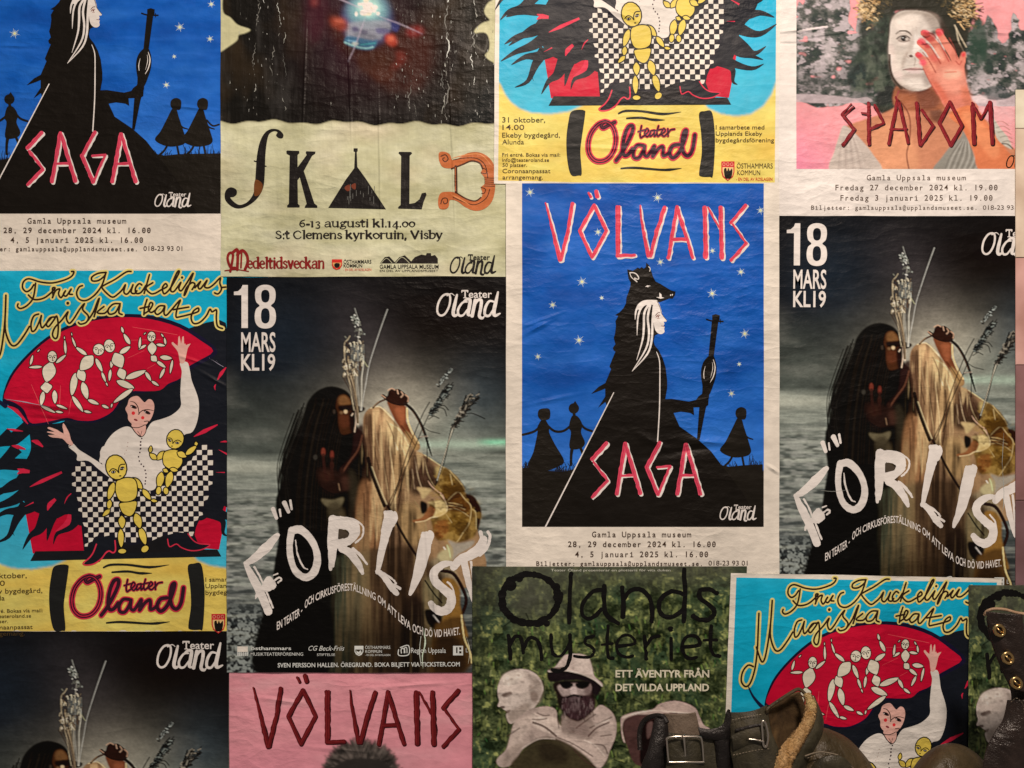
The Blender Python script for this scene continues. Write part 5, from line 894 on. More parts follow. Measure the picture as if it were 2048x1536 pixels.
def skald():
    P = Poster(I3, 2.9, 'pale green poster with a glowing orb in a dark picture above carved letters', None, 'skald', (443, 0, 1012, 553))
    P.sheet(442.5, -250, 1012, 553.5, canvas=skald_canvas(), name='printed_photograph', wob=.8)
    P.Z = ZB; D = K(26, 22, 20)
    P.part('cracked_ink')
    r = random.Random(4)
    def crack(x, y0, y1, w, dens=1.):
        y = y0; q = []
        while y < y1:
            q.append((x+r.uniform(-5, 5)+9*math.sin(y/37.+x), y)); y += r.uniform(7, 18)
            if r.random() < .22/dens and len(q) > 1:
                P.stroke(q, w*r.uniform(.5, 1.5), K(*r.choice([(150, 144, 130), (190, 184, 170), (110, 104, 94), (92, 88, 80)])), taper=(.2, 1, .7, .2), jit=.9, n=2); q = []; y += r.uniform(6, 40)/dens
    for x, a, b, w, d in ((208, 0, 260, 6, 2), (325, 20, 240, 4, 1.4), (250, 0, 90, 4, 1), (190, 240, 640, 3.5, .8), (290, 250, 420, 3.4, .8), (355, 180, 640, 3.4, .8), (1245, 0, 680, 6, 2), (1262, 0, 200, 4, 1), (1225, 380, 680, 4.5, 1.4), (1400, 180, 660, 6, 2), (1385, 240, 500, 4, 1), (1452, 300, 420, 4.5, 1.2), (1475, 440, 640, 3, 1), (1045, 470, 680, 4.5, 1.4), (1065, 560, 690, 3.4, 1), (1400, 0, 160, 4, 1), (170, 600, 680, 3.5, 1), (1325, 0, 120, 3, .7), (60, 400, 500, 3, .6), (960, 520, 660, 3, .6), (610, 560, 640, 3, .6)):
        crack(x, a, b, w, d)
    for k in range(150):
        x = r.choice([r.gauss(230, 60), r.gauss(1240, 30), r.gauss(1400, 45), r.gauss(1050, 60)]); y = r.uniform(0, 660); h = r.uniform(3, 16); P.stroke([(x, y), (x+r.uniform(-3, 3), y+h)], r.uniform(2, 4), K(*r.choice([(120, 114, 104), (160, 154, 142), (84, 80, 72)])), sm=False, cap=False)
    P.part('carved_title')
    P.fill([(350, 740), (345, 760), (325, 760), (310, 745), (318, 728), (300, 722), (275, 735), (262, 770), (252, 850), (248, 960), (240, 1030), (215, 1080), (180, 1115), (135, 1140), (95, 1145), (60, 1130), (32, 1098), (30, 1060), (45, 1036), (68, 1030), (92, 1042), (95, 1066), (78, 1082), (60, 1085), (75, 1105), (105, 1125), (135, 1120), (165, 1098), (190, 1050), (198, 960), (205, 860), (222, 780), (250, 730), (285, 710), (325, 715)], D, n=4)
    for q in ([(190, 885), (206, 890)], [(240, 912), (256, 914)], [(205, 895), (205, 880)]): P.stroke(q, 6, D, sm=False)
    P.fill([(195, 990), (235, 1010), (228, 1060), (192, 1075)], K(104, 58, 26))
    P.fill([(366, 832), (372, 828), (436, 830), (438, 842), (428, 852), (428, 920), (478, 852), (472, 840), (476, 832), (526, 834), (524, 846), (508, 856), (462, 940), (520, 1118), (536, 1130), (536, 1142), (466, 1142), (470, 1130), (478, 1120), (440, 975), (428, 990), (430, 1120), (440, 1130), (438, 1140), (372, 1140), (370, 1130), (380, 1120), (385, 855), (368, 846)], D, sm=False)
    P.fill([(735, 816), (757, 816), (757, 832), (752, 835), (755, 918), (800, 980), (912, 1150), (596, 1142), (690, 990), (738, 925), (742, 836), (734, 832)], D, sm=False)
    for q in ([(685, 1030), (712, 1015), (715, 1045), (698, 1050)], [(722, 1018), (745, 1008), (745, 1040), (728, 1035)]): P.fill(q, K(110, 52, 34))
    for k in range(16): x = r.uniform(690, 850); y = r.uniform(1000, 1090); P.stroke([(x, y), (x, y+r.uniform(10, 45))], 3, K(96, 92, 84), sm=False, cap=False)
    P.fill([(980, 842), (985, 835), (1050, 836), (1055, 844), (1042, 856), (1040, 1120), (1070, 1115), (1095, 1095), (1108, 1062), (1130, 1058), (1134, 1070), (1118, 1110), (1108, 1150), (980, 1146), (978, 1138), (992, 1126), (995, 858)], D, sm=False)
    P.part('lyre_print'); O = K(178, 94, 50); OD = K(74, 38, 24); OL_ = K(206, 128, 76)
    P.fill([(1205, 838), (1235, 835), (1262, 850), (1275, 880), (1310, 870), (1360, 842), (1420, 838), (1470, 862), (1502, 905), (1510, 960), (1508, 1050), (1490, 1110), (1450, 1148), (1400, 1158), (1350, 1140), (1300, 1105), (1262, 1100), (1255, 1135), (1235, 1150), (1205, 1145), (1197, 1110), (1205, 1070), (1230, 1055), (1290, 1058), (1330, 1085), (1385, 1105), (1430, 1090), (1440, 1060), (1432, 1030), (1452, 1010), (1450, 975), (1432, 950), (1440, 925), (1420, 895), (1370, 888), (1320, 905), (1270, 925), (1225, 920), (1205, 890), (1200, 860)], O, n=4)
    for q, w in (([(1212, 860), (1238, 852), (1252, 875), (1235, 890), (1222, 875), (1232, 868)], 6), ([(1212, 1120), (1222, 1092), (1245, 1090), (1248, 1112), (1232, 1120), (1226, 1108)], 6), ([(1280, 880), (1340, 870), (1410, 872), (1455, 910), (1470, 980)], 5), ([(1280, 1085), (1340, 1110), (1400, 1125), (1460, 1090), (1480, 1040)], 5), ([(1440, 925), (1462, 935), (1458, 955), (1432, 950)], 5), ([(1432, 1030), (1456, 1040), (1450, 1062), (1436, 1062)], 5), ([(1270, 928), (1330, 905), (1380, 885), (1425, 897), (1442, 930)], 8), ([(1300, 1062), (1350, 1092), (1400, 1105), (1432, 1085)], 8)): P.stroke(q, w, OD)
    for q in ([(1275, 870), (1350, 852), (1430, 850), (1490, 910)], [(1270, 1070), (1310, 1090), (1370, 1125)]): P.stroke(q, 8, OL_, taper=(.2, 1, .2))
    P.stroke([(1294, 915), (1296, 1058)], 16, OD, sm=False); P.stroke([(1291, 920), (1292, 1050)], 4, O, sm=False)
    for k in range(5): P.stroke([(1450, 978+k*11), (1508, 980+k*11)], 4, K(40, 28, 24), sm=False, cap=False)
    for k in range(8): P.stroke([(1285, 965+k*8), (1300, 965+k*8)], 2.5, OD, sm=False, cap=False)
    P.part('date_lettering')
    t = K(34, 28, 24)
    for s_, a, b, y, cp, sl in (('6-13 augusti kl.14.00', 436, 1074, 1246, 40, 0), ('S:t Clemens kyrkoruin, Visby', 305, 1222, 1310, 42, 0)): serif(P, s_, a, b, y, cp, t)
    P.part('festival_lettering'); r_ = K(128, 30, 28)
    for q, w in (([(60, 1490), (75, 1400), (55, 1390), (45, 1420), (60, 1465), (85, 1470)], 14), ([(75, 1385), (100, 1375), (98, 1480)], 16), ([(98, 1400), (125, 1375), (150, 1400), (155, 1440), (140, 1480)], 16), ([(30, 1486), (95, 1480), (160, 1490)], 6), ([(122, 1380), (118, 1470)], 10)): P.stroke(q, w, r_)
    serif(P, 'edeltidsveckan', 152, 578, 1472, 56, r_, ornate=True)
    P.part('sponsor_lettering')
    P.fill([(616, 1424), (672, 1424), (672, 1456), (660, 1476), (640, 1482), (622, 1472), (616, 1456)], K(196, 44, 36), sm=False); P.fill([(620, 1442), (668, 1442), (666, 1458), (642, 1476), (622, 1458)], K(206, 150, 90), sm=False); P.fill([(630, 1450), (640, 1444), (658, 1448), (656, 1466), (640, 1472), (630, 1462)], D)
    P.text('ÖSTHAMMARS', 680, 832, 1447, 20, t, bold=.006); P.text('KOMMUN', 680, 782, 1468, 18, t, bold=.006); P.text('- EN DEL AV ROSLAGEN', 680, 832, 1487, 13, K(190, 70, 50))
    P.fill([(880, 1445), (905, 1412), (930, 1408), (960, 1440), (985, 1412), (1015, 1402), (1050, 1435), (1070, 1412), (1105, 1398), (1130, 1402), (1135, 1390), (1158, 1390), (1160, 1405), (1180, 1400), (1196, 1420), (1196, 1446)], t, sm=False)
    for q in ([(885, 1445), (915, 1418), (945, 1444)], [(965, 1444), (1000, 1412), (1040, 1444)]): P.stroke(q, 3, K(178, 170, 134))
    P.text('GAMLA UPPSALA MUSEUM', 878, 1200, 1475, 22, t, bold=.006); P.text('EN DEL AV UPPLANDSMUSEET', 878, 1198, 1492, 11, t)
    L = (103/127.)*1.0; L = 92/127.; x0 = 440+1260/2.742857; y0 = 1392/2.742857
    P.A = np.array([[L, 0, x0-L*872.5], [0, L, y0-L*578.5]]); logo(P, D); P.A = I3
    P.done()
# a small pen-drawn roman face: skeleton strokes, thick uprights, thin joins, slab feet (x, y in units of x-height)
SK = {
 'a': ('.75', [[(.1, .8), (.3, 1), (.5, .95), (.58, .75), (.58, .1), (.7, 0)], [(.58, .6), (.2, .5), (.05, .25), (.2, 0), (.45, .08), (.58, .25)]], []),
 'b': ('.8', [[(.15, 1.5), (.15, .05)], [(.15, .8), (.4, 1), (.68, .8), (.7, .4), (.5, .02), (.2, .05)]], [(.05, 1.5)]),
 'c': ('.65', [[(.6, .8), (.35, 1), (.1, .75), (.1, .3), (.35, 0), (.6, .15)]], []),
 'd': ('.82', [[(.65, 1.5), (.65, 0)], [(.65, .8), (.4, 1), (.12, .8), (.08, .4), (.3, 0), (.6, .15)]], [(.55, 1.5), (.75, 0)]),
 'e': ('.68', [[(.1, .55), (.58, .6), (.5, .92), (.3, 1), (.1, .75), (.1, .3), (.35, 0), (.62, .15)]], []),
 'g': ('.75', [[(.3, 1), (.1, .75), (.3, .45), (.52, .7), (.3, 1)], [(.5, .95), (.7, 1)], [(.25, .45), (.15, .25), (.5, .15), (.65, -.1), (.4, -.4), (.08, -.3), (.15, .0), (.5, .15)]], []),
 'i': ('.42', [[(.22, 1), (.22, 0)], [(.22, 1.35), (.23, 1.38)]], [(.1, 1), (.22, 0)]), 'k': ('.85', [[(.15, 1.5), (.15, 0)], [(.2, .45), (.6, .98)], [(.35, .6), (.7, 0)]], [(.05, 1.5), (.15, 0), (.7, 0), (.6, 1)]),
 'l': ('.42', [[(.22, 1.5), (.22, 0)]], [(.1, 1.5), (.22, 0)]), 'm': ('1.25', [[(.15, 1), (.15, 0)], [(.15, .75), (.4, 1), (.58, .8), (.58, 0)], [(.58, .75), (.85, 1), (1.02, .8), (1.02, 0)]], [(.07, 1), (.15, 0), (.58, 0), (1.02, 0)]),
 'n': ('.85', [[(.15, 1), (.15, 0)], [(.15, .75), (.45, 1), (.65, .8), (.65, 0)]], [(.07, 1), (.15, 0), (.65, 0)]), 'o': ('.78', [[(.38, 1), (.1, .75), (.08, .4), (.36, 0), (.66, .25), (.68, .65), (.38, 1)]], []),
 'r': ('.62', [[(.15, 1), (.15, 0)], [(.15, .7), (.35, .98), (.55, .9)]], [(.07, 1), (.15, 0)]), 's': ('.58', [[(.48, .8), (.3, 1), (.1, .8), (.2, .6), (.45, .4), (.45, .12), (.25, 0), (.06, .2)]], []),
 't': ('.5', [[(.2, 1.3), (.2, .2), (.3, 0), (.48, .1)], [(.02, .98), (.42, .98)]], []), 'u': ('.85', [[(.15, 1), (.15, .25), (.35, 0), (.65, .2)], [(.65, 1), (.65, 0)]], [(.07, 1), (.57, 1), (.72, 0)]),
 'v': ('.75', [[(.1, 1), (.37, 0)], [(.37, 0), (.62, 1)]], [(.1, 1), (.62, 1)]), 'y': ('.75', [[(.1, 1), (.38, 0)], [(.65, 1), (.3, -.3), (.1, -.4)]], [(.1, 1), (.65, 1)]),
 'C': ('1.05', [[(.9, 1.1), (.6, 1.42), (.2, 1.1), (.12, .6), (.35, .05), (.7, .0), (.92, .3)]], []), 'S': ('.8', [[(.65, 1.15), (.4, 1.4), (.12, 1.15), (.3, .8), (.6, .55), (.62, .2), (.35, 0), (.08, .25)]], []), 'V': ('1.05', [[(.1, 1.4), (.52, 0)], [(.52, 0), (.9, 1.4)]], [(.1, 1.4), (.9, 1.4)]),
 '6': ('.72', [[(.6, 1.35), (.25, 1.1), (.08, .5), (.3, 0), (.6, .3), (.45, .75), (.12, .6)]], []), '1': ('.5', [[(.22, 1), (.22, 0)]], [(.12, 1), (.22, 0)]), '3': ('.65', [[(.1, .85), (.35, 1), (.5, .7), (.25, .4), (.5, .2), (.4, -.25), (.08, -.2)]], []), '4': ('.72', [[(.5, 1), (.05, .05), (.68, .05)], [(.48, 1), (.48, -.35)]], []), '0': ('.72', [[(.34, 1), (.1, .7), (.12, .25), (.36, 0), (.6, .3), (.58, .75), (.34, 1)]], []),
 '-': ('.45', [[(.08, .45), (.36, .45)]], []), '.': ('.3', [[(.13, .04), (.15, .04)]], []), ',': ('.3', [[(.14, .05), (.08, -.25)]], []), ':': ('.32', [[(.14, .04), (.16, .04)], [(.14, .8), (.16, .8)]], []), ' ': ('.35', [], [])}
def serif(P, txt, x0, x1, y, cap, col, ornate=False):
    tot = sum(float(SK[c][0]) for c in txt); sx = (x1-x0)/tot; sy = cap/1.42; x = x0
    for ch in txt:
        w, st, fe = SK[ch]
        for q in st:
            pts = [(x+a*sx, y-b*sy) for a, b in q]; d = np.diff(np.array(pts), axis=0); th = []
            for dx, dy in d: a = abs(dx)/max(1e-6, math.hypot(dx, dy)); th.append(1-.62*a)
            P.stroke(pts, (.33 if not ornate else .28)*min(sx, sy)*1.15, col, taper=th if len(th) > 1 else None, n=3)
        for a, b in fe:
            yy = y-b*sy; P.stroke([(x+(a-.13)*sx, yy), (x+(a+.13)*sx, yy)], .1*sy, col, sm=False, cap=False)
        x += float(w)*sx

skald()
# ================================================================ pink Völvans Spådom posters
def spadom_canvas():
    c = Canvas(1588, -90, 2076, 342, 1.6, (222, 138, 136)); X, Y = c.grid(); H, W = c.H, c.W
    c.full(np.clip((Y-200)/140, 0, 1)*np.clip((1720-X)/130, 0, 1), (206, 112, 140), .7); c.full(np.exp(-((X-1990)/70)**2-((Y-215)/40)**2), (244, 160, 156), .8)
    # snowy trees, hard light and dark clumps
    n = vnoise(H, W, 16, 13, 3, 4, .6); n2 = vnoise(H, W, 9, 6, 5, 3, .6)
    c.Z = ZE; tm = np.zeros((H, W))
    def tree(pts):
        p = smooth(c.Z(pts), True, 3); p = p+RNG.normal(0, 1.6, p.shape); m, sl = c.mask(p, 1)
        if m is not None: tm[sl] = np.maximum(tm[sl], m)
    tree([(145, 60), (200, 40), (210, -60), (480, -80), (520, 60), (500, 140), (540, 200), (580, 260), (590, 330), (600, 680), (145, 700)]); tree([(560, 300), (600, -40), (760, -60), (840, 200), (840, 700), (560, 690)])
    tree([(1260, 300), (1320, 260), (1390, 180), (1420, 120), (1445, 180), (1490, 115), (1540, 200), (1560, 290), (1610, 300), (1640, 200), (1665, 95), (1700, 150), (1720, 220), (1900, 200), (1900, 690), (1280, 690)])
    n0 = vnoise(H, W, 14, 10, 66, 2); tm *= np.clip((n0-.12)*9, 0, 1)
    c.full(tm, (84, 82, 76)); c.full(tm*np.clip((n-.5)*7, 0, 1), (164, 150, 146), .85); c.full(tm*np.clip((.46-n)*8, 0, 1), (38, 46, 44), .9); c.full(tm*np.clip((n2-.56)*8, 0, 1), (186, 168, 166), .6); c.full(tm*np.clip((.42-n2)*8, 0, 1), (46, 56, 48), .7)
    c.full(tm*np.exp(-((X-1725)/34)**2)*np.clip((Y-70)/50, 0, 1), (40, 52, 46), .75); c.full(tm*np.exp(-((X-1965)/30)**2-((Y-90)/60)**2), (44, 60, 50), .6); c.full(tm*np.exp(-((X-1620)/60)**2-((Y-165)/30)**2), (52, 54, 52), .6)
    c.fill([(145, 660), (400, 670), (560, 690), (640, 680), (640, 720), (145, 715)], (170, 150, 148), 1.5, .8); c.fill([(1330, 680), (1480, 670), (1600, 690), (1700, 660), (1900, 680), (1900, 740), (1340, 740)], (184, 160, 158), 1.5, .85); c.fill([(1420, 640), (1560, 600), (1640, 680), (1500, 700)], (66, 70, 68), 1.5, .7)
    c.line([(160, 225), (250, 205), (360, 190)], 14, (214, 194, 190), .7, 1)
    # hair and fur hat
    HR = (44, 42, 34)
    c.fill([(620, 60), (700, -60), (900, -160), (1200, -160), (1360, -20), (1400, 60), (1360, 200), (1330, 330), (1300, 460), (1260, 560), (1180, 500), (1150, 200), (1100, 100), (850, 80), (800, 160), (790, 300), (800, 460), (840, 560), (860, 640), (850, 720), (800, 800), (740, 800), (700, 720), (740, 620), (770, 540), (770, 400), (765, 240), (700, 180)], HR, 2.5)
    c.full(np.exp(-((X-1770)/34)**2-((Y-120)/70)**2)*(X < 1782), (54, 62, 50), .8)
    for k in range(420):
        a = random.uniform(math.pi*.82, math.pi*2.18); r = random.uniform(.72, 1.06); x = 1000+400*r*math.cos(a); y = 80+250*r*math.sin(a)*.9
        if y > 150 and 780 < x < 1180: continue
        L = random.uniform(18, 50); b = a+random.uniform(-.7, .7); side = abs(math.cos(a))
        c.line([(x, y), (x+L*math.cos(b), y+L*math.sin(b))], random.uniform(5, 9), random.choice([(34, 34, 26), (50, 48, 38), (28, 28, 24), (80, 66, 44), (168, 130, 80) if side > .6 else (44, 42, 34), (198, 160, 112) if side > .8 else (60, 56, 44)]), .85, .5)
    for q in ([(1250, 180), (1290, 260), (1330, 330)], [(1260, 200), (1280, 300), (1330, 400)]): c.line(q, 10, (186, 168, 140), .8, .8)
    # shoulders, grey cloth
    SKN = (178, 116, 86)
    c.fill([(480, 900), (640, 830), (760, 790), (840, 740), (870, 620), (1100, 600), (1160, 700), (1200, 760), (1360, 800), (1500, 860), (1620, 1000), (1740, 1100), (1760, 1200), (700, 1200), (560, 1040)], SKN, 2.5)
    c.fill([(850, 620), (1000, 640), (1110, 580), (1150, 700), (1180, 800), (1080, 860), (1000, 780), (940, 700), (870, 700)], (132, 82, 58), 5, .75); c.fill([(1060, 660), (1140, 720), (1160, 860), (1090, 830)], (84, 50, 40), 5, .7)
    c.fill([(700, 900), (800, 850), (960, 1000), (980, 1200), (700, 1200), (640, 1040)], (212, 146, 106), 8, .6)
    c.fill([(470, 880), (520, 900), (600, 980), (680, 1080), (730, 1200), (390, 1200), (410, 1060), (440, 960)], (176, 158, 144), 2); c.fill([(1320, 880), (1340, 960), (1390, 1100), (1410, 1200), (1110, 1200), (1160, 1100), (1240, 1000), (1290, 960)], (132, 124, 112), 2)
    for k in range(12): x = 1180+k*19; c.line([(x, 1190), (x+40, 1090), (1300+k*6, 980)], 7, (168, 160, 148) if k % 2 else (96, 90, 82), .6, 1)
    for k in range(8): c.line([(440+k*26, 1190), (450+k*20, 1060), (480+k*10, 960)], 9, (192, 174, 160) if k % 2 else (150, 132, 122), .5, 1.5)
    # face, traced closer
    c.Z = Zoom(1690, 0, 4.5321)
    for q, k, bl, al in (([(130, 200), (400, 150), (390, 400), (400, 600), (440, 760), (470, 830), (480, 952), (300, 952), (320, 800), (100, 830), (20, 700), (100, 500), (130, 350)], (50, 58, 48), 6, .85), ([(20, 660), (160, 570), (180, 720), (60, 800)], (34, 46, 44), 5, .8), ([(300, 820), (440, 780), (460, 900), (380, 952), (290, 952)], (36, 38, 36), 4, .9), ([(1120, 280), (1200, 180), (1269, 240), (1269, 560), (1130, 560)], (44, 62, 50), 5, .8)):
        c.fill(q, k, bl, al)
    tx = vnoise(H, W, 8, 12, 201, 3); c.fill([(130, 210), (400, 160), (400, 600), (460, 800), (60, 830), (30, 650), (110, 500)], (92, 96, 80), 3, .5, tex=np.clip((tx-.52)*6, 0, 1)); c.fill([(130, 210), (400, 160), (400, 600), (460, 800), (60, 830), (30, 650), (110, 500)], (24, 28, 26), 3, .6, tex=np.clip((.46-tx)*7, 0, 1))
    c.fill([(395, 240), (420, 150), (500, 95), (640, 85), (780, 110), (860, 170), (950, 330), (1060, 440), (1100, 600), (1080, 720), (860, 900), (720, 952), (480, 952), (460, 820), (420, 700), (390, 480)], (52, 42, 34), 3)
    c.fill([(455, 790), (600, 820), (760, 780), (870, 900), (900, 990), (470, 990)], (148, 88, 60), 3); c.fill([(640, 830), (760, 790), (860, 900), (800, 990), (680, 990)], (104, 60, 46), 6, .8); c.fill([(470, 800), (600, 830), (760, 800), (700, 850), (500, 850)], (84, 48, 38), 5, .7)
    FACE = [(402, 300), (408, 220), (440, 150), (500, 108), (600, 98), (720, 112), (800, 150), (850, 230), (865, 320), (900, 480), (880, 640), (800, 760), (720, 815), (620, 828), (540, 800), (470, 745), (425, 680), (400, 560), (390, 430)]
    c.fill(FACE, (190, 174, 160), 1.6)
    for q, k, bl, al in (([(700, 120), (850, 170), (870, 320), (800, 300), (740, 220)], (138, 122, 110), 7, .8), ([(430, 150), (600, 95), (800, 130), (820, 170), (600, 130), (450, 190)], (128, 112, 98), 4, .6), ([(440, 180), (560, 140), (660, 160), (640, 260), (480, 270)], (212, 194, 178), 7, .8), ([(395, 430), (430, 420), (470, 560), (520, 700), (470, 740), (420, 660)], (214, 186, 174), 6, .6), ([(400, 440), (440, 470), (600, 470), (560, 500), (420, 500)], (178, 162, 146), 4, .5), ([(610, 330), (670, 330), (680, 420), (640, 500), (610, 480), (625, 400)], (224, 210, 198), 4, .8), ([(590, 300), (620, 300), (615, 420), (570, 490), (560, 440), (595, 380)], (172, 154, 140), 5, .55), ([(430, 520), (540, 500), (530, 580), (470, 660), (430, 600)], (202, 186, 170), 7, .7), ([(530, 500), (560, 490), (530, 600), (510, 640), (505, 580)], (150, 130, 116), 4, .6), ([(520, 680), (700, 670), (740, 700), (640, 720), (540, 710)], (160, 138, 126), 5, .6), ([(560, 720), (700, 720), (720, 780), (620, 810), (560, 780)], (206, 190, 176), 6, .7), ([(720, 640), (840, 620), (800, 740), (730, 790), (700, 740)], (132, 114, 104), 7, .75), ([(440, 700), (520, 770), (640, 815), (600, 835), (500, 800), (430, 730)], (140, 120, 106), 4, .6), ([(465, 310), (600, 300), (610, 400), (540, 410), (470, 390)], (176, 158, 144), 6, .5), ([(480, 388), (580, 388), (560, 412), (500, 410)], (214, 196, 182), 3, .7)):
        c.fill(q, k, bl, al)
    c.line([(458, 312), (490, 288), (540, 285), (575, 300), (595, 322)], 17, (92, 78, 66), .85, 1.2, taper=(.4, 1, 1, .7)); c.line([(640, 250), (645, 330)], 10, (184, 166, 152), .6, 2); c.line([(605, 240), (610, 300)], 7, (190, 172, 158), .5, 2)
    c.fill([(466, 355), (500, 332), (545, 328), (580, 352), (586, 372), (540, 384), (490, 378)], (150, 134, 122), 1.4, .9); c.ell(528, 354, 27, 25, (44, 34, 28), 1); c.ell(552, 360, 12, 10, (188, 172, 158), 1, .7); c.line([(464, 356), (495, 334), (545, 328), (582, 350)], 9, (48, 38, 32), .9, .7); c.line([(480, 374), (530, 386), (578, 372)], 6, (120, 98, 88), .7, 1); c.ell(520, 346, 4, 4, (220, 214, 204), .6, .8)
    c.fill([(575, 505), (598, 500), (612, 518), (595, 526), (578, 520)], (88, 58, 48), 1.1, .9); c.line([(560, 480), (552, 508), (575, 530)], 7, (160, 138, 124), .7, 1.4); c.line([(628, 530), (632, 560), (622, 600)], 13, (140, 118, 106), .6, 1.6)
    c.fill([(525, 634), (580, 620), (640, 616), (700, 624), (712, 640), (640, 646), (570, 646)], (176, 138, 130), 1.4, .9); c.line([(522, 638), (580, 630), (640, 634), (710, 634)], 7, (92, 60, 54), .9, .8); c.fill([(560, 646), (690, 646), (670, 668), (590, 668)], (204, 176, 168), 2.5, .7)
    c.line([(392, 560), (405, 640), (430, 710), (480, 770), (540, 810)], 7, (60, 44, 36), .8, 1)
    # fur of the hat over the hairline, loose strands at the cheeks
    for k in range(520):
        a = random.uniform(math.pi*.98, math.pi*2.02); r = random.uniform(1.0, 1.5); x = 640+r*290*math.cos(a); y = 150+r*150*math.sin(a)+random.uniform(-16, 12)
        if 470 < x < 800 and y > 96: continue
        b = a+random.uniform(-1, 1); L = random.uniform(14, 34); c.line([(x, y), (x+L*math.cos(b), y+L*math.sin(b)*.9)], random.uniform(4, 8), random.choice([(36, 36, 28), (52, 50, 38), (70, 62, 44), (24, 24, 20), (96, 80, 52) if abs(math.cos(a)) > .7 else (44, 42, 34)]), .75, .7)
    for k in range(260):
        sd = random.choice([-1, 1]); x = (210 if sd < 0 else 1060)+random.gauss(0, 55); y = 80+random.gauss(0, 60); b = random.uniform(-.6, .9)+(math.pi if sd < 0 else 0); L = random.uniform(14, 44)
        c.line([(x, y), (x+L*.5*math.cos(b), y+L*.5*math.sin(b)-4), (x+L*math.cos(b), y+L*math.sin(b)+6)], random.uniform(3, 7), random.choice([(160, 122, 76), (200, 166, 118), (112, 84, 52), (74, 58, 40), (220, 190, 146)]), .75, .7)
    for k in range(14): c.line([(400+random.uniform(-8, 8), 500), (408+random.uniform(-8, 6), 620), (440+random.uniform(-14, 8), 720), (500+random.uniform(-10, 20), 810)], 4, (60, 46, 36), .5, .8)
    c.fill([(860, 180), (960, 330), (1040, 450), (1000, 540), (950, 470), (890, 360), (862, 280)], (50, 40, 32), 5, .85)
    # hand
    HD = (192, 112, 92)
    c.fill([(690, 560), (760, 520), (880, 540), (1000, 570), (1030, 530), (1055, 480), (1085, 478), (1088, 530), (1075, 620), (1098, 760), (1130, 880), (1200, 990), (930, 990), (850, 880), (770, 760), (710, 640)], HD, 1.6)
    for q, w in (([(655, 500), (720, 560), (790, 660)], 62), ([(670, 390), (760, 470), (850, 640)], 66), ([(705, 305), (800, 390), (880, 500), (930, 590)], 66), ([(840, 290), (900, 390), (960, 480), (1000, 570)], 66), ([(1068, 500), (1060, 570), (1030, 620)], 46)): c.line(q, w, HD, 1, 1, taper=(.8, 1, 1.05))
    for q, k, bl, al in (([(820, 640), (960, 590), (1060, 640), (1090, 800), (1000, 860), (860, 780)], (210, 138, 116), 8, .75), ([(900, 640), (1030, 640), (1040, 700), (900, 720)], (238, 172, 144), 6, .6), ([(1040, 800), (1110, 800), (1160, 952), (1080, 952)], (182, 100, 74), 6, .7), ([(770, 740), (840, 760), (930, 900), (900, 952), (840, 860)], (184, 88, 66), 5, .7), ([(730, 520), (800, 560), (820, 640), (760, 640)], (228, 150, 122), 5, .6), ([(830, 430), (890, 520), (880, 560), (810, 470)], (234, 160, 134), 4, .6), ([(890, 350), (960, 440), (950, 500), (880, 420)], (214, 128, 108), 4, .6), ([(760, 500), (830, 500), (830, 570), (770, 560)], (178, 66, 62), 6, .6)):
        c.fill(q, k, bl, al)
    for q, w, k in (([(700, 480), (760, 560), (815, 660)], 10, (130, 34, 34)), ([(770, 430), (820, 510), (860, 580)], 11, (140, 40, 38)), ([(835, 360), (890, 470), (935, 560)], 12, (150, 40, 44)), ([(1000, 560), (1030, 590), (1050, 560)], 8, (150, 60, 50)), ([(900, 660), (1000, 655)], 9, (186, 92, 74)), ([(700, 620), (760, 740), (830, 860)], 7, (150, 66, 54)), ([(940, 350), (985, 440), (1010, 540)], 6, (150, 70, 60))): c.line(q, w, k, .75, 1.3)
    for x, y, rx, ry, k in ((720, 300, 40, 26, (178, 44, 56)), (690, 380, 40, 32, (206, 60, 74)), (665, 505, 34, 24, (204, 46, 70)), (850, 300, 34, 36, (196, 54, 66)), (1068, 500, 18, 22, (196, 40, 56)), (770, 340, 50, 44, (160, 52, 50)), (700, 570, 34, 30, (220, 76, 92)), (740, 420, 30, 24, (176, 50, 56)), (800, 300, 22, 18, (70, 44, 40)), (720, 340, 22, 10, (100, 24, 30)), (715, 400, 24, 12, (110, 26, 34))): c.ell(x, y, rx, ry, k, 3, .8, 20)
    for q in ([(690, 300), (720, 282), (755, 295)], [(660, 380), (690, 370), (720, 400)], [(650, 495), (680, 490)], [(830, 285), (860, 285), (880, 310)]): c.line(q, 9, (232, 96, 100), .8, 1)
    for q in ([(700, 330), (730, 345), (760, 330)], [(750, 300), (800, 320), (820, 350)], [(690, 410), (740, 400)]): c.line(q, 9, (90, 22, 26), .7, 1)
    c.fill([(1150, 880), (1269, 870), (1269, 930), (1160, 930)], (220, 196, 190), 3, .5)
    c.Z = ZE
    c.line([(860, 640), (840, 690)], 10, (150, 60, 70), .8); c.line([(870, 710), (920, 780), (940, 860), (935, 980), (915, 1080), (930, 1180)], 9, (96, 34, 30), .95, .5)
    c.fill([(1210, 800), (1380, 740), (1500, 900), (1620, 1060), (1760, 1200), (1440, 1200), (1380, 1060), (1300, 900)], (196, 110, 72), 2); c.fill([(1300, 820), (1380, 800), (1560, 1020), (1500, 1100)], (214, 134, 92), 6, .7)
    c.fill([(1520, 830), (1570, 900), (1620, 960), (1650, 1040), (1600, 1020), (1540, 960)], (176, 164, 148), 1.5); 
    for k in range(5): c.line([(1525+k*14, 860+k*34), (1580+k*10, 850+k*34), (1625+k*8, 880+k*30)], 6, (120, 108, 96), .7, .8)
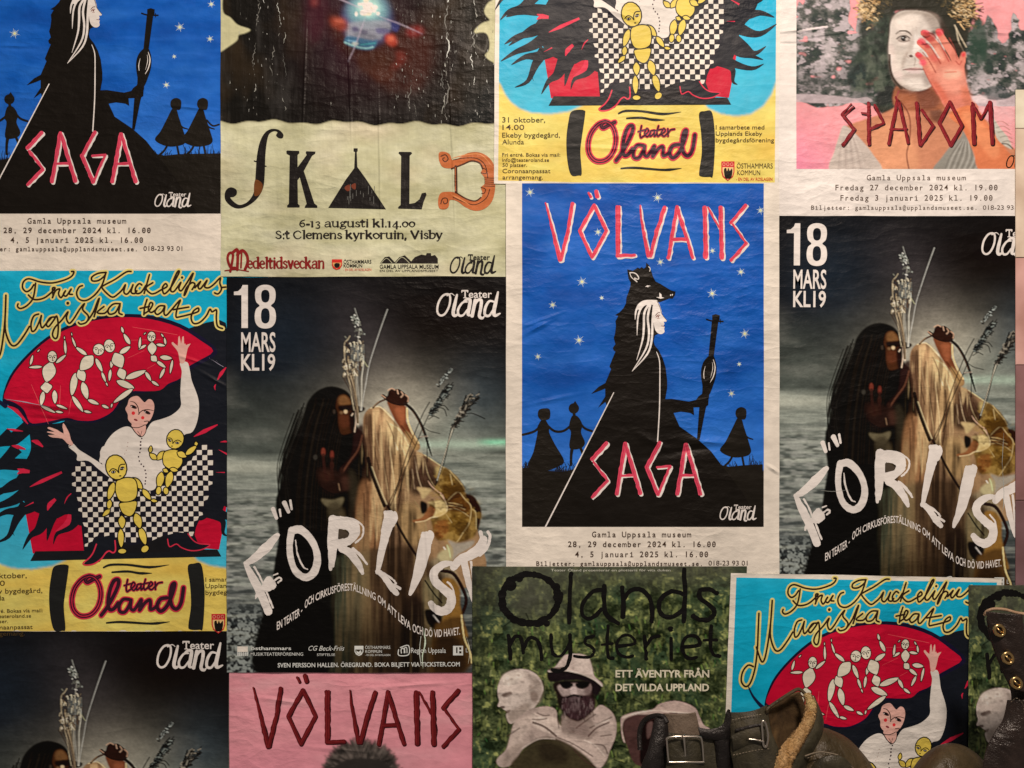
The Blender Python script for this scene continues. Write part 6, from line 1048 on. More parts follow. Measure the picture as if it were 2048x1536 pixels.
    c.line([(1580, 1005), (1620, 1010), (1655, 1040)], 9, (50, 44, 38), .9); return c.finish(.7, 1.8, 1.06, .1)
SPADOM = [([(530, 728), (462, 800)], 20, (.5, 1)), ([(545, 745), (475, 815)], 14, None), ([(465, 800), (550, 905)], 26, None), ([(550, 905), (470, 1015)], 28, None), ([(648, 720), (652, 1010)], 28, None), ([(690, 735), (755, 860)], 22, None), ([(755, 860), (655, 905)], 22, None), ([(600, 790), (660, 800)], 14, None),
 ([(850, 700), (790, 1008)], 28, None), ([(862, 720), (925, 1000)], 26, None), ([(800, 905), (915, 900)], 20, None), ([(838, 680), (842, 690)], 18, None), ([(985, 720), (1008, 1010)], 30, None), ([(1020, 770), (1100, 880)], 24, None), ([(1100, 880), (1012, 1015)], 28, None),
 ([(1215, 715), (1142, 860), (1222, 1015), (1300, 880), (1215, 715)], 28, None), ([(1372, 745), (1385, 1005)], 34, None), ([(1370, 720), (1432, 830)], 20, None), ([(1432, 830), (1495, 715)], 22, None), ([(1495, 715), (1512, 1005)], 34, None)]
def pink_bg(p):
    n = np.sin(p[:, 0]/47.)*np.sin(p[:, 1]/23.+p[:, 0]/90.); a = np.array(K(214, 142, 146)); return a*(1+.06*n)[:, None]
def spadom():
    P = Poster(I3, 2.4, 'pink poster showing a woman with a red hand over one eye', 'pink woman posters', 'plain', (1557, 0, 2040, 432))
    P.sheet(1556.5, -120, 2102, 432.5, col=K(226, 208, 186)); P.sheet(1592, -85, 2070, 338.5, canvas=spadom_canvas(), name='printed_photograph', z=.06, thick=.05, wob=.2)
    P.Z = ZE; runes(P, SPADOM, K(112, 22, 28), K(40, 12, 14), off=(5, 8), core=K(140, 34, 40))
    P.A = np.array([[.56, 0, 2010-.56*872], [0, .56, 306-.56*578]]); logo(P, INK); P.A = I3
    P.Z = ZE; P.part('info_lettering'); t = K(78, 58, 44)
    P.mono('Gamla Uppsala museum', 634, 1330, 1260, 36, t); P.mono('Fredag 27 december 2024 kl. 19.00', 412, 1553, 1330, 38, t); P.mono('Fredag 3 januari 2025 kl. 19.00', 447, 1518, 1402, 38, t); P.mono('Biljetter: gamlauppsala@upplandsmuseet.se.', 246, 1412, 1466, 30, t); P.text('018-23 93 01', 1446, 1722, 1466, 31, t)
    P.done()
    A = np.array([[1.027, 0, 505-1.027*1089], [0, 1.03, 1375-1.03*408]])
    P = Poster(I3, 2.4, 'pink poster headed VÖLVANS in dark red, below the middle dark sea poster', 'pink woman posters', 'plain', (460, 1343, 945, 1536))
    c = Canvas(456, 1330, 960, 1700, 2.4, (216, 138, 142)); X, Y = c.grid(); n = vnoise(c.H, c.W, 60, 16, 5, 4); c.full(np.clip((n-.5)*3, 0, 1), (232, 160, 158), .7); c.full(np.clip((.47-n)*3, 0, 1), (202, 122, 130), .6); c.full(np.clip((Y-1470)/60, 0, 1), (214, 132, 142), .4)
    for k in range(1100):
        a = random.uniform(math.pi, 2*math.pi); r = math.sqrt(random.random()); x = 722+66*r*math.cos(a); y = 1548+56*r*math.sin(a); b = a+random.uniform(-.7, .5); L = random.uniform(9, 20)
        c.line([(x, y), (x+L*math.cos(b), y+L*math.sin(b))], random.uniform(1.5, 3), random.choice([(60, 52, 46), (38, 32, 28), (86, 76, 68), (24, 20, 18), (112, 98, 88)]), .85, .4)
    c.fill([(658, 1700), (658, 1560), (690, 1520), (760, 1520), (790, 1560), (790, 1700)], (44, 38, 34), 2)
    P.sheet(459.5, 1338, 946, 1690, canvas=c, name='printed_photograph'); P.A = A; P.Z = ZD1
    runes(P, VOLVANS, K(96, 18, 20), K(50, 10, 14), off=(6, 6), core=K(120, 30, 30), grow=1.12); P.done()
spadom()
# ================================================================ Ölands mysteriet posters
def myst_canvas():
    c = Canvas(940, 1126, 1500, 1560, 1.6, (58, 64, 42)); X, Y = c.grid(); H, W = c.H, c.W
    n = vnoise(H, W, 11, 9, 3, 4, .65); n2 = vnoise(H, W, 5, 12, 8, 2, .7); n3 = vnoise(H, W, 40, 40, 7, 3)
    c.full(np.clip((n-.48)*5, 0, 1), (100, 106, 70), .75); c.full(np.clip((n3-.5)*5, 0, 1), (56, 76, 56), .5); c.full(np.clip((n2-.56)*7, 0, 1), (122, 126, 76), .5); c.full(np.clip((.45-n)*7, 0, 1), (24, 32, 18), .8); c.full(np.clip((n-.66)*9, 0, 1), (150, 150, 92), .8)
    c.full(np.clip((1195-Y)/70, 0, 1), (84, 82, 68), .85); c.full(np.clip((1000-X)/50, 0, 1)*np.clip((1400-Y)/200, 0, 1), (44, 44, 38), .75); c.full(np.clip((X-1450)/40, 0, 1), (44, 56, 42), .55); c.full(np.exp(-((X-1060)/80)**2-((Y-1200)/45)**2), (84, 82, 70), .7)
    for k in range(60): x = random.uniform(960, 1480); y = random.uniform(1180, 1536); c.line([(x, y), (x+random.uniform(-30, 30), y+random.uniform(-12, 12))], random.uniform(1.5, 3), (14, 18, 12), .8, .5)
    for k in range(200): x = random.uniform(950, 1470); y = random.uniform(1230, 1536); c.line([(x, y), (x+random.uniform(-4, 4), y+random.uniform(4, 12))], 2, random.choice([(130, 150, 80), (90, 120, 60), (150, 150, 100), (60, 96, 56)]), .6, .5)
    c.Z = ZJ; ST = (190, 158, 140)
    c.Z = Zoom(980, 1280, 3.719)
    n = vnoise(H, W, 9, 9, 301, 3)
    c.fill([(60, 330), (100, 250), (180, 210), (280, 210), (360, 260), (395, 340), (380, 400), (350, 460), (300, 520), (180, 600), (140, 600), (120, 545), (130, 525), (100, 500), (80, 485), (58, 478), (70, 440), (60, 400)], (196, 168, 150), 1.2)
    for q, k, bl, al in (([(260, 230), (380, 300), (380, 420), (330, 470), (290, 380), (300, 300)], (150, 124, 108), 6, .75), ([(90, 260), (180, 220), (260, 240), (200, 300), (110, 330)], (216, 190, 168), 5, .7), ([(180, 480), (300, 460), (260, 540), (160, 600), (130, 560)], (150, 122, 104), 5, .75), ([(90, 390), (150, 370), (165, 390), (130, 412), (95, 408)], (96, 72, 62), 2, .85), ([(300, 380), (350, 380), (350, 440), (310, 440)], (122, 98, 86), 3, .7), ([(120, 410), (220, 400), (230, 470), (150, 500)], (208, 180, 162), 5, .6), ([(75, 480), (110, 480), (105, 496), (84, 492)], (70, 48, 42), 1.4, .8), ([(110, 520), (150, 505), (140, 530)], (96, 66, 58), 1.5, .7)):
        c.fill(q, k, bl, al)
    for x, y in ((160, 280), (210, 250), (290, 250), (240, 300), (330, 300), (300, 330)): c.ell(x, y, 14, 9, (140, 116, 102), 2, .6, random.uniform(-40, 40))
    SL = [(300, 500), (420, 480), (490, 510), (500, 600), (560, 640), (720, 720), (760, 640), (700, 560), (760, 520), (820, 470), (900, 520), (935, 600), (930, 700), (890, 800), (860, 880), (800, 940), (700, 850), (560, 780), (480, 740), (380, 720), (250, 790), (180, 900), (90, 930), (50, 900), (60, 860), (120, 800), (150, 700), (180, 600), (240, 540)]
    c.fill(SL, (176, 144, 128), 1.2)
    c.fill([(560, 520), (760, 520), (820, 640), (700, 740), (540, 680)], (150, 120, 106), 3)
    for q, k, bl, al in (([(180, 640), (260, 560), (330, 560), (260, 700), (180, 860), (130, 880)], (198, 166, 146), 6, .75), ([(130, 800), (240, 760), (170, 900), (90, 930)], (150, 120, 102), 5, .6), ([(320, 530), (400, 560), (480, 560), (520, 640), (510, 700), (430, 680), (340, 640), (310, 600)], (204, 172, 152), 3, .9), ([(520, 690), (640, 700), (780, 760), (860, 860), (800, 920), (680, 840), (540, 770)], (196, 162, 144), 6, .7), ([(780, 500), (880, 530), (920, 640), (800, 660), (760, 590)], (192, 158, 142), 6, .6), ([(600, 560), (700, 600), (740, 700), (620, 680), (560, 620)], (128, 98, 88), 6, .7), ([(350, 720), (480, 715), (620, 780), (760, 900), (720, 952), (180, 952), (220, 830)], (66, 58, 42), 3, .98), ([(380, 740), (560, 800), (560, 900), (380, 880)], (44, 36, 28), 7, .7)):
        c.fill(q, k, bl, al)
    for q, w in (([(320, 600), (380, 620), (430, 650), (490, 700)], 16), ([(315, 575), (370, 578), (420, 570)], 9), ([(350, 530), (400, 548), (440, 545)], 10), ([(500, 710), (620, 760), (760, 850)], 8), ([(730, 700), (790, 640), (880, 600)], 13), ([(740, 640), (820, 600), (900, 560)], 9), ([(760, 760), (840, 770), (870, 830)], 11), ([(820, 700), (900, 690)], 9), ([(640, 640), (720, 580), (780, 540)], 10), ([(130, 700), (220, 640)], 8), ([(500, 560), (510, 640)], 9), ([(620, 800), (700, 880), (780, 930)], 8)): c.line(q, w, (74, 50, 44), .75, 1.5)
    for q, w in (([(700, 730), (780, 770), (850, 850)], 10), ([(780, 620), (880, 580)], 8), ([(330, 560), (400, 565)], 8), ([(240, 790), (360, 722), (480, 720)], 8)): c.line(q, w, (216, 186, 166), .6, 1.5)
    c.fill([(480, 300), (740, 300), (780, 420), (770, 500), (700, 570), (640, 590), (560, 550), (510, 480), (490, 400)], (38, 28, 26), 2.5)
    c.fill([(515, 320), (740, 310), (745, 370), (700, 400), (560, 410), (520, 380)], (160, 130, 122), 2); c.fill([(700, 320), (750, 320), (740, 400), (700, 390)], (110, 84, 80), 4, .8)
    c.fill([(522, 300), (610, 310), (605, 340), (560, 352), (530, 335)], (12, 10, 12), 1); c.fill([(635, 310), (730, 300), (735, 325), (700, 350), (650, 345)], (12, 10, 12), 1); c.line([(520, 302), (735, 302)], 12, (14, 12, 12), 1); c.fill([(600, 340), (635, 340), (645, 380), (620, 395), (595, 380)], (190, 158, 150), 1.5)
    c.fill([(540, 420), (620, 395), (700, 400), (770, 430), (760, 500), (690, 560), (620, 575), (550, 520)], (64, 44, 46), 3); c.fill([(590, 420), (660, 415), (665, 500), (600, 510)], (108, 86, 86), 4, .7); c.line([(570, 415), (620, 398), (680, 412)], 16, (30, 20, 22), .9, 1); c.line([(600, 450), (640, 446)], 8, (40, 26, 28), .8, 1)
    for k in range(120): x = random.uniform(535, 770); y = random.uniform(410, 560); c.line([(x, y), (x+random.uniform(-8, 8), y+26)], 4, random.choice([(34, 22, 24), (96, 70, 72), (50, 34, 36), (132, 108, 106)]), .6, .6)
    c.fill([(430, 215), (520, 205), (700, 235), (800, 280), (830, 330), (800, 400), (760, 380), (730, 300), (560, 290), (500, 300), (430, 290)], (34, 26, 28), 2)
    c.fill([(480, 190), (530, 130), (560, 100), (640, 90), (720, 110), (750, 170), (770, 250), (830, 310), (820, 325), (740, 262), (620, 228), (520, 215), (440, 225), (430, 215)], (192, 160, 144), 1.2); c.fill([(640, 110), (720, 120), (750, 190), (760, 240), (640, 210)], (212, 182, 164), 5, .6); c.line([(440, 222), (540, 212), (680, 242), (780, 288), (830, 330)], 7, (216, 188, 168), .8, .8)
    c.fill([(440, 200), (550, 190), (560, 215), (460, 225)], (74, 56, 54), 2, .8)
    c.Z = ZJ
    # hat of a second man
    c.fill([(1098, 1180), (1110, 1130), (1200, 1100), (1330, 1080), (1380, 1040), (1480, 1018), (1560, 1030), (1640, 1070), (1670, 1130), (1700, 1190), (1745, 1220), (1720, 1240), (1650, 1200), (1620, 1130), (1300, 1130), (1160, 1150), (1110, 1210), (1130, 1320), (1110, 1290)], (184, 146, 130), 1); c.line([(1110, 1140), (1200, 1110), (1340, 1088), (1500, 1100), (1620, 1110)], 9, (214, 184, 160), .8, .8)
    c.fill([(1112, 1190), (1170, 1130), (1300, 1115), (1640, 1140), (1640, 1500), (1250, 1500), (1150, 1360)], (84, 54, 50), 1.6); c.fill([(1240, 1200), (1330, 1150), (1500, 1150), (1500, 1500), (1260, 1500), (1240, 1320)], (30, 20, 20), 2); c.fill([(1290, 1190), (1330, 1170), (1320, 1260), (1290, 1290)], (112, 78, 72), 2, .8); c.Z = PX
    n = vnoise(H, W, 10, 8, 95, 3, .6); c.full(np.clip((.46-n)*4, 0, 1), (20, 20, 14), .22)
    m = np.clip((c.a[..., 0]-c.a[..., 1]*1.12)*12, 0, 1)*(c.a[..., 0] > .06); lum = c.a.mean(-1, keepdims=True)*np.array([1.10, 1.0, .88]); c.a = c.a*(1-.45*m[..., None])+lum*(.45*m[..., None])
    return c.finish(1.0, 1.6, 1.14, .26)
CM = myst_canvas()
def mysteriet(A, z, label, box, left=945.5):
    P = Poster(A, z, label, 'green mystery posters', 'dark', box)
    P.sheet(left, 1131, 1491, 1552, canvas=CM, name='printed_photograph', wob=.6)
    P.Z = ZJ; P.part('title_lettering'); D = K(15, 13, 12)
    t = np.linspace(-2.2, 4.0, 30)
    P.stroke([(438+205*math.cos(a), 275+178*math.sin(a)) for a in t], 50, D, jit=7, n=3, taper=(1, .8, 1, .7, 1, .9, 1.1))
    for x, y, rx, ry in ((300, 180, 42, 38), (360, 130, 28, 24), (238, 300, 26, 40), (650, 280, 26, 60), (630, 190, 30, 30), (520, 440, 60, 30), (240, 340, 26, 34), (330, 430, 40, 26), (560, 455, 24, 24), (440, 95, 60, 18), (610, 360, 22, 24)): P.ell(x, y, rx, ry, D, random.uniform(-40, 40))
    for q, w in (([(738, 90), (730, 200), (722, 450)], 28), ([(980, 180), (975, 300), (1000, 400), (1080, 455)], 30), ([(975, 210), (900, 220), (830, 300), (815, 370), (840, 415), (900, 410), (960, 350)], 26), ([(1108, 190), (1118, 300), (1112, 410)], 28), ([(1115, 290), (1170, 215), (1260, 215), (1320, 300), (1325, 440)], 30), ([(1560, 60), (1565, 250), (1555, 440)], 30), ([(1555, 240), (1470, 220), (1395, 270), (1375, 340), (1410, 400), (1480, 405), (1550, 350)], 28), ([(1800, 235), (1740, 205), (1680, 215), (1675, 270), (1740, 320), (1780, 370), (1740, 425), (1670, 425), (1620, 400)], 28),
                 ([(280, 540), (290, 620), (295, 715)], 24), ([(290, 620), (330, 550), (375, 570), (390, 670)], 22), ([(390, 640), (430, 560), (490, 575), (515, 650), (520, 718)], 24), ([(592, 535), (590, 620), (620, 690), (680, 680), (725, 600)], 22), ([(728, 535), (730, 680), (710, 760), (660, 800), (600, 790)], 24), ([(905, 545), (850, 560), (840, 600), (890, 630), (905, 670), (860, 700), (760, 690)], 20), ([(1005, 470), (1000, 600), (1010, 700), (1045, 705)], 20), ([(960, 610), (1040, 600)], 16), ([(1080, 620), (1200, 600), (1170, 545), (1110, 545), (1070, 600), (1080, 670), (1140, 700), (1185, 690)], 20), ([(1270, 545), (1280, 640), (1285, 715)], 22), ([(1285, 620), (1320, 560), (1380, 545)], 20), ([(1462, 560), (1465, 715)], 22), ([(1460, 490), (1462, 500)], 34), ([(1560, 625), (1670, 610), (1650, 550), (1580, 550), (1545, 610), (1560, 680), (1600, 710), (1650, 700)], 22), ([(1755, 470), (1750, 600), (1770, 680), (1820, 690)], 22), ([(1700, 580), (1800, 575)], 16)):
        P.stroke(q, w*1.2, D, jit=2.5, n=3)
    P.part('subtitle_lettering'); w_ = K(214, 204, 168)
    P.text('ETT ÄVENTYR FRÅN', 1060, 1742, 845, 50, w_, bold=.028); P.text('DET VILDA UPPLAND', 1060, 1740, 945, 50, w_, bold=.028); P.text('Teater Öland presenterar en plotteris för vita duken', 590, 1460, 75, 17, K(190, 182, 160))
    P.done()
mysteriet(I3, 9.4, 'green leafy poster in the bottom middle, a man in hat and sunglasses on it', (946, 1131, 1491, 1536))
mysteriet(np.array([[1., 0, 950], [0, 1., 36]]), 13.5, 'green leafy poster at the right edge, half behind the eyeleted boot', (1930, 1168, 2048, 1536), 980)
# ================================================================ boarded pillar at the right edge
def board_mat(c, i):
    m = plaster('painted_board', tuple(np.array(c)*np.array((.66, .60, .56))), c, 11); return m
def pillar():
    r = bpy.data.objects.new('boarded_pillar', None); COL.objects.link(r); r['label'] = 'narrow pillar of painted boards, pale above and mauve below, at the right edge'; r['category'] = 'pillar'
    ys = [178.5, 257, 515.5, 730, 1001, 1280, 1560]; cs = [K(222, 198, 170), K(208, 182, 156), K(196, 146, 132), K(134, 92, 88), K(112, 78, 78), K(100, 70, 66)]
    for i in range(len(cs)):
        y0, y1 = ys[i]+.6, ys[i+1]-.6; d = 1-6/DIST; X0 = 1024+(2031.5-1024)*d; f = lambda v: 768+(v-768)*d
        a = [(X0, f(y0)), (X0+150, f(y0)), (X0+150, f(y1)), (X0, f(y1))]; b = [(X0+1.5, f(y0)+1), (X0+150, f(y0)+1), (X0+150, f(y1)-1), (X0+1.5, f(y1)-1)]
        v = np.concatenate([world(b, 6+(i % 2)*.4), world(a, 5.2), world(a, 4.6)])
        fc = [(0, 3, 2, 1)]+[(j, (j+1) % 4, 4+(j+1) % 4, 4+j) for j in range(4)]+[(4+j, 4+(j+1) % 4, 8+(j+1) % 4, 8+j) for j in range(4)]+[(8, 9, 10, 11)]
        new_obj('board', v, fc, board_mat(cs[i], i), r)
pillar()
# ================================================================ leather boots on display in front of the wall
def leather(name, c1, c2, rough=.45, sc=30, bump=.0015, spec=.4):
    m = bpy.data.materials.new(name); m.use_nodes = True; nt = m.node_tree; b = nt.nodes['Principled BSDF']
    tc = nd(nt, 'ShaderNodeNewGeometry'); n = nd(nt, 'ShaderNodeTexNoise'); n.inputs['Scale'].default_value = sc; n.inputs['Detail'].default_value = 7; n.inputs['Roughness'].default_value = .65
    nt.links.new(tc.outputs['Position'], n.inputs['Vector']); r = nd(nt, 'ShaderNodeValToRGB'); r.color_ramp.elements[0].position = .34; r.color_ramp.elements[1].position = .68
    r.color_ramp.elements[0].color = (*c1, 1); r.color_ramp.elements[1].color = (*c2, 1); nt.links.new(n.outputs['Fac'], r.inputs[0]); nt.links.new(r.outputs[0], b.inputs['Base Color'])
    v = nd(nt, 'ShaderNodeTexVoronoi'); v.inputs['Scale'].default_value = 420; nt.links.new(tc.outputs['Position'], v.inputs['Vector'])
    ad = nd(nt, 'ShaderNodeMath', operation='MULTIPLY_ADD'); ad.inputs[1].default_value = .12; nt.links.new(v.outputs['Distance'], ad.inputs[0]); nt.links.new(n.outputs['Fac'], ad.inputs[2])
    bp = nd(nt, 'ShaderNodeBump'); bp.inputs['Distance'].default_value = bump*3; bp.inputs['Strength'].default_value = .8; nt.links.new(ad.outputs[0], bp.inputs['Height']); nt.links.new(bp.outputs[0], b.inputs['Normal'])
    n2 = nd(nt, 'ShaderNodeTexNoise'); n2.inputs['Scale'].default_value = 9; n2.inputs['Detail'].default_value = 9; n2.inputs['Roughness'].default_value = .7; nt.links.new(tc.outputs['Position'], n2.inputs['Vector'])
    rr = nd(nt, 'ShaderNodeMapRange'); rr.inputs[1].default_value = .4; rr.inputs[2].default_value = .62; rr.inputs[3].default_value = max(.15, rough-.16); rr.inputs[4].default_value = min(1, rough+.25); nt.links.new(n2.outputs['Fac'], rr.inputs[0]); nt.links.new(rr.outputs[0], b.inputs['Roughness'])
    mx = nd(nt, 'ShaderNodeMix', data_type='RGBA'); mr = nd(nt, 'ShaderNodeMapRange'); mr.inputs[1].default_value = .56; mr.inputs[2].default_value = .7; mr.inputs[4].default_value = .55; nt.links.new(n2.outputs['Fac'], mr.inputs[0]); nt.links.new(mr.outputs[0], mx.inputs[0]); nt.links.new(r.outputs[0], mx.inputs[6]); mx.inputs[7].default_value = (min(1, c2[0]*1.9), min(1, c2[1]*1.8), min(1, c2[2]*1.7), 1); nt.links.new(mx.outputs[2], b.inputs['Base Color'])
    wv = nd(nt, 'ShaderNodeTexNoise'); wv.inputs['Scale'].default_value = 22; wv.inputs['Distortion'].default_value = 1.2; nt.links.new(tc.outputs['Position'], wv.inputs['Vector']); a2 = nd(nt, 'ShaderNodeMath', operation='MULTIPLY_ADD'); a2.inputs[1].default_value = 1.3; nt.links.new(wv.outputs['Fac'], a2.inputs[0]); nt.links.new(ad.outputs[0], a2.inputs[2]); nt.links.new(a2.outputs[0], bp.inputs['Height'])
    b.inputs['Specular IOR Level'].default_value = spec; return m
def metal(name, c, rough=.25):
    m = bpy.data.materials.new(name); m.use_nodes = True; nt = m.node_tree; b = nt.nodes['Principled BSDF']; b.inputs['Metallic'].default_value = 1
    b.inputs['Base Color'].default_value = (*c, 1); n = nd(nt, 'ShaderNodeTexNoise'); n.inputs['Scale'].default_value = 60; geo = nd(nt, 'ShaderNodeNewGeometry'); nt.links.new(geo.outputs['Position'], n.inputs['Vector'])
    r = nd(nt, 'ShaderNodeMapRange'); r.inputs[3].default_value = rough*.7; r.inputs[4].default_value = rough*1.5; nt.links.new(n.outputs['Fac'], r.inputs[0]); nt.links.new(r.outputs[0], b.inputs['Roughness']); return m
OLIVE = leather('olive_leather', (.022, .020, .012), (.055, .05, .03), .42); BLACKL = leather('black_leather', (.006, .005, .005), (.014, .012, .012), .3); BROWNL = leather('dark_brown_leather', (.012, .008, .007), (.03, .02, .017), .4)
TANL = leather('tan_leather', (.24, .11, .03), (.36, .19, .07), .5); EDGE = leather('pale_cut_edge', (.32, .2, .12), (.5, .36, .24), .7); SUEDE = leather('brown_suede', (.05, .028, .012), (.12, .075, .03), .9, 22)
GREYL = leather('taupe_leather', (.13, .10, .075), (.19, .15, .115), .5); FLEECE = leather('golden_fleece', (.42, .24, .08), (.72, .50, .26), .95, 90, .003); RUSTL = leather('worn_olive_brown_leather', (.032, .024, .010), (.085, .062, .03), .5, 18)
STEEL = metal('dull_steel', (.62, .58, .52), .22); BRASS = metal('old_brass', (.62, .44, .2), .25); THREAD = leather('waxed_thread', (.16, .14, .10), (.24, .2, .15), .7)
def pt(u, v, d):
    k = 1-d/DIST; return np.array([(u-1024)*k/1000, -d/1000, ZC0+(768-v)*k/1000])
def sm3(p, closed=False, n=6):
    p = np.asarray(p, float); N = len(p); out = []; t = (np.arange(n)/n)[:, None]
    if N < 3 and not closed:
        k = n; return p[0]+(p[-1]-p[0])*np.linspace(0, 1, k+1)[:, None]
    for i in range(N if closed else N-1):
        if closed: a, b, c, d = p[(i-1) % N], p[i], p[(i+1) % N], p[(i+2) % N]
        else: a, b, c, d = p[max(i-1, 0)], p[i], p[i+1], p[min(i+2, N-1)]
        out.append(.5*((2*b)+(c-a)*t+(2*a-5*b+4*c-d)*t**2+(3*b-a-3*c+d)*t**3))
    if not closed: out.append(p[-1:])
    return np.concatenate(out)
def grid_mesh(name, G, mat, parent, thick=None, closed_u=False):
    """G[row][col] points; given a thickness it becomes a slab with rolled edges."""
    G = np.asarray(G, float); R, C = G.shape[:2]
    def faces(o, flip):
        f = []
        for i in range(R-1):
            for j in range(C if closed_u else C-1):
                a = (o+i*C+j, o+i*C+(j+1) % C, o+(i+1)*C+(j+1) % C, o+(i+1)*C+j); f.append(a[::-1] if flip else a)
        return f
    v = G.reshape(-1, 3); f = faces(0, False)
    if thick:
        du = np.gradient(G, axis=1); dv = np.gradient(G, axis=0); n = np.cross(du, dv); n /= np.maximum(np.linalg.norm(n, axis=2), 1e-9)[..., None]
        v = np.concatenate([v, (G-n*thick/1000).reshape(-1, 3)]); f += faces(R*C, True)
        ring = list(range(C))+[i*C+C-1 for i in range(1, R)]+[(R-1)*C+j for j in range(C-2, -1, -1)]+[i*C for i in range(R-2, 0, -1)] if not closed_u else None
        if ring: f += [(ring[(i+1) % len(ring)], ring[i], ring[i]+R*C, ring[(i+1) % len(ring)]+R*C) for i in range(len(ring))]
        else:
            for i in (0, R-1): f += [(i*C+j, i*C+(j+1) % C, R*C+i*C+(j+1) % C, R*C+i*C+j) for j in range(C)]
    o = new_obj(name, v, f, mat, parent, smooth_shade=True)
    m = o.modifiers.new('soft', 'BEVEL') if thick and not closed_u else None
    if m: m.width = min(.0016, thick/3000); m.segments = 2; m.limit_method = 'ANGLE'; m.angle_limit = math.radians(50)
    return o
def tube(name, pts, r, mat, parent, closed=False, sm=True, n=8, taper=None):
    p = sm3(pts, closed) if sm else np.asarray(pts, float); N = len(p)
    t = (np.roll(p, -1, 0)-np.roll(p, 1, 0)) if closed else np.gradient(p, axis=0); t /= np.maximum(np.linalg.norm(t, axis=1), 1e-9)[:, None]
    up = np.array([.13, -1, .21]); a = np.cross(t, up); a /= np.linalg.norm(a, axis=1)[:, None]; b = np.cross(t, a)
    th = np.linspace(0, 2*np.pi, n+1)[:-1]; rr = np.full(N, r/1000.)
    if taper: rr = rr*np.interp(np.linspace(0, 1, N), np.linspace(0, 1, len(taper)), taper)
    G = p[:, None]+rr[:, None, None]*(np.cos(th)[None, :, None]*a[:, None]+np.sin(th)[None, :, None]*b[:, None])
    if closed: G = np.concatenate([G, G[:1]])
    return grid_mesh(name, G, mat, parent, closed_u=True)
def belt(name, A, B, thick, mat, parent, bulge=0, k=5):
    """A strap or panel between two edge curves given as (u, v, d)."""
    a = sm3([pt(*q) for q in A]); b = sm3([pt(*q) for q in B]); m = min(len(a), len(b))
    a = a[np.linspace(0, len(a)-1, m).astype(int)]; b = b[np.linspace(0, len(b)-1, m).astype(int)]
    t = np.linspace(0, 1, k)
    G = a[:, None]*(1-t)[None, :, None]+b[:, None]*t[None, :, None]; G[:, :, 1] -= (bulge/1000.)*np.sin(np.pi*t)[None, :]
    return grid_mesh(name, G, mat, parent, thick)
def empty(name, loc, label, cat, group=None):
    o = bpy.data.objects.new(name, None); COL.objects.link(o); o['label'] = label; o['category'] = cat
    if group: o['group'] = group
    return o
GB = 'leather boots in front of the posters'
def stitch(name, pts, mat, parent, r=.55, gap=5.5):
    """A row of stitches: short thread pieces kept as one piece of relief."""
    p = sm3(pts, n=10); L = np.r_[0, np.cumsum(np.linalg.norm(np.diff(p, axis=0), axis=1))]; V = []; F = []; k = 0
    for s in np.arange(0, L[-1]-gap/1000, gap/1000):
        q = [np.array([np.interp(x, L, p[:, i]) for i in range(3)]) for x in (s, s+gap*.62/1000)]; d = q[1]-q[0]; d /= np.linalg.norm(d); n = np.cross(d, [0, 1, 0]); n /= np.linalg.norm(n); h = r/1000
        for c in (q[0], q[1]): V += [c+n*h, c-np.array([0, h*1.6, 0]), c-n*h]
        F += [(k, k+1, k+4, k+3), (k+1, k+2, k+5, k+4), (k, k+2, k+1), (k+3, k+4, k+5)]; k += 6
    o = new_obj(name, V, F, mat, parent); o['kind'] = 'stuff'; return o
# --- boot with the large square buckle
b = empty('leather_boot', None, 'olive leather boot with a large square steel buckle and black straps, leftmost of the boots', 'boot', GB)
belt('tongue', [(1329, 1426, 150), (1333, 1450, 152), (1336, 1475, 154)], [(1390, 1424, 150), (1396, 1448, 152), (1398, 1475, 154)], 3, GREYL, b, 6)
belt('shaft', [(1318, 1462, 150), (1306, 1520, 160), (1296, 1640, 175)], [(1480, 1462, 150), (1490, 1520, 160), (1500, 1640, 175)], 4, OLIVE, b, 18, 9)
belt('black_strap', [(1312, 1434, 168), (1305, 1462, 176), (1296, 1500, 186), (1280, 1545, 190), (1268, 1640, 190)], [(1330, 1436, 168), (1334, 1462, 176), (1333, 1500, 186), (1322, 1545, 190), (1312, 1640, 190)], 5, BLACKL, b, 6)
tube('strap_loop', [pt(*q) for q in ((1280, 1500, 160), (1279, 1465, 150), (1288, 1442, 150), (1308, 1432, 160), (1326, 1434, 170), (1334, 1446, 178))], 4.6, BLACKL, b)
belt('buckle_strap', [(1334, 1474, 196), (1334, 1500, 200), (1333, 1526, 202), (1330, 1640, 202)], [(1402, 1476, 196), (1406, 1500, 200), (1408, 1526, 202), (1410, 1640, 202)], 4, OLIVE, b, 9, 7)
tube('buckle', [pt(*q) for q in ((1335, 1476, 212), (1352, 1473, 213), (1380, 1473, 213), (1399, 1474, 212), (1404, 1483, 212), (1407, 1520, 212), (1405, 1524, 212), (1370, 1524, 214), (1340, 1524, 212), (1337, 1519, 212), (1334, 1484, 212))], 1.9, STEEL, b, closed=True)
tube('buckle_prong', [pt(*q) for q in ((1367, 1471, 216), (1368, 1476, 220), (1370, 1500, 214), (1371, 1519, 212))], 1.7, STEEL, b, taper=(1.5, 1.5, 1, .8))
for y in (1492, 1509): tube('strap_hole', [pt(1370, y, 210.5), pt(1370.6, y, 212.5)], 2.2, BLACKL, b, sm=False)
belt('tan_lining', [(1407, 1478, 165), (1410, 1520, 170), (1414, 1640, 175)], [(1429, 1480, 165), (1430, 1520, 170), (1430, 1640, 175)], 3, TANL, b, 5)
belt('back_stay', [(1428, 1478, 172), (1432, 1510, 175), (1434, 1640, 178)], [(1465, 1460, 168), (1468, 1510, 172), (1478, 1640, 175)], 4, BLACKL, b, 7)
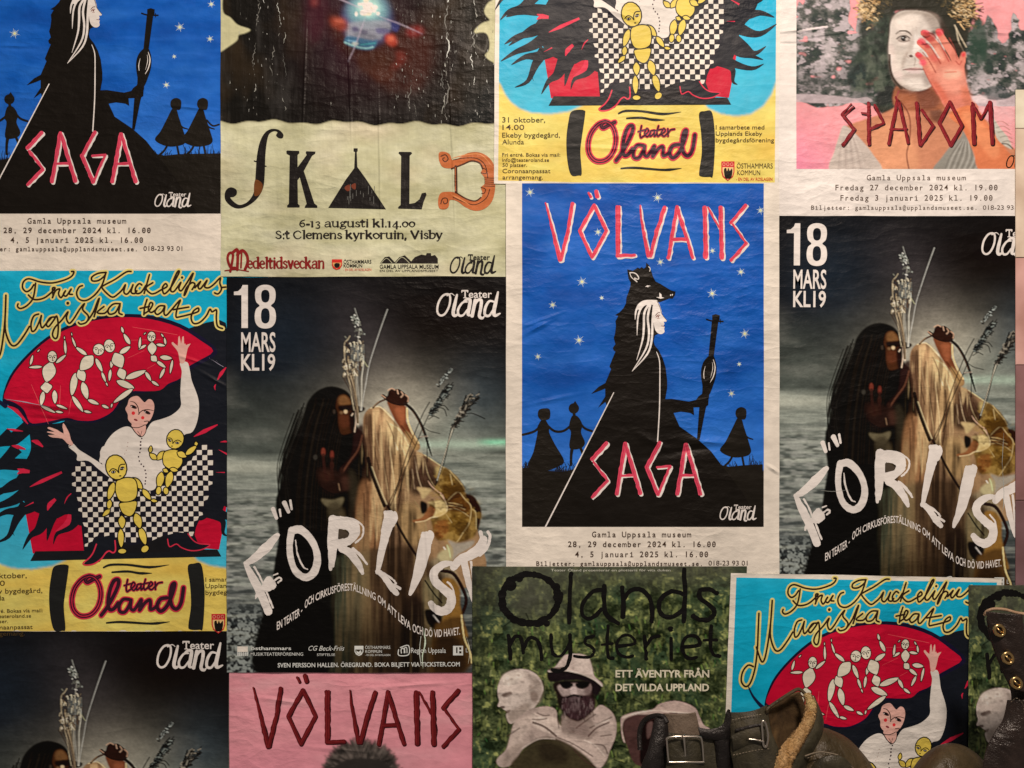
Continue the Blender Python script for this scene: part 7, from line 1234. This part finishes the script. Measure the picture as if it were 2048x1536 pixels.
belt('top_binding', [(1396, 1454, 176), (1420, 1458, 178), (1444, 1450, 178), (1452, 1425, 176), (1456, 1418, 175)], [(1400, 1476, 178), (1424, 1480, 180), (1462, 1478, 180), (1466, 1450, 178), (1460, 1420, 175)], 4, BLACKL, b, 4)
# --- fleece-lined boot with the small buckle
b = empty('fleece_lined_boot', None, 'olive leather boot with a curling golden fleece lining and a small side buckle', 'boot', GB)
belt('shaft', [(1456, 1424, 170), (1462, 1460, 180), (1462, 1500, 186), (1470, 1550, 192), (1476, 1640, 192)], [(1532, 1410, 160), (1540, 1460, 186), (1556, 1500, 196), (1570, 1550, 200), (1575, 1640, 200)], 4, OLIVE, b, 14, 9)
belt('inner_wall', [(1534, 1424, 166), (1540, 1460, 150), (1548, 1500, 150), (1556, 1640, 160)], [(1598, 1382, 120), (1612, 1420, 110), (1610, 1470, 110), (1600, 1640, 120)], 3, SUEDE, b, -12, 9)
belt('front_flap', [(1607, 1385, 146), (1624, 1412, 160), (1620, 1448, 172), (1596, 1490, 184), (1570, 1525, 196), (1560, 1640, 200)], [(1626, 1396, 140), (1643, 1440, 150), (1636, 1480, 160), (1616, 1520, 170), (1606, 1560, 180), (1600, 1640, 186)], 4, OLIVE, b, 8, 7)
tube('collar_binding', [pt(*q) for q in ((1534, 1424, 178), (1536, 1417, 178), (1558, 1401, 166), (1578, 1388, 154), (1594, 1379, 146), (1603, 1381, 146), (1614, 1392, 150))], 3.2, RUSTL, b)
def fleece(parent):
    path = sm3([pt(*q) for q in ((1613, 1389, 158), (1621, 1404, 166), (1622, 1422, 172), (1616, 1443, 180), (1604, 1464, 188), (1592, 1482, 194), (1578, 1502, 200), (1568, 1522, 206), (1562, 1560, 208), (1558, 1640, 208))], n=14)
    N = len(path); t = np.gradient(path, axis=0); t /= np.linalg.norm(t, axis=1)[:, None]; a = np.cross(t, [0, -1, 0]); a /= np.linalg.norm(a, axis=1)[:, None]; b = np.cross(t, a); th = np.linspace(0, 2*np.pi, 25)[:-1]
    w = np.interp(np.linspace(0, 1, N), [0, .15, .45, .6, 1], [4, 8, 9.5, 12.5, 14])/1000
    r = RNG.rand(N, 24); r = (r+np.roll(r, 1, 0)+np.roll(r, 1, 1))/3
    G = path[:, None]+(w[:, None]*(.85+.5*r))[..., None]*(np.cos(th)[None, :, None]*a[:, None]+.6*np.sin(th)[None, :, None]*b[:, None])
    grid_mesh('fleece_lining', G, FLEECE, parent, closed_u=True)
    V = []; F = []; k = 0                                   # curls standing out of the lining
    for i in range(2600):
        s = random.randrange(N-1); an = random.uniform(math.pi*.1, 2*math.pi); c = path[s]+w[s]*(math.cos(an)*a[s]+.6*math.sin(an)*b[s]); o = (math.cos(an)*a[s]+math.sin(an)*b[s]); e = np.cross(t[s], o)
        ph = random.uniform(0, 6.28); pr = None
        for q in range(5):
            g = c+o*(q*.0008)+(math.cos(ph+q*1.3)*e+math.sin(ph+q*1.3)*t[s])*.0011*(1+.2*q); d = np.array([RNG.normal(), RNG.normal(), RNG.normal()]); d /= np.linalg.norm(d); h = .00042
            V += [g+e*h, g-e*h]
            if pr is not None: F.append((pr, pr+1, k+1, k))
            pr = k; k += 2
    o = new_obj('fleece_curls', V, F, FLEECE, parent); o['kind'] = 'stuff'
fleece(b)
belt('side_strap', [(1462, 1471, 196), (1480, 1464, 200), (1505, 1456, 204), (1530, 1452, 204)], [(1466, 1502, 196), (1486, 1496, 200), (1508, 1491, 204), (1532, 1487, 204)], 3.5, OLIVE, b, 4)
belt('strap_keeper', [(1470, 1458, 190), (1500, 1450, 196), (1522, 1447, 198)], [(1470, 1466, 190), (1500, 1458, 196), (1524, 1454, 198)], 2.5, BLACKL, b, 2)
tube('buckle', [pt(*q) for q in ((1524, 1444, 212), (1531, 1446, 212), (1536, 1470, 212), (1533, 1492, 210), (1527, 1490, 210), (1525, 1466, 211))], 2.2, STEEL, b, closed=True)
tube('buckle_prong', [pt(*q) for q in ((1528, 1484, 213), (1514, 1480, 212), (1498, 1478, 210))], 1.5, STEEL, b)
for q in ((1494, 1478), (1490, 1454)): tube('strap_hole', [pt(*q, 204), pt(q[0]+.5, q[1], 207)], 2, BLACKL, b, sm=False)
stitch('stitching', [pt(*q) for q in ((1466, 1510, 200), (1490, 1505, 204), (1515, 1500, 208), (1545, 1497, 208))], THREAD, b); stitch('stitching', [pt(*q) for q in ((1464, 1440, 188), (1490, 1434, 192), (1526, 1428, 190))], THREAD, b)
# --- rounded boots seen from above the toe
def mound(label, prof, d0, depth, mat, name='low_boot', cat='boot', seams=()):
    b = empty(name, None, label, cat, GB); top = sm3([(u, v, 0) for u, v in prof], n=8)
    R = 14; G = []
    for i in range(R):
        a = i/(R-1)*math.pi/2; row = []
        for u, v, _ in top: row.append(pt(u+(np.mean(top[:, 0])-u)*.10*math.sin(a), v+95*(1-math.cos(a)), d0+depth*math.sin(a)))
        G.append(row)
    for u, v, _ in [(0, 0, 0)]: G.append([pt(q[0], q[1]+190, d0+depth+8) for q in top])
    Gb = [[pt(q[0], q[1]+160, d0-40) for q in top]]; grid_mesh('upper', Gb+G, mat, b)
    for s in seams: tube('seam', [pt(*q) for q in s], 1.3, THREAD, b, n=6); stitch('stitching', [pt(q[0]+5, q[1]+4, q[2]+1.5) for q in s], THREAD, b)
    return b
m1 = mound('worn olive brown boot upper, between the fleece-lined boot and the drawn woman', [(1590, 1520), (1612, 1478), (1640, 1456), (1668, 1462), (1698, 1478), (1722, 1502), (1742, 1528), (1760, 1560)], 120, 70, RUSTL, seams=([(1632, 1536, 206), (1650, 1520, 207), (1668, 1517, 207), (1690, 1524, 206), (1710, 1540, 204)], [(1610, 1512, 196), (1640, 1504, 200), (1676, 1510, 202)]))
belt('cuff', [(1614, 1545, 196), (1634, 1520, 206), (1662, 1510, 210), (1690, 1516, 208), (1716, 1545, 200)], [(1610, 1600, 204), (1640, 1560, 214), (1664, 1550, 216), (1690, 1556, 214), (1716, 1600, 206)], 4, OLIVE, m1, 3)
m2 = mound('smooth olive brown boot upper with a curved seam, beside the green poster at the right', [(1812, 1560), (1836, 1522), (1862, 1498), (1890, 1487), (1918, 1488), (1944, 1500), (1966, 1520), (1990, 1556)], 90, 80, RUSTL, seams=([(1890, 1488, 100), (1908, 1496, 122), (1924, 1512, 138), (1934, 1536, 150)],))
# --- tall dark boot with brass eyelets
b = empty('tall_boot', None, 'tall dark brown boot with brass eyelets and a pale cut top edge', 'boot', GB)
Ls = [(1972, 1234, 190), (1982, 1282, 196), (2002, 1335, 202), (2021, 1378, 206), (2022, 1412, 208), (2014, 1440, 210), (1996, 1466, 214), (1978, 1496, 220), (1966, 1536, 226), (1960, 1640, 228)]
Rs = [(2110, 1240, 176), (2112, 1282, 180), (2114, 1335, 184), (2116, 1378, 186), (2118, 1412, 188), (2118, 1440, 190), (2118, 1466, 190), (2118, 1496, 190), (2118, 1536, 190), (2118, 1640, 190)]
belt('shaft', Ls, Rs, 4.5, BROWNL, b, 34, 11)
tube('top_edge', [pt(*q) for q in ((1969, 1230, 194), (1975, 1222, 200), (1988, 1218, 208), (2010, 1219, 218), (2036, 1226, 222), (2070, 1230, 222), (2110, 1238, 190))], 2.6, EDGE, b)
belt('facing', [(1972, 1222, 206), (1986, 1286, 212), (2006, 1336, 218), (2024, 1380, 222)], [(2044, 1228, 228), (2046, 1286, 232), (2052, 1336, 234), (2062, 1380, 236)], 4, BROWNL, b, 5)
for u, v, d in ((1999, 1261, 222), (2016, 1316, 226), (2033, 1366, 230)):
    e = [pt(u+10*math.cos(a)*.95+3*math.sin(a)*.6, v+11.5*math.sin(a)*.9, d+5) for a in np.linspace(0, 2*np.pi, 13)[:-1]]
    ey = tube('eyelet', e, 3.0, BRASS, b, closed=True, n=8)
    hb = tube('eyelet_hole', [pt(u, v, d+1), pt(u, v, d+4)], 8, BLACKL, b, sm=False, n=14); hb.parent = ey
    tube('eyelet_bar', [pt(u-5, v-5, d+5), pt(u, v, d+8), pt(u+5, v+4, d+5)], 1.5, BRASS, b)
belt('ankle_panel', [(2016, 1400, 224), (2006, 1440, 230), (1986, 1470, 236), (1970, 1505, 240), (1962, 1560, 244), (1958, 1640, 244)], [(2060, 1392, 240), (2064, 1440, 244), (2066, 1470, 246), (2068, 1505, 248), (2070, 1560, 250), (2070, 1640, 250)], 4, BROWNL, b, 8)
stitch('stitching', [pt(*q) for q in ((2022, 1404, 238), (2034, 1396, 244), (2046, 1410, 246), (2048, 1430, 247))], THREAD, b, .5); stitch('stitching', [pt(*q) for q in ((2012, 1478, 242), (2030, 1470, 246), (2060, 1466, 248))], THREAD, b, .5)
